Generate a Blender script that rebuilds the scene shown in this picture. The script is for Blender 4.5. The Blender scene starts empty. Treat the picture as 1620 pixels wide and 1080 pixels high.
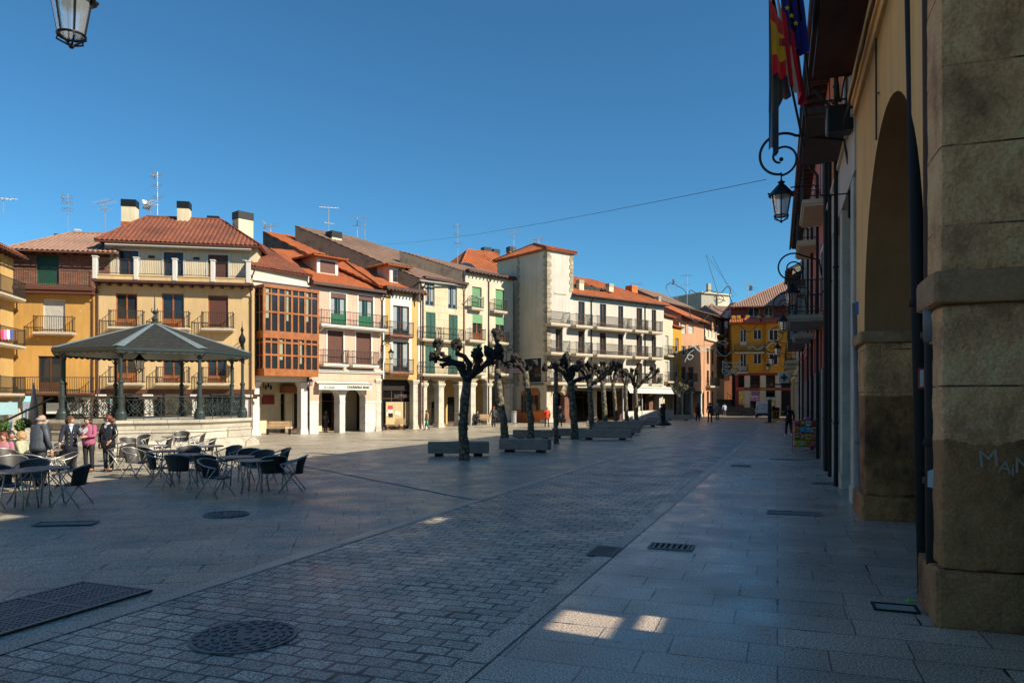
import bpy, math, random
from mathutils import Vector, Matrix, noise
R = math.radians
S = bpy.context.scene
COL = S.collection
# ------------------------------------------------------------ camera
HC = 2.1; FPX = 1180.0; CX = 810.0; HY = 631.0
cam = bpy.data.objects.new('camera', bpy.data.cameras.new('camera')); COL.objects.link(cam)
cam.location = (0, 0, HC); cam.rotation_euler = (R(90), 0, 0)
cam.data.sensor_width = 36; cam.data.lens = 36 * FPX / 1620; cam.data.shift_y = 91 / 1620
cam.data.clip_end = 3000; cam.data.clip_start = 0.05
S.camera = cam
# ------------------------------------------------------------ world, sun, exposure
SUN_H = Vector((.89, -.456)); SUN_EL = R(34.5)
w = bpy.data.worlds.new("World"); S.world = w; w.use_nodes = True
nt = w.node_tree; bg = nt.nodes['Background']
sky = nt.nodes.new('ShaderNodeTexSky'); sky.sky_type = 'NISHITA'; sky.sun_disc = False
sky.sun_elevation = SUN_EL; sky.sun_rotation = math.atan2(SUN_H.x, SUN_H.y)
sky.altitude = 1500; sky.air_density = 1.0; sky.dust_density = 0.3; sky.ozone_density = 4.0
tn = nt.nodes.new('ShaderNodeMix'); tn.data_type = 'RGBA'; tn.blend_type = 'MULTIPLY'; tn.inputs[0].default_value = 1
tn.inputs[7].default_value = (.50, .98, 1.08, 1)      # deep polarised blue of the photograph
nt.links.new(sky.outputs[0], tn.inputs[6]); nt.links.new(tn.outputs[2], bg.inputs[0]); bg.inputs[1].default_value = 0.074
sl = bpy.data.lights.new('sun', 'SUN'); sl.energy = 4.4; sl.angle = R(.5); sl.color = (1, .91, .74)
so = bpy.data.objects.new('sun', sl); COL.objects.link(so)
sd = Vector((SUN_H.x * math.cos(SUN_EL), SUN_H.y * math.cos(SUN_EL), math.sin(SUN_EL)))
so.rotation_euler = sd.to_track_quat('Z', 'Y').to_euler(); so.location = (30, -20, 40)
S.view_settings.view_transform = 'Standard'; S.view_settings.look = 'None'
S.view_settings.gamma = 1; S.view_settings.exposure = 0.78
S.cycles.max_bounces = 5; S.cycles.diffuse_bounces = 3
random.seed(7)
# ------------------------------------------------------------ measuring helpers
def gh(x, y):
    d2 = (x + 12) ** 2 + (y - 56) ** 2
    return -.5 * max(0, math.exp(-d2 / 289) - .08)
def W(px, py, Y): return Vector(((px - CX) / FPX * Y, Y, HC + (HY - py) / FPX * Y))
def G(px, py):
    Y = FPX * HC / (py - HY)
    for _ in range(20):
        z = gh((px - CX) / FPX * Y, Y); Y = FPX * (HC - z) / (py - HY)
    return Vector(((px - CX) / FPX * Y, Y, gh((px - CX) / FPX * Y, Y)))
def GY(px, Y):
    x = (px - CX) / FPX * Y; return Vector((x, Y, gh(x, Y)))
# ------------------------------------------------------------ mesh builder
class MB:
    def __init__(s): s.v = []; s.f = []; s.m = []; s.M = None
    def add(s, vs, fs, m=0):
        b = len(s.v)
        if s.M is not None: vs = [s.M @ Vector(p) for p in vs]
        s.v += [tuple(p) for p in vs]; s.f += [tuple(i + b for i in f) for f in fs]; s.m += [m] * len(fs)
        return s
    def box(s, x0, x1, y0, y1, z0, z1, m=0):
        if x0 > x1: x0, x1 = x1, x0
        if y0 > y1: y0, y1 = y1, y0
        if z0 > z1: z0, z1 = z1, z0
        return s.add([(x0,y0,z0),(x1,y0,z0),(x1,y1,z0),(x0,y1,z0),(x0,y0,z1),(x1,y0,z1),(x1,y1,z1),(x0,y1,z1)],
              [(0,3,2,1),(4,5,6,7),(0,1,5,4),(1,2,6,5),(2,3,7,6),(3,0,4,7)], m)
    def bev(s, x0, x1, y0, y1, z0, z1, b=.02, m=0):
        # chamfered box
        c = []
        for z, i in ((z0, b), (z0 + b, 0), (z1 - b, 0), (z1, b)):
            c += [(x0+i+b,y0+i,z),(x1-i-b,y0+i,z),(x1-i,y0+i+b,z),(x1-i,y1-i-b,z),(x1-i-b,y1-i,z),(x0+i+b,y1-i,z),(x0+i,y1-i-b,z),(x0+i,y0+i+b,z)]
        f = [tuple(range(7, -1, -1)), tuple(range(24, 32))]
        for k in range(3):
            for j in range(8): f.append((k*8+j, k*8+(j+1)%8, k*8+8+(j+1)%8, k*8+8+j))
        return s.add(c, f, m)
    def rough(s, x0, x1, y0, y1, z0, z1, step=.07, amp=.012, fr=5.0, m=0, seed=0.0, chip=.02):
        # box with an uneven weathered surface and worn edges
        def dp(p):
            n3 = noise.noise_vector((p + Vector((seed, seed, seed))) * fr) * amp + noise.noise_vector(p * fr * 3.1) * amp * .45
            e = []
            for v, a, b in ((p.x,x0,x1),(p.y,y0,y1),(p.z,z0,z1)): e.append(min(abs(v-a), abs(v-b)))
            q = Vector(p); es = sorted(e)
            if es[1] < step*.6:
                k = chip*(.6+.9*max(0, noise.noise(p*6.0+Vector((seed,0,0)))+.3)); c = Vector(((x0+x1)/2,(y0+y1)/2,(z0+z1)/2))
                for i in range(3):
                    if e[i] < step*.6: q[i] += k if c[i] > q[i] else -k
            return q + n3
        def face(o, u, v, lu, lv):
            nu, nv = max(1, int(lu/step)), max(1, int(lv/step)); vs = [dp(o+u*(lu*i/nu)+v*(lv*j/nv)) for j in range(nv+1) for i in range(nu+1)]; k = nu+1
            s.add(vs, [(j*k+i, j*k+i+1, (j+1)*k+i+1, (j+1)*k+i) for j in range(nv) for i in range(nu)], m)
        X, Y, Z = Vector((1,0,0)), Vector((0,1,0)), Vector((0,0,1)); a = Vector((x0,y0,z0)); lx, ly, lz = x1-x0, y1-y0, z1-z0
        face(a, X, Z, lx, lz); face(a+Y*ly, Z, X, lz, lx); face(a, Z, Y, lz, ly); face(a+X*lx, Y, Z, ly, lz); face(a, Y, X, ly, lx); face(a+Z*lz, X, Y, lx, ly)
        return s
    def quad(s, a, b, c, d, m=0): return s.add([a, b, c, d], [(0,1,2,3)], m)
    def poly(s, pts, m=0): return s.add(pts, [tuple(range(len(pts)))], m)
    def bar(s, a, b, w=.02, m=0): return s.tube([a, b], w / 1.6, 4, m)
    def tube(s, pts, r, n=8, m=0, cap=True, nz=0, fr=3.0):
        pts = [Vector(p) for p in pts]; k = len(pts)
        rs = r if isinstance(r, (list, tuple)) else [r] * k
        vs = []; up = None
        for i, p in enumerate(pts):
            t = (pts[min(i+1,k-1)] - pts[max(i-1,0)])
            if t.length < 1e-9: t = Vector((0,0,1))
            t.normalize()
            if up is None: up = Vector((0,0,1)) if abs(t.z) < .9 else Vector((1,0,0))
            a = up - t * up.dot(t)
            if a.length < 1e-4: a = Vector((1,0,0)) - t * t.x
            a.normalize(); up = a; b = t.cross(a)
            for j in range(n):
                th = 2*math.pi*j/n + math.pi/4
                rr = rs[i]
                q = p + (a*math.cos(th) + b*math.sin(th)) * rr
                if nz: q = p + (a*math.cos(th) + b*math.sin(th)) * rr * (1 + nz * noise.noise(q * fr))
                vs.append(q)
        fs = [(i*n+j, i*n+(j+1)%n, (i+1)*n+(j+1)%n, (i+1)*n+j) for i in range(k-1) for j in range(n)]
        if cap: fs += [tuple(range(n-1,-1,-1)), tuple((k-1)*n+j for j in range(n))]
        return s.add(vs, fs, m)
    def lathe(s, prof, c=(0,0,0), n=16, m=0, sx=1, sy=1, rot=0):
        vs = [(c[0]+r*math.cos(2*math.pi*j/n+rot)*sx, c[1]+r*math.sin(2*math.pi*j/n+rot)*sy, c[2]+z) for r, z in prof for j in range(n)]
        k = len(prof)
        fs = [(i*n+j, i*n+(j+1)%n, (i+1)*n+(j+1)%n, (i+1)*n+j) for i in range(k-1) for j in range(n)]
        fs += [tuple(range(n-1,-1,-1)), tuple((k-1)*n+j for j in range(n))]
        return s.add(vs, fs, m)
    def loft(s, rings, n=12, m=0):
        # rings: (cx,cy,cz,rx,ry[,rotz])
        vs = []
        for q in rings:
            a = q[5] if len(q) > 5 else 0
            for j in range(n):
                th = 2*math.pi*j/n; x = q[3]*math.cos(th); y = q[4]*math.sin(th)
                vs.append((q[0]+x*math.cos(a)-y*math.sin(a), q[1]+x*math.sin(a)+y*math.cos(a), q[2]))
        k = len(rings)
        fs = [(i*n+j, i*n+(j+1)%n, (i+1)*n+(j+1)%n, (i+1)*n+j) for i in range(k-1) for j in range(n)]
        fs += [tuple(range(n-1,-1,-1)), tuple((k-1)*n+j for j in range(n))]
        return s.add(vs, fs, m)
    def ball(s, c, r, m=0, nu=12, nv=8, sc=(1,1,1), nz=0, fr=3.0):
        c = Vector(c); vs = []
        for i in range(nv+1):
            ph = math.pi*i/nv
            for j in range(nu):
                th = 2*math.pi*j/nu
                d = Vector((math.sin(ph)*math.cos(th), math.sin(ph)*math.sin(th), math.cos(ph)))
                k = r
                if nz:
                    k *= 1 + nz * noise.noise((c + d*r) * fr) + nz*.6 * noise.noise((c + d*r) * fr * 2.7)
                vs.append((c.x+d.x*k*sc[0], c.y+d.y*k*sc[1], c.z+d.z*k*sc[2]))
        fs = [(i*nu+j, (i+1)*nu+j, (i+1)*nu+(j+1)%nu, i*nu+(j+1)%nu) for i in range(nv) for j in range(nu)]
        return s.add(vs, fs, m)
    def build(s, name, mats, parent=None, smooth=False, loc=None, rz=0):
        me = bpy.data.meshes.new(name); me.from_pydata(s.v, [], s.f)
        if not isinstance(mats, (list, tuple)): mats = [mats]
        for q in mats: me.materials.append(q)
        if len(mats) > 1: me.polygons.foreach_set('material_index', s.m)
        if smooth: me.polygons.foreach_set('use_smooth', [True]*len(me.polygons))
        me.validate(); me.update()
        o = bpy.data.objects.new(name, me); COL.objects.link(o)
        if parent: o.parent = parent
        if loc is not None: o.location = loc
        o.rotation_euler.z = rz
        return o
def tag(o, label=None, cat=None, group=None, kind=None):
    if label: o['label'] = label
    if cat: o['category'] = cat
    if group: o['group'] = group
    if kind: o['kind'] = kind
    return o
def empty(name, loc, rz=0, label=None, cat=None, group=None):
    o = bpy.data.objects.new(name, None); COL.objects.link(o); o.location = loc; o.rotation_euler.z = rz
    o.empty_display_size = .2
    return tag(o, label, cat, group)
KIDS = {}
def copy_tree(o, parent=None):
    c = o.copy(); COL.objects.link(c)
    if parent: c.parent = parent
    for ch in o.children: copy_tree(ch, c)
    return c
# ------------------------------------------------------------ materials
def nm(name):
    m = bpy.data.materials.new(name); m.use_nodes = True
    t = m.node_tree; b = t.nodes['Principled BSDF']; return m, t, b
def N(t, typ, **k):
    n = t.nodes.new(typ)
    for a, v in k.items(): setattr(n, a, v)
    return n
def coords(t, scale=(1,1,1), rot=(0,0,0), kind='Object'):
    c = N(t, 'ShaderNodeTexCoord'); mp = N(t, 'ShaderNodeMapping')
    mp.inputs['Scale'].default_value = scale; mp.inputs['Rotation'].default_value = rot
    t.links.new(c.outputs[kind], mp.inputs['Vector']); return mp.outputs[0]
def nz(t, vec, scale, detail=4, rough=.55):
    n = N(t, 'ShaderNodeTexNoise'); n.inputs['Scale'].default_value = scale
    n.inputs['Detail'].default_value = detail; n.inputs['Roughness'].default_value = rough
    t.links.new(vec, n.inputs['Vector']); return n.outputs[0]
def ramp(t, fac, stops):
    r = N(t, 'ShaderNodeValToRGB'); e = r.color_ramp.elements
    while len(e) < len(stops): e.new(.5)
    for i, (p, c) in enumerate(stops):
        e[i].position = p; e[i].color = (*c, 1) if len(c) == 3 else c
    t.links.new(fac, r.inputs[0]); return r.outputs[0]
def mix(t, fac, a, b, mode='MIX'):
    n = N(t, 'ShaderNodeMix', data_type='RGBA', blend_type=mode)
    for sock, v in ((n.inputs[0], fac), (n.inputs[6], a), (n.inputs[7], b)):
        if hasattr(v, 'is_linked') or hasattr(v, 'links'): t.links.new(v, sock)
        elif isinstance(v, (int, float)): sock.default_value = v
        else: sock.default_value = (*v, 1)
    return n.outputs[2]
def bump(t, b, h, strength=.3, dist=.02, prev=None):
    n = N(t, 'ShaderNodeBump'); n.inputs['Strength'].default_value = strength; n.inputs['Distance'].default_value = dist
    t.links.new(h, n.inputs['Height'])
    if prev: t.links.new(prev, n.inputs['Normal'])
    t.links.new(n.outputs[0], b.inputs['Normal']); return n.outputs[0]
def sc3(c, k): return tuple(max(0, min(1, x*k)) for x in c)
def flat(name, c, rough=.6, metal=0, var=.12, scale=6):
    m, t, b = nm(name); v = coords(t)
    col = ramp(t, nz(t, v, scale), [(.3, sc3(c, 1-var)), (.7, sc3(c, 1+var))])
    t.links.new(col, b.inputs['Base Color']); b.inputs['Roughness'].default_value = rough; b.inputs['Metallic'].default_value = metal
    return m
def plaster(name, c, stain=None, grid=False, peel=None, k=.84):
    c = (c[0]*k, c[1]*k*.94, c[2]*k*.80)
    if peel: peel = sc3(peel, .7)
    m, t, b = nm(name); v = coords(t)
    big = ramp(t, nz(t, v, .55, 6), [(.3, sc3(c, .86)), (.7, sc3(c, 1.08))])
    v2 = coords(t, (2.2, 2.2, .25))
    st = ramp(t, nz(t, v2, 1.4, 5, .65), [(.48, (0,0,0)), (.72, (1,1,1))])
    mm = N(t, 'ShaderNodeMath', operation='MULTIPLY'); t.links.new(st, mm.inputs[0]); mm.inputs[1].default_value = .5
    col = mix(t, mm.outputs[0], big, stain or sc3(c, .62))
    if peel:
        pf = ramp(t, nz(t, v, .9, 7, .6), [(.63, (0,0,0)), (.645, (1,1,1))])
        col = mix(t, pf, col, peel)
    if grid:
        br = N(t, 'ShaderNodeTexBrick'); br.offset = 0.5
        c2 = coords(t, (1,1,1), (R(90),0,0)); t.links.new(c2, br.inputs['Vector'])
        br.inputs['Scale'].default_value = 1; br.inputs['Brick Width'].default_value = 1.3; br.inputs['Row Height'].default_value = .62
        br.inputs['Mortar Size'].default_value = .015
        br.inputs['Color1'].default_value = br.inputs['Color2'].default_value = (1,1,1,1); br.inputs['Mortar'].default_value = (.6,.55,.5,1)
        col = mix(t, 1.0, col, br.outputs[0], 'MULTIPLY')
    t.links.new(col, b.inputs['Base Color']); b.inputs['Roughness'].default_value = .9
    bump(t, b, nz(t, v, 14, 6, .7), .25, .02)
    return m
def tiles(name, c1, c2, c3=None):
    c1 = sc3(c1,.72); c2 = sc3(c2,.72); c3 = sc3(c3,.72) if c3 else None
    m, t, b = nm(name); v = coords(t)
    n1 = nz(t, v, 5.5, 3, .7); n2 = nz(t, v, .5, 5, .6)
    a = ramp(t, n1, [(.3, c2), (.55, c1), (.75, sc3(c1, 1.25))])
    f = ramp(t, n2, [(.45, (0,0,0)), (.7, (1,1,1))])
    mm = N(t, 'ShaderNodeMath', operation='MULTIPLY'); t.links.new(f, mm.inputs[0]); mm.inputs[1].default_value = .55
    col = mix(t, mm.outputs[0], a, c3 or sc3(c2, .6))
    t.links.new(col, b.inputs['Base Color']); b.inputs['Roughness'].default_value = .85
    wv = N(t, 'ShaderNodeTexWave', wave_type='BANDS', bands_direction='Z', wave_profile='SAW'); wv.inputs['Scale'].default_value = 2.2
    wv.inputs['Distortion'].default_value = .8; wv.inputs['Detail Scale'].default_value = 2
    t.links.new(v, wv.inputs['Vector'])
    bump(t, b, wv.outputs[1], .5, .03)
    return m
def glass(name, c=(.02,.025,.03), rough=.06):
    m, t, b = nm(name); b.inputs['Base Color'].default_value = (*c, 1); b.inputs['Roughness'].default_value = rough
    b.inputs['IOR'].default_value = 1.5
    v = coords(t); bump(t, b, nz(t, v, 1.6, 2), .06, .05)
    return m
def stone(name, c, c2, scale=2.5, bs=.6, joints=None, rot=0):
    c = sc3(c,.78); c2 = sc3(c2,.78)
    m, t, b = nm(name); v = coords(t)
    col = ramp(t, nz(t, v, scale, 8, .65), [(.28, sc3(c2, .8)), (.5, c), (.75, sc3(c, 1.2))])
    fine = nz(t, v, 30, 4, .7)
    col = mix(t, .25, col, ramp(t, fine, [(.35, sc3(c2, .6)), (.65, sc3(c, 1.3))]))
    if joints:
        br = N(t, 'ShaderNodeTexBrick'); c3 = coords(t, (1,1,1), (R(90),0,rot)); t.links.new(c3, br.inputs['Vector'])
        br.inputs['Scale'].default_value = 1; br.inputs['Brick Width'].default_value = joints[0]; br.inputs['Row Height'].default_value = joints[1]
        br.inputs['Mortar Size'].default_value = .012; br.inputs['Color1'].default_value = (1,1,1,1)
        br.inputs['Color2'].default_value = (.72,.7,.68,1); br.inputs['Mortar'].default_value = (.35,.33,.3,1)
        col = mix(t, 1.0, col, br.outputs[0], 'MULTIPLY')
    t.links.new(col, b.inputs['Base Color']); b.inputs['Roughness'].default_value = .92
    p = bump(t, b, nz(t, v, 9, 9, .7), bs, .05)
    return m
def paving(name, c, rot, bw, rh, mort, wear=.2, offset=.5, warp=.0, squash=1.0, mcol=(.05,.05,.05), bd=.03, ro=(.30,.52), gb=.22):
    m, t, b = nm(name); v = coords(t, (1,1,1), (0,0,rot))
    if warp:
        wn = N(t, 'ShaderNodeTexNoise'); wn.inputs['Scale'].default_value = 1.3; t.links.new(v, wn.inputs['Vector'])
        vm = N(t, 'ShaderNodeVectorMath', operation='MULTIPLY_ADD'); t.links.new(wn.outputs[1], vm.inputs[0])
        vm.inputs[1].default_value = (warp, warp, 0); t.links.new(v, vm.inputs[2]); vv = vm.outputs[0]
    else: vv = v
    br = N(t, 'ShaderNodeTexBrick'); br.offset = offset; br.squash = squash; br.squash_frequency = 3; t.links.new(vv, br.inputs['Vector'])
    br.inputs['Scale'].default_value = 1; br.inputs['Brick Width'].default_value = bw; br.inputs['Row Height'].default_value = rh
    br.inputs['Mortar Size'].default_value = mort; br.inputs['Mortar Smooth'].default_value = .15; br.inputs['Bias'].default_value = 0
    br.inputs['Color1'].default_value = (*sc3(c, 1-wear), 1); br.inputs['Color2'].default_value = (*sc3(c, 1+wear), 1)
    br.inputs['Mortar'].default_value = (*mcol, 1)
    g = N(t, 'ShaderNodeTexNoise'); g.inputs['Scale'].default_value = 60; g.inputs['Detail'].default_value = 3; t.links.new(v, g.inputs['Vector'])
    sp = ramp(t, g.outputs[0], [(.38, (.32,.32,.32)), (.5, (1,1,1)), (.63, (1.75,1.75,1.75))])
    col = mix(t, 1.0, br.outputs[0], sp, 'MULTIPLY')
    bigs = ramp(t, nz(t, v, .35, 6, .6), [(.32, (.72,.72,.72)), (.68, (1.15,1.15,1.15))])
    col = mix(t, 1.0, col, bigs, 'MULTIPLY')
    st = ramp(t, nz(t, v, 2.3, 5, .6), [(.62, (1,1,1)), (.74, (.72,.7,.68))])
    col = mix(t, .7, col, st, 'MULTIPLY')
    b2 = N(t, 'ShaderNodeTexBrick'); b2.offset = offset; b2.squash = squash; b2.squash_frequency = 3; t.links.new(vv, b2.inputs['Vector'])
    b2.inputs['Scale'].default_value = 1; b2.inputs['Brick Width'].default_value = bw; b2.inputs['Row Height'].default_value = rh; b2.inputs['Mortar Size'].default_value = mort*1.9
    gm = ramp(t, nz(t, v, 1.9, 2, .4), [(.58, (0,0,0)), (.63, (1,1,1))]); mm = N(t, 'ShaderNodeMath', operation='MULTIPLY'); t.links.new(gm, mm.inputs[0]); t.links.new(b2.outputs[1], mm.inputs[1])
    col = mix(t, mm.outputs[0], col, (.012,.012,.012))
    spots = ramp(t, nz(t, v, 6.5, 1, .3), [(.74, (1,1,1)), (.76, (.55,.53,.5))]); col = mix(t, 1.0, col, spots, 'MULTIPLY')
    t.links.new(col, b.inputs['Base Color'])
    rr = ramp(t, nz(t, v, 1.1, 4), [(.3, (ro[0],)*3), (.7, (ro[1],)*3)]); t.links.new(rr, b.inputs['Roughness'])
    inv = N(t, 'ShaderNodeMath', operation='SUBTRACT'); inv.inputs[0].default_value = 1; t.links.new(br.outputs[1], inv.inputs[1])
    p = bump(t, b, inv.outputs[0], .8, bd)
    bump(t, b, nz(t, v, 8, 6, .7), gb, .015, p)
    return m
TH = math.atan2(.356, 1.0)      # street heading east of +Y
M = {}
M['sett'] = paving('setts', (.47,.41,.325), TH, .30, .20, .014, .28, .5, .05, mcol=(.035,.035,.035), bd=.035)
M['slab'] = paving('granite_slabs', (.58,.46,.355), TH, 1.05, .52, .007, .14, .37, 0, .6, mcol=(.14,.12,.10), bd=.006, ro=(.21,.42), gb=.08)
M['plaza'] = paving('plaza_slabs', (.42,.365,.275), -R(11.6), .92, .46, .007, .13, .43, 0, .7, mcol=(.14,.13,.11), bd=.01)
M['kerb'] = paving('kerb_stone', (.56,.455,.35), TH + R(90), 1.1, 5, .008, .05, .5)
M['cream'] = plaster('cream_plaster', (.72,.53,.31))
M['cream2'] = plaster('pale_cream_plaster', (.80,.71,.56))
M['ochre'] = plaster('ochre_plaster', (.62,.36,.11), peel=(.72,.60,.42))
M['ochre2'] = plaster('soft_ochre_plaster', (.66,.44,.18))
M['brick'] = stone('brick_wall', (.36,.16,.10), (.25,.12,.08), 3, .4, (.5,.14))
M['white'] = plaster('white_plaster', (.72,.69,.66))
M['pink'] = plaster('pink_plaster', (.72,.50,.43))
M['pale'] = plaster('jointed_cream', (.68,.60,.47), grid=True)
M['ivory'] = plaster('ivory_plaster', (.67,.62,.53))
M['hotel'] = plaster('hotel_plaster', (.66,.64,.63))
M['hotelside'] = plaster('hotel_side_plaster', (.66,.60,.52))
M['yellow'] = plaster('strong_yellow', (.66,.33,.03))
M['orange'] = plaster('orange_plaster', (.72,.20,.05))
M['salmon'] = plaster('salmon_plaster', (.58,.33,.22))
M['rpink'] = plaster('rose_plaster', (.72,.21,.19))
M['terrac'] = plaster('terracotta_wall', (.33,.13,.07))
M['grey'] = plaster('grey_render', (.30,.29,.28))
M['conc'] = plaster('concrete', (.42,.40,.36))
M['darkred'] = flat('dark_red_paint', (.22,.025,.015), .5)
M['stone'] = stone('sandstone', (.55,.46,.32), (.36,.29,.2), 1.6, .5, (.95,.42))
M['plinth'] = stone('pale_stone', (.66,.60,.49), (.42,.36,.27), 1.8, .4)
M['whitest'] = stone('limewashed_stone', (.76,.73,.66), (.55,.5,.42), 1.8, .3)
M['tile'] = tiles('roof_tiles', (.32,.095,.045), (.13,.045,.03))
M['tileo'] = tiles('orange_tiles', (.56,.15,.04), (.34,.085,.03), (.25,.075,.04))
M['tileb'] = tiles('brown_tiles', (.32,.19,.13), (.2,.12,.09), (.12,.09,.07))
M['tilel'] = tiles('light_tiles', (.42,.24,.17), (.30,.16,.11), (.25,.15,.1))
M['slate'] = stone('slate', (.036,.037,.031), (.014,.017,.017), 5, .5, (.3,.16))
M['lead'] = flat('lead_sheet', (.22,.27,.27), .5, .3)
M['iron'] = flat('black_iron', (.015,.015,.015), .45, .4)
M['giron'] = flat('green_grey_iron', (.035,.05,.05), .45, .3)
M['rail'] = flat('railing_iron', (.022,.019,.016), .7, 0)
M['wood'] = flat('varnished_wood', (.30,.10,.028), .4, 0, .25, 3)
M['dwood'] = flat('dark_wood', (.09,.035,.018), .5, 0, .3, 3)
M['beam'] = flat('beam_wood', (.07,.03,.02), .6, 0, .3, 3)
M['shut'] = flat('brown_shutter', (.11,.04,.025), .6)
M['wshut'] = flat('white_shutter', (.5,.48,.43), .6)
M['green'] = flat('green_paint', (.01,.13,.055), .45)
M['dgreen'] = flat('dark_green_paint', (.01,.075,.05), .5)
M['lgreen'] = flat('light_green_blind', (.13,.30,.14), .6)
M['wpaint'] = flat('white_paint', (.60,.57,.51), .5, 0, .05)
M['glass'] = glass('window_glass')
M['dglass'] = glass('shop_glass', (.008,.008,.008), .12)
M['curtain'] = flat('net_curtain', (.30,.33,.33), .8)
M['slabc'] = flat('balcony_slab', (.5,.42,.31), .85)
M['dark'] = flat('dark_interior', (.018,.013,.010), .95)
M['pit'] = flat('black_pit', (.006,.006,.007), .9)
M['pipe'] = flat('brown_downpipe', (.10,.035,.02), .85, 0)
M['bpipe'] = flat('black_downpipe', (.014,.011,.009), .85, 0)
M['hatch'] = flat('hatch_slab', (.40,.36,.31), .7, 0, .2, 20)
M['gpipe'] = flat('grey_pipe', (.15,.14,.13), .6, 0)
M['gwall'] = stone('weathered_gable', (.16,.12,.09), (.05,.04,.035), 1.5, .6)
M['blind'] = flat('gallery_blind', (.26,.27,.17), .7)
M['alu'] = flat('aluminium', (.55,.55,.53), .3, .85, .05)
M['galv'] = flat('galvanised', (.4,.4,.4), .45, .6)
# ------------------------------------------------------------ ground
def sheet(name, poly_fn, mat, off, dx=2.0):
    pass
def grid_ground():
    mb = MB(); xs = [-400,-150,-80,-60] + [-50+2*i for i in range(46)] + [50,80,150,400]
    ys = [-400,-100,-40,-20] + [-10+2*i for i in range(61)] + [120,160,250,600]
    vs = [(x, y, gh(x, y) - .012) for y in ys for x in xs]; n = len(xs)
    mb.add(vs, [(j*n+i, j*n+i+1, (j+1)*n+i+1, (j+1)*n+i) for j in range(len(ys)-1) for i in range(n-1)])
    tag(mb.build('ground', M['plaza'], None, True), kind='structure')
grid_ground()
def rx(Y): return -6.81 + .384 * Y                      # left road edge
def kx(Y):                                              # right kerb
    if Y < 42: return -2.47 + .384 * Y
    return 13.66 + (Y - 42) * (.384 - .0035*min(Y-42, 24)*.5) if Y < 66 else 13.66 + 24*.342 + (Y-66)*.31
def wx(Y): return 1.514 + .356 * Y                      # arcade line
def strip(name, fa, fb, mat, z, ys, kind='structure'):
    mb = MB()
    for a, b in zip(ys[:-1], ys[1:]): mb.quad((fa(a),a,z), (fb(a),a,z), (fb(b),b,z), (fa(b),b,z))
    return tag(mb.build(name, mat), kind=kind)
YS = [-30 + 3*i for i in range(43)]
strip('road', lambda y: rx(y)+.24, lambda y: kx(y)-.24, M['sett'], -.006, YS)
strip('road_edge', lambda y: rx(y), lambda y: rx(y)+.24, M['kerb'], 0.0, YS)
strip('kerb', lambda y: kx(y)-.24, lambda y: kx(y), M['kerb'], 0.004, YS)
strip('pavement', lambda y: kx(y), lambda y: wx(y)+9, M['slab'], 0.0, YS)
strip('pavement_channel', lambda y: kx(y)+.0, lambda y: kx(y)+.012, M['iron'], 0.006, YS)
M['band'] = paving('band_slabs', (.40,.37,.32), TH + R(90), 1.0, 3, .006, .08)
mb = MB(); a_, b_ = G(455,729.5), G(768,790); d_ = (b_-a_).normalized(); n_ = Vector((-d_.y,d_.x,0))*.2
for i in range(24):
    p_, q_ = a_.lerp(b_, i/24), a_.lerp(b_, (i+1)/24)
    c4 = [v + Vector((0,0,gh(v.x,v.y)-v.z+.002)) for v in (p_-n_, q_-n_, q_+n_, p_+n_)]; mb.quad(*c4)
tag(mb.build('path', M['band']), kind='structure')
# ------------------------------------------------------------ covers and grates
M['cast'] = flat('cast_iron', (.17,.16,.15), .5, .2, .3, 12)
M['castl'] = flat('worn_cast_iron', (.2,.19,.18), .45, .3, .3, 9)
def rectcover(px, py, w, d, rz, label, n=9, frame='castl', inner='cast', group=None, name='drain_cover'):
    p = G(px, py); e = empty(name, (p.x, p.y, .006), rz, label, 'cover', group)
    fr = MB(); t = .03
    fr.box(-w/2,w/2,-d/2,-d/2+t,0,.012); fr.box(-w/2,w/2,d/2-t,d/2,0,.012); fr.box(-w/2,-w/2+t,-d/2+t,d/2-t,0,.012); fr.box(w/2-t,w/2,-d/2+t,d/2-t,0,.012)
    fr.build('frame', M[frame], e)
    MB().box(-w/2+t,w/2-t,-d/2+t,d/2-t,-.002,.003).build('plate', M['pit'] if n else M[inner], e)
    b = MB()
    for i in range(n):
        x = -w/2 + t + (w-2*t)*(i+.5)/n; b.box(x-.25*(w-2*t)/n, x+.25*(w-2*t)/n, -d/2+t, d/2-t, .003, .010)
    if n: b.build('bars', M[inner], e)
    return e
rectcover(956, 872, .36, .62, -TH, 'black iron gully grate at the kerb beside the setts', 8, 'cast')
rectcover(1062, 865, .62, .42, -TH, 'barred iron grate in the pavement slabs right of the kerb gully', 7)
rectcover(1256, 812, .95, .42, -TH, 'dark rectangular iron cover in the pavement in front of the second stone pillar', 0)
rectcover(1305, 765, .62, .30, -TH, 'small slotted cover furthest along the pavement by the pillars', 6)
rectcover(1416, 962, .42, .30, -TH, 'pale slab hatch with thin frame at the foot of the near pillar', 0, 'iron', 'hatch')
rectcover(104, 828, .95, .38, R(8), 'dark rectangular cover in front of the left cafe tables', 0)
rectcover(1172, 737, .6, .5, -TH, 'grate far along the road kerb', 7, 'cast')
rectcover(1245, 727, 1.1, .3, -TH, 'long drain cover across the pavement near the toy rack', 0)
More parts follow.
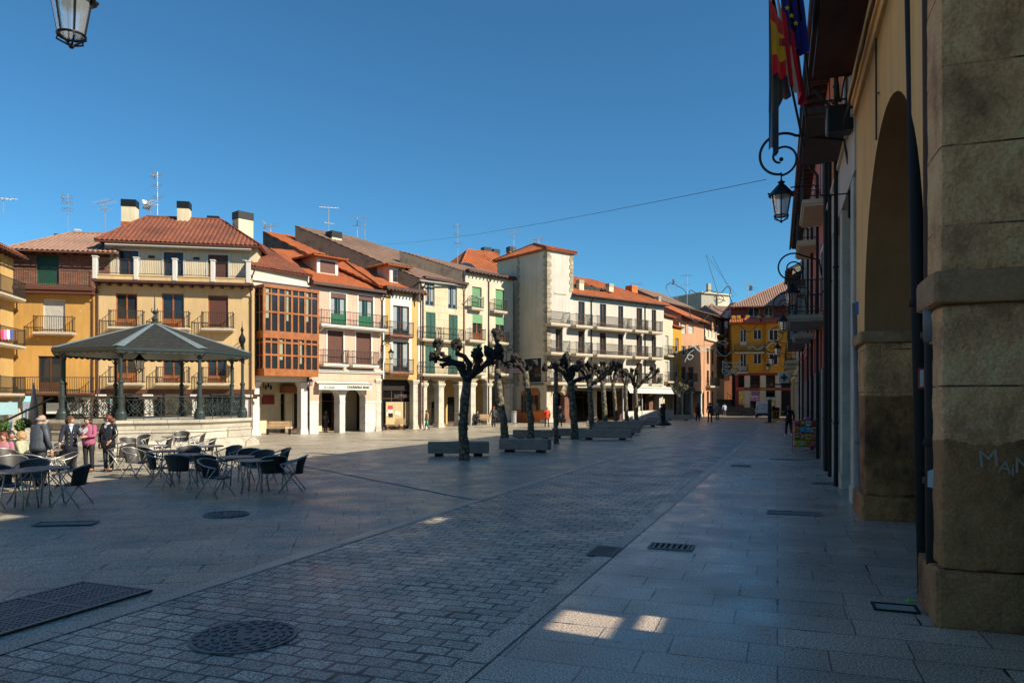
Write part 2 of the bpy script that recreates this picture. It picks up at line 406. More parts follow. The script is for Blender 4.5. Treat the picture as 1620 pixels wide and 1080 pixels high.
def bigrate():
    e = empty('floor_grate', (0,0,0), 0, 'wide chequered iron ventilation grate at the left road edge', 'grate')
    # corners follow the road edge
    a = Vector((.359,.933,0)); b = Vector((-.933,.359,0))
    p0 = Vector((rx(8.1)-.02, 8.1, .004)) + b*.24; w, l = 1.05, 2.7
    e.location = p0 - a*l; e.rotation_euler.z = math.atan2(a.y, a.x)
    pl = MB(); pl.box(0,l,0,w,-.01,.0); pl.build('pit', M['pit'], e)
    fr = MB(); fr.box(0,l,0,.04,0,.012); fr.box(0,l,w-.04,w,0,.012); fr.box(0,.04,.04,w-.04,0,.012); fr.box(l-.04,l,.04,w-.04,0,.012)
    fr.build('frame', M['castl'], e)
    g = MB(); s = .062
    for i in range(int((l-.08)/s)): g.box(.04+i*s, .04+i*s+.034, .04, w-.04, .001, .009)
    for i in range(int((w-.08)/s)): g.box(.04, l-.04, .04+i*s, .04+i*s+.034, .002, .010)
    for x in (.9, 1.9): g.box(x, x+.05, .04, w-.04, .003, .013)
    for (x, y) in ((.4,.3),(1.1,.7),(1.3,.4),(1.9,.6),(2.0,.2)): g.box(x, x+.6, y, y+.07, .003, .012)
    g.build('mesh', M['cast'], e)
bigrate()
def manhole(px, py, r, label):
    p = G(px, py); e = empty('manhole_cover', (p.x, p.y, -.004), .3, label, 'manhole')
    MB().lathe([(r,0),(r,.014),(r*.93,.014),(r*.93,.008)], n=40).build('frame', M['castl'], e)
    b = MB(); b.lathe([(r*.92,.008),(r*.92,.0125)], n=40)
    for ring, k in ((.84,22),(.70,16),(.54,14),(.38,8),(.2,5)):
        for i in range(k):
            th = 2*math.pi*i/k + ring*5; w = (.5 if k > 5 else .4)*2*math.pi/k
            for a, b_ in ((th, th+w),):
                q = [(rr*r*math.cos(t), rr*r*math.sin(t)) for rr, t in ((ring,a),(ring,b_),(ring+.07,b_),(ring+.07,a))]
                b.add([(x,y,.0125) for x,y in q]+[(x,y,.022) for x,y in q], [(4,5,6,7),(0,1,5,4),(1,2,6,5),(2,3,7,6),(3,0,4,7)])
    b.build('plate', M['cast'], e)
manhole(386, 1006, .46, 'round patterned iron manhole cover set in the near setts')
manhole(358, 813, .40, 'round rusty manhole cover in the plaza in front of the middle cafe tables')
M['scrapg'] = flat('green_scrap', (.12,.6,.03), .5); M['scrapy'] = flat('yellow_scrap', (.75,.75,.05), .5)
for px, py, k, l in ((1440,952,'scrapg','bright green scrap of litter by the pale hatch'), (1363,818,'scrapy','yellow scrap of litter at the foot of the grey downpipe')):
    p = G(px, py); mb = MB()
    mb.add([(-.05,-.02,.0),(.04,-.03,.012),(.055,.02,.004),(.0,.035,.02),(-.045,.02,.006),(0,0,.026)], [(0,1,5),(1,2,5),(2,3,5),(3,4,5),(4,0,5)])
    tag(mb.build('litter', M[k], None, False, (p.x,p.y,.008)), l, 'litter')
# ------------------------------------------------------------ building kit
def wall_holes(mb, u0, u1, z0, z1, holes, t=.25, y=0.0, m=0):
    hs = [(max(u0,a), min(u1,b), max(z0,c), min(z1,d)) for a,b,c,d in holes]
    hs = [h for h in hs if h[1] > h[0] and h[3] > h[2]]
    xs = sorted(set([u0,u1] + [h[0] for h in hs] + [h[1] for h in hs])); zs = sorted(set([z0,z1] + [h[2] for h in hs] + [h[3] for h in hs]))
    for i in range(len(xs)-1):
        for j in range(len(zs)-1):
            cx, cz = (xs[i]+xs[i+1])/2, (zs[j]+zs[j+1])/2
            if any(h[0] < cx < h[1] and h[2] < cz < h[3] for h in hs): continue
            mb.quad((xs[i],y,zs[j]), (xs[i+1],y,zs[j]), (xs[i+1],y,zs[j+1]), (xs[i],y,zs[j+1]), m)
    for a,b,c,d in hs:
        mb.quad((a,y,c),(a,y,d),(a,y+t,d),(a,y+t,c), m); mb.quad((b,y,c),(b,y+t,c),(b,y+t,d),(b,y,d), m)
        mb.quad((a,y,d),(b,y,d),(b,y+t,d),(a,y+t,d), m)
        if c > z0: mb.quad((a,y,c),(a,y+t,c),(b,y+t,c),(b,y,c), m)
def clip_iv(poly, t):
    lo, hi = None, None
    n = len(poly)
    for i in range(n):
        (a, p), (b, q) = poly[i], poly[(i+1) % n]
        if abs(a-b) < 1e-9:
            if abs(a-t) < 1e-6:
                for v in (p, q): lo = v if lo is None else min(lo, v); hi = v if hi is None else max(hi, v)
            continue
        k = (t-a)/(b-a)
        if -1e-6 <= k <= 1+1e-6:
            v = p + (q-p)*k; lo = v if lo is None else min(lo, v); hi = v if hi is None else max(hi, v)
    return lo, hi
def tile_poly(mb, pts, eave=None, pitch=.30, amp=.065, thick=.1, m=0):
    """pts: planar convex polygon, first edge (pts[0]->pts[1]) is the eave."""
    P = [Vector(p) for p in pts]; e = (P[1]-P[0]).normalized() if eave is None else Vector(eave).normalized()
    nn = (P[1]-P[0]).cross(P[2]-P[0]).normalized()
    if nn.z < 0: nn = -nn
    s = nn.cross(e).normalized(); o = P[0]
    if s.z < 0: s = -s
    uv = [((p-o).dot(e), (p-o).dot(s)) for p in P]
    t0, t1 = min(a for a,_ in uv), max(a for a,_ in uv)
    n = max(4, int((t1-t0)/pitch*4)); vs = []; prof = [0, .75, 1, .75]
    rows = 8
    for i in range(n+1):
        t = t0 + (t1-t0)*i/n; lo, hi = clip_iv(uv, min(max(t, t0+1e-5), t1-1e-5))
        if lo is None: lo = hi = 0
        h = amp*prof[i % 4]
        for j in range(rows+1):
            q = o + e*t + s*(lo+(hi-lo)*j/rows) + nn*(h + .012*noise.noise(Vector((t*2.1, j*.9, o.x)))*2)
            vs.append(q)
    k = rows+1
    mb.add(vs, [(i*k+j, (i+1)*k+j, (i+1)*k+j+1, i*k+j+1) for i in range(n) for j in range(rows)], m)
    low = [p - nn*thick for p in P]; q = len(P)
    mb.add([p - nn*.004 for p in P] + low, [tuple(range(2*q-1, q-1, -1))] + [(i, (i+1)%q, (i+1)%q+q, i+q) for i in range(q)], m)
class Bld:
    def __init__(s, name, label, p0, p1, group=None, cat='building', zb=None):
        p0 = Vector((p0[0], p0[1], 0)); p1 = Vector((p1[0], p1[1], 0)); s.p0 = p0
        s.L = (p1-p0).length; s.u = (p1-p0).normalized(); s.nout = Vector((s.u.y, -s.u.x, 0))
        s.zb = min(gh(p0.x,p0.y), gh(p1.x,p1.y)) - .05 if zb is None else zb
        s.root = empty(name, (p0.x,p0.y,s.zb), math.atan2(s.u.y, s.u.x), label, cat, group); s.holes = []; s.jobs = []
    def U(s, px, off=0.0):
        """local x where the view ray through px meets the facade plane (shifted by off outward)"""
        k = (px-CX)/FPX; p = s.p0 + s.nout*off
        t = (k*p.y - p.x)/(s.u.x - k*s.u.y); return t
    def Y(s, u, off=0.0): return (s.p0 + s.nout*off + s.u*u).y
    def Z(s, px, py, off=0.0):
        Y = s.Y(s.U(px, off), off); return HC + (HY-py)/FPX*Y - s.zb
    def rect(s, a, b, c, d, off=0.0):
        m = (a+b)/2; return s.U(a,off), s.U(b,off), s.Z(m,d,off), s.Z(m,c,off)
    def build(s, mb, name, mats, smooth=False, parent=None): return mb.build(name, mats, parent or s.root, smooth)
    # -- windows: add to list then call wall()
    def win(s, r, kind='door', fm='wood', sur=None, y=0.0):
        s.holes.append(r); u0,u1,z0,z1 = r; t = .16; f = .07; fy = y+t-.06
        fr = MB()
        fr.box(u0,u0+f,fy,fy+.06,z0,z1); fr.box(u1-f,u1,fy,fy+.06,z0,z1); fr.box(u0+f,u1-f,fy,fy+.06,z1-f,z1); fr.box(u0+f,u1-f,fy,fy+.06,z0,z0+f*1.3)
        mid = (u0+u1)/2
        if kind in ('door','curtain','window','panel'): fr.box(mid-.045,mid+.045,fy-.01,fy+.05,z0+f*1.3,z1-f)
        if kind in ('door','panel'):
            fr.box(u0+f,mid-.045,fy+.01,fy+.05,z0+f*1.3,z0+(z1-z0)*(.26 if kind=='door' else .34))
            fr.box(mid+.045,u1-f,fy+.01,fy+.05,z0+f*1.3,z0+(z1-z0)*(.26 if kind=='door' else .34))
        if kind == 'window' or kind == 'curtain':
            zz = z0+(z1-z0)*.6
        w = fr.build('window', M[fm], s.root)
        g = MB(); g.quad((u0,fy+.045,z0),(u1,fy+.045,z0),(u1,fy+.045,z1),(u0,fy+.045,z1))
        if kind in ('shutter','roller'):
            sh = MB(); n = int((z1-z0)/.07)
            for i in range(n):
                za = z0+f*1.3+(z1-z0-f*2.3)*i/n; zb = z0+f*1.3+(z1-z0-f*2.3)*(i+.86)/n
                sh.box(u0+f,u1-f,fy+.015,fy+.04,za,zb)
            sh.build('shutter', M[s.shm], w); g.build('pane', M['dark'], w)
        elif kind == 'louvre':
            for a,b in ((u0+.03,mid-.012),(mid+.012,u1-.03)):
                sh = MB(); sh.box(a,a+.05,y-.02,y+.03,z0+.02,z1-.02); sh.box(b-.05,b,y-.02,y+.03,z0+.02,z1-.02)
                for zz in (z0+.02, (z0+z1)/2, z1-.1): sh.box(a+.05,b-.05,y-.018,y+.028,zz,zz+.08)
                n = int((z1-z0)/.09)
                for i in range(n):
                    zz = z0+.1+(z1-z0-.2)*i/n; sh.quad((a+.05,y-.012,zz),(b-.05,y-.012,zz),(b-.05,y+.02,zz+.075),(a+.05,y+.02,zz+.075))
                sh.build('shutter', M[s.shm], w)
            g.build('pane', M['dark'], w)
        else:
            g.build('pane', M['glass'], w)
            if kind == 'curtain':
                c = MB(); n = 12
                for a,b in ((u0+f+.01, u0+f+.01+(mid-.06-u0-f)*.62),(u1-f-.01-(u1-f-mid-.06)*.62,u1-f-.01)):
                    for i in range(n):
                        xa, xb = a+(b-a)*i/n, a+(b-a)*(i+1)/n; c.quad((xa,fy+.043-.012*(i%2),z0+f+.35),(xb,fy+.043-.012*((i+1)%2),z0+f+.35),(xb,fy+.043-.012*((i+1)%2),z1-f-.02),(xa,fy+.043-.012*(i%2),z1-f-.02))
                c.build('curtain', M['curtain'], w)
        if sur:
            q = MB(); k = .13
            q.box(u0-k,u0,y-.03,y+.002,z0,z1); q.box(u1,u1+k,y-.03,y+.002,z0,z1); q.box(u0-k,u1+k,y-.03,y+.002,z1,z1+k)
            q.build('surround', M[sur], w)
        return w
    def balcony(s, u0, u1, zs, dep=.65, h=1.0, slabm='slabc', railm='rail', th=.13, y=0.0, pots=0, corbel=False, wavy=False, bw=.011):
        b = MB(); b.box(u0,u1,y-dep,y,zs-th,zs); b.box(u0+.05,u1-.05,y-dep+.06,y,zs-th-.07,zs-th)
        if corbel:
            for cx in (u0+.25, u1-.4): b.add([(cx,y,zs-th-.07),(cx+.15,y,zs-th-.07),(cx+.15,y-dep*.85,zs-th-.07),(cx,y-dep*.85,zs-th-.07),(cx,y,zs-th-.4),(cx+.15,y,zs-th-.4)], [(0,4,5,1),(3,2,5,4),(0,3,4),(1,5,2)])
        w = b.build('balcony', M[slabm], s.root)
        r = MB(); yo = y-dep+.04
        for z in (zs+.09, zs+h-.03): 
            r.box(u0+.02,u1-.02,yo-.014,yo+.014,z,z+.04); r.box(u0+.02,u0+.05,yo,y,z,z+.03); r.box(u1-.05,u1-.02,yo,y,z,z+.03)
        n = max(3, int((u1-u0)/.135))
        for i in range(n+1):
            x = u0+.03+(u1-u0-.06)*i/n
            if wavy:
                r.tube([(x,yo,zs),(x+.03,yo-.05,zs+.25),(x-.02,yo+.03,zs+.5),(x,yo,zs+h)], .011, 4)
            else: r.box(x-bw,x+bw,yo-bw,yo+bw,zs,zs+h)
        n = max(2, int(dep/.14))
        for i in range(n):
            yy = yo + (dep-.04)*i/n
            for x in (u0+.035, u1-.035): r.box(x-.009,x+.009,yy-.009,yy+.009,zs,zs+h)
        for x in (u0+.035, u1-.035): r.box(x-.02,x+.02,yo-.02,yo+.02,zs-.02,zs+h+.06)
        r.build('railing', M[railm], w)
        return w
    def shell(s, z0, z1, D, mat, y=0.0, u0=0.0, u1=None, name='wall', back=True, floor=True, extra=None):
        u1 = s.L if u1 is None else u1
        mb = MB(); wall_holes(mb, u0, u1, z0, z1, s.holes, .25, y)
        mb.quad((u0,y,z0),(u0,y,z1),(u0,D,z1),(u0,D,z0)); mb.quad((u1,y,z0),(u1,D,z0),(u1,D,z1),(u1,y,z1))
        if back: mb.quad((u0,D,z0),(u0,D,z1),(u1,D,z1),(u1,D,z0))
        if floor: mb.quad((u0,y,z0),(u0,D,z0),(u1,D,z0),(u1,y,z0))
        if extra: extra(mb)
        s.holes = []
        return mb.build(name, M[mat], s.root)
    def gable(s, ze, zr, D, mat, wallm, over=.5, ridge=None, u0=None, u1=None, y0=0.0, side=.15, hipl=0, hipr=0, gut=True, eav=True):
        """roof with its eave along the facade, ridge parallel to it"""
        u0 = 0 if u0 is None else u0; u1 = s.L if u1 is None else u1; yr = D/2 if ridge is None else ridge
        ov = over; k = (zr-ze)/(yr-y0)
        a, b = u0-side, u1+side
        mb = MB()
        tile_poly(mb, [(a,y0-ov,ze-ov*k),(b,y0-ov,ze-ov*k),(b-hipr,yr,zr),(a+hipl,yr,zr)])
        tile_poly(mb, [(b,D+ov,ze-ov*k*.5),(a,D+ov,ze-ov*k*.5),(a+hipl,yr+.01,zr),(b-hipr,yr+.01,zr)])
        if hipl: tile_poly(mb, [(a,D+ov,ze-ov*k*.5),(a,y0-ov,ze-ov*k),(a+hipl,yr,zr)])
        if hipr: tile_poly(mb, [(b,y0-ov,ze-ov*k),(b,D+ov,ze-ov*k*.5),(b-hipr,yr,zr)])
        # ridge tiles
        mb.tube([(a+hipl,yr,zr+.02),(b-hipr,yr,zr+.02)], .11, 8)
        if hipl: mb.tube([(a+hipl,yr,zr+.02),(a,y0-ov,ze-ov*k+.04)], .1, 6)
        if hipr: mb.tube([(b-hipr,yr,zr+.02),(b,y0-ov,ze-ov*k+.04)], .1, 6)
        rf = mb.build('roof', M[mat], s.root)
        if not hipl and not hipr:
            g = MB()
            for x in (u0, u1): g.poly([(x,y0,ze-.02),(x,D,ze-.02),(x,yr,zr-.1)])
            g.build('gable_wall', M[wallm], s.root)
        if eav:
            e = MB(); n = int((u1-u0)/.6)
            for i in range(n+1):
                x = u0+.05+(u1-u0-.2)*i/n; e.box(x,x+.1,y0-ov+.06,y0+.05,ze-ov*k-.0,ze-ov*k-.14-.02)
            e.build('rafter_ends', M['beam'], s.root)
        if gut:
            g = MB(); g.tube([(a,y0-ov-.06,ze-ov*k-.1),(b,y0-ov-.06,ze-ov*k-.1)], .06, 8); g.build('gutter', M['pipe'], s.root)
        return rf
    def downpipe(s, u, z0, z1, y=-.07, mat='pipe', r=.05):
        mb = MB(); mb.tube([(u,y-.35,z1),(u,y-.3,z1-.12),(u,y,z1-.5),(u,y,z0)], r, 8)
        for z in (z0+1.5, (z0+z1)/2, z1-.9): mb.tube([(u,y,z),(u,y,z+.05)], r*1.35, 8)
        return mb.build('downpipe', M[mat], s.root)
    def column(s, u, z1, w=.45, y=.02, mat='plinth', d=None, cap=True, name='column'):
        d = d or w; mb = MB(); a, b = u-w/2, u+w/2
        mb.bev(a,b,y,y+d,.45,z1-.35,.02)
        mb.bev(a-.09,b+.09,y-.09,y+d+.09,0,.28,.03); mb.bev(a-.045,b+.045,y-.045,y+d+.045,.28,.45,.03)
        if cap:
            mb.bev(a-.05,b+.05,y-.05,y+d+.05,z1-.35,z1-.22,.02); mb.bev(a-.11,b+.11,y-.11,y+d+.11,z1-.22,z1,.03)
        else: mb.box(a,b,y,y+d,z1-.35,z1)
        return mb.build(name, M[mat], s.root)
    def arches(s, bays, z0, zs, z1, t, mat, y=0.0, name='arcade', parent=None, rise=None, lower=None, nseg=18):
        """bays: list of (u0,u1) openings; piers fill between; spring zs, top z1, thickness t"""
        mb = MB(); edges = []
        U0, U1 = 0.0, s.L
        xs = [U0] + [q for b in bays for q in b] + [U1]
        for i in range(0, len(xs), 2):
            a, b = xs[i], xs[i+1]
            if b-a > .02: mb.box(a,b,y,y+t,z0,z1)
        for a, b in bays:
            c = (a+b)/2; rr = (b-a)/2; ry = rise or rr; P = []
            for k in range(nseg+1):
                th = math.pi - math.pi*k/nseg; P.append((c+rr*math.cos(th), zs+ry*math.sin(th)))
            for (xa,za),(xb,zb) in zip(P[:-1],P[1:]):
                mb.quad((xa,y,za),(xb,y,zb),(xb,y,z1),(xa,y,z1)); mb.quad((xa,y+t,za),(xa,y+t,z1),(xb,y+t,z1),(xb,y+t,zb))
                mb.quad((xa,y,za),(xa,y+t,za),(xb,y+t,zb),(xb,y,zb))
            mb.quad((a,y,z1),(b,y,z1),(b,y+t,z1),(a,y+t,z1))
        return mb.build(name, M[mat], parent or s.root)
    def back(s, y, z1, mat, u0=0.0, u1=None, name='arcade_back_wall', ceil='dark', shop=()):
        u1 = s.L if u1 is None else u1; mb = MB(); holes = list(shop)
        wall_holes(mb, u0, u1, 0, z1, holes, .3, y)
        w = mb.build(name, M[mat], s.root)
        for a,b,c,d in holes:
            g = MB(); f = .06
            g.box(a,a+f,y+.1,y+.16,c,d); g.box(b-f,b,y+.1,y+.16,c,d); g.box(a+f,b-f,y+.1,y+.16,d-f,d)
            n = max(1, round((b-a)/1.1))
            for i in range(1,n): g.box(a+(b-a)*i/n-.03, a+(b-a)*i/n+.03, y+.1,y+.16,c,d-f)
            g.box(a+f,b-f,y+.1,y+.16,d-.7,d-.64); g.box(a+f,b-f,y+.1,y+.16,c,c+.3)
            fr = g.build('shop_front', M['dwood'], s.root)
            MB().quad((a,y+.17,c),(b,y+.17,c),(b,y+.17,d),(a,y+.17,d)).build('pane', M['dglass'], fr)
        c = MB(); c.box(u0,u1,.3,y,z1,z1+.1); c.build('arcade_ceiling', M[ceil], s.root)
        return w
def chimney(B, u, y, z0, z1, w, d, mat='cream2', cap='iron', base='tileo', name='chimney', parent=None, caph=.55):
    mb = MB(); mb.box(u-w/2,u+w/2,y,y+d,z0,z1-caph); c = mb.build(name, M[mat], parent or B.root)
    MB().box(u-w/2-.03,u+w/2+.03,y-.03,y+d+.03,z1-caph,z1).build('cap', M[cap], c)
    if base: MB().box(u-w/2-.02,u+w/2+.02,y-.02,y+d+.02,z0-.3,z0+.3).build('flashing', M[base], c)
    return c
def facept(B, u, y, z): return B.p0 + B.u*u - B.nout*y + Vector((0,0,B.zb+z))
def antenna(px, py0, py1, Y, label, style=0, mat='galv', lean=0.0):
    p = W(px, py0, Y); h = (py0-py1)/FPX*Y
    e = empty('roof_antenna', p, random.uniform(-.8,.8), label, 'antenna', 'television antennas on the roofs')
    mb = MB(); mb.tube([(0,0,-.9),(lean,0,h)], .035, 6); mb.build('mast', M[mat], e)
    a = MB(); L = 1.1
    if style == 0:
        for zz in (h-.1, h*.72):
            a.tube([(-.5+lean,0,zz),(.7+lean,0,zz+.12)], .02, 4)
            for i in range(7):
                x = -.45+.18*i+lean; a.tube([(x,-.32,zz+.02*i),(x,.32,zz+.02*i)], .013, 4)
        for s_ in (-1,1): a.quad((-.5+lean,-.3,h-.1),(-.5+lean,.3,h-.1),(-.62+lean,.3,h-.1+s_*.35),(-.62+lean,-.3,h-.1+s_*.35))
    elif style == 1:
        a.tube([(-.9+lean,0,h-.15),(.9+lean,0,h)], .022, 4)
        for i in range(6): x=-.8+.3*i+lean; a.tube([(x,-.6,h-.13+.02*i),(x,.6,h-.13+.02*i)], .014, 4)
        a.tube([(-.45+lean*.6,0,h*.6),(.5+lean*.6,0,h*.6)], .018, 4)
        for i in range(4): x=-.4+.25*i+lean*.6; a.tube([(x,-.35,h*.6),(x,.35,h*.6)], .013, 4)
    else:
        for zz in (h-.25, h*.7, h*.45):
            for i in range(6): a.tube([(-.38+.15*i+lean,-.3,zz-.2),(-.38+.15*i+lean,.3,zz+.2)], .022, 4)
            a.tube([(-.4+lean,0,zz),(.45+lean,0,zz)], .03, 4)
        a.quad((-.3+lean,-.35,h-.5),(-.3+lean,.35,h-.5),(-.3+lean,.35,h),(-.3+lean,-.35,h))
    a.build('dipoles', M['alu' if style == 2 else mat], e)
    return e
# ------------------------------------------------------------ left side of the square
def onslope(B, px, py, ze, k, y0=0.0):
    """point where the view ray meets the roof plane that rises k per metre behind the facade (world z ze at local y0)"""
    a = (px-CX)/FPX; c = (HY-py)/FPX; n = -B.nout; p = B.p0 + n*y0
    # z = HC+cY ; d = (aY-p.x)n.x+(Y-p.y)n.y ; z = ze+k d
    Y = (ze - k*(p.x*n.x + p.y*n.y) - HC) / (c - k*(a*n.x + n.y))
    w_ = Vector((a*Y, Y, HC+c*Y)); return loc(B, w_)
def loc(B, w_):
    d = Vector(w_) - Vector((B.p0.x, B.p0.y, B.zb)); return Vector((d.dot(B.u), -d.dot(B.nout), d.z))
def pxroof(B, pts, ze, k, mat, name='roof', y0=0.0, eave=(1,0,0), wallm=None, drops=()):
    P = [onslope(B, x, y, ze, k, y0) for x, y in pts]
    mb = MB(); tile_poly(mb, P, eave=eave, pitch=.28, amp=.06, thick=.12)
    r = mb.build(name, M[mat], B.root)
    for (i, j, h, m) in drops:
        q = MB(); a, b = P[i], P[j]; a = a-Vector((0,0,.1)); b = b-Vector((0,0,.1))
        t = Vector((0,.12,0)) if abs(a.y-b.y) < 2 else Vector((.12,0,0))
        q.add([a, b, b-Vector((0,0,h)), a-Vector((0,0,h)), a+t, b+t, b+t-Vector((0,0,h)), a+t-Vector((0,0,h))], [(0,1,2,3),(7,6,5,4),(0,4,5,1),(3,2,6,7),(1,5,6,2),(0,3,7,4)])
        q.build('gable_wall', M[m], B.root)
    return P
P1 = lambda px: (lambda Y: ((px-CX)/FPX*Y, Y))((64.584) / (.912 - (px-CX)/FPX))   # point of the oblique house line
# far left ochre house facing across the square
B = Bld('corner_house', 'ochre house cut by the left edge with brown shutters and laundry on its railing', (-24.5, 18.1), (-31.55, 47.2))
zf = [B.Z(10,622), B.Z(10,546), B.Z(10,470)]; ze = B.Z(12, 392)
for i, zz in enumerate(zf):
    B.shm = 'wood'
    for uu in (B.L-3.1, B.L-7, B.L-11):
        B.win((uu, uu+1.25, zz+.05, zz+2.3), 'shutter', 'wood')
        B.balcony(uu-.7, uu+2.0 if uu < B.L-4 else B.L-.1, zz, .75)
B.shell(zf[0]-.5, ze, 9, 'ochre2'); B.gable(ze, ze+2.6, 9, 'tile', 'ochre2', over=.7)
B.back(2.5, zf[0]-.5, 'cream2', shop=[(1,6,0,2.8),(B.L-7,B.L-1.2,0.1,2.7)])
for u in (2, 8, 14, 20, 25.5): B.column(u, zf[0]-.5)
M['blueaw'] = flat('pale_blue_fascia', (.35,.55,.62), .5)
mb = MB(); mb.box(B.L-6, B.L-.3, -.35, -.05, zf[0]-1.3, zf[0]-.55); mb.build('fascia_board', M['blueaw'], B.root)
mb = MB(); mb.box(B.L-1.2, B.L-.4, .4, .6, 0, zf[0]-1.3); mb.build('blue_pilaster', M['blueaw'], B.root)
mb = MB(); mb.box(B.L-.12,B.L+.1,.3,9,0,zf[0]-.5); mb.build('side_wall', M['cream2'], B.root)
# laundry
for i, (c, nmn) in enumerate((((.75,.05,.16),'red'),((.8,.25,.45),'pink'),((.75,.75,.72),'white'),((.07,.1,.4),'blue'))):
    mat = flat('cloth_'+nmn, c, .9); mb = MB(); p0 = loc(B, W(1+i*5, 521, B.Y(B.U(1+i*5,.8),.8)))
    for k in range(6):
        x = k*.07
        mb.quad((x,-.02*math.sin(k),0),(x+.07,-.02*math.sin(k+1),0),(x+.07,-.03*math.sin(k+1.5),-.6-.08*math.sin(k)),(x,-.03*math.sin(k+.5),-.6-.08*math.sin(k-1)))
    o = mb.build('laundry', mat, None, False); wp = facept(B, p0.x, -.8, p0.z); o.location = wp; o.rotation_euler.z = math.atan2(B.u.y,B.u.x)
    tag(o, f'{nmn} garment drying over the railing of the ochre house at the left edge', 'laundry')

# brick topped ochre house
B = Bld('ochre_house', 'peeling ochre house with a brick top floor behind an iron terrace railing', (-31.9,47.6), (-27.15,48.55)); K = B
zg, z1, z2, zt = B.Z(80,626), B.Z(80,622), B.Z(80,526), B.Z(80,455)
B.shm = 'wshut'; B.win(B.rect(68,103,473,524), 'roller', 'wpaint')
B.win(B.rect(60,99,563,619), 'door', 'dwood')
B.shell(zg, zt-.15, 10, 'ochre')
mb = MB(); mb.box(-.1,B.L+.05,-.55,.3,zt-.42,zt-.2,); mb.box(-.15,B.L+.1,-.65,1.9,zt-.2,zt); mb.build('cornice', M['darkred'] if 0 else M['pipe'], B.root)
B.balcony(.15, B.L-.15, zt+.001, .55, 1.05, slabm='slabc', th=.01)
B.balcony(B.U(52,.6), B.U(115,.6), z2, .65); B.balcony(.2, B.L+.0, z1+.03, .75, slabm='pipe')
B.shm = 'dgreen'; zb = B.Z(80,450,-1.6); ze = B.Z(100,392,-1.6)
B.win(B.rect(58,93,403,449,-1.6), 'roller', 'dgreen', y=1.6)
B.shell(zt-.1, ze, 10, 'brick', y=1.6, u0=-.6, u1=B.L+.4, name='top_floor_wall')
B.gable(ze, ze+1.9, 9.5, 'tilel', 'brick', over=.75, u0=-.7, u1=B.L+.9, y0=1.6, ridge=6.0, hipl=2.2)
B.back(3, zg, 'cream2', shop=[(.6,2.6,0,2.7),(3,4.6,0,2.7)])
B.column(.2, zg); B.column(4.4, zg, .4)
B.downpipe(B.U(147), 0, zt-.3); 
mb = MB(); mb.box(1.9, 4.2, .2, .3, zg-1.15, zg-.45); mb.build('shop_sign', M['wpaint'], B.root)
chimney(B, B.U(122,-6), 6, ze+.8, ze+2.2, .3, .3, 'wpaint', 'wpaint', None, name='flue', caph=.1)
chimney(B, B.U(92,-7), 7, ze+.8, ze+2.0, .5, .5, 'conc', 'iron', None, name='chimney', caph=.25)

# cream house behind the bandstand
B = Bld('cream_house', 'broad cream house behind the bandstand with a roof terrace and white posts', (-27.1,48.6), (-17.5,50.5)); C2 = B
zg, z1, z2, zt = B.Z(270,616), B.Z(270,606), B.Z(270,519), B.Z(270,444)
for a, b in ((183,217),(256,291)): B.win(B.rect(a,b,464,518), 'door', 'wood')
B.shm = 'shut'; B.win(B.rect(329,361,467,518), 'roller', 'wood')
B.win(B.rect(183,217,560,605), 'panel', 'wood'); B.win(B.rect(257,291,560,605), 'door', 'wood'); B.win(B.rect(328,358,562,605), 'door', 'wood')
B.shell(zg, zt-.3, 11, 'cream')
for a, b in ((171,226),(246,299),(318,369)):
    B.balcony(B.U(a,.6), B.U(b,.6), z2, .62, 1.05); B.balcony(B.U(a,.6), B.U(b,.6), z1, .62, 1.05)
mb = MB(); mb.box(-.05,B.L+.05,-.75,2.0,zt-.28,zt-.12); n = 16
for i in range(n): mb.box(.1+i*(B.L-.3)/(n-1), .28+i*(B.L-.3)/(n-1), -.6, .1, zt-.45, zt-.28)
mb.build('terrace_eave', M['beam'], B.root)
mb = MB(); mb.box(0,B.L,-.62,-.42,zt-.12,zt+.16); mb.box(-.02,B.L+.02,-.66,-.38,zt+.16,zt+.22); mb.build('terrace_parapet', M['cream'], B.root)
for px in (151, 216, 277, 337, 393):
    u = B.U(px,.5); mb = MB(); mb.bev(u-.14,u+.14,-.68,-.36,zt-.1,zt+1.3,.02); mb.bev(u-.18,u+.18,-.72,-.32,zt+1.3,zt+1.38,.02); mb.build('terrace_post', M['wpaint'], B.root)
us = [B.U(p,.5) for p in (151,216,277,337,393)]
for a, b in zip(us[:-1], us[1:]):
    r = MB()
    for z in (zt+.30, zt+1.22): r.box(a+.14,b-.14,-.54,-.5,z,z+.035)
    n = int((b-a)/.12)
    for i in range(1,n):
        x = a+.14+(b-a-.28)*i/n; r.tube([(x,-.52,zt+.30),(x,-.60,zt+.6),(x,-.5,zt+.85),(x,-.52,zt+1.23)], .012, 4)
    r.build('terrace_railing', M['rail'], B.root)
ze = B.Z(270,392,-1.6)
for a, b in ((188,219),(259,290)): B.win((B.U(a,-1.6),B.U(b,-1.6),zt,B.Z(270,399,-1.6)), 'door', 'dwood', 'wpaint', y=1.6)
B.win((B.U(329,-1.6),B.U(361,-1.6),zt,B.Z(340,403,-1.6)), 'roller', 'dwood', 'wpaint', y=1.6)
B.shell(zt-.1, ze+.6, 11, 'cream2', y=1.6, name='top_floor_wall')
for px in (240, 311):
    u = B.U(px,-1.6); MB().bev(u-.2,u+.2,1.45,1.6,ze-.75,ze-.6,.03).build('wall_light', M['iron'], B.root)
mb = MB(); mb.box(.2,B.L-.3,1.0,1.25,ze-.1,ze+.12); mb.build('awning_box', M['wpaint'], B.root)
B.gable(ze+.65, ze+2.95, 10.5, 'tile', 'cream2', over=.75, y0=1.6, ridge=5.6, hipl=1.9, hipr=3.4, eav=False, side=.35)
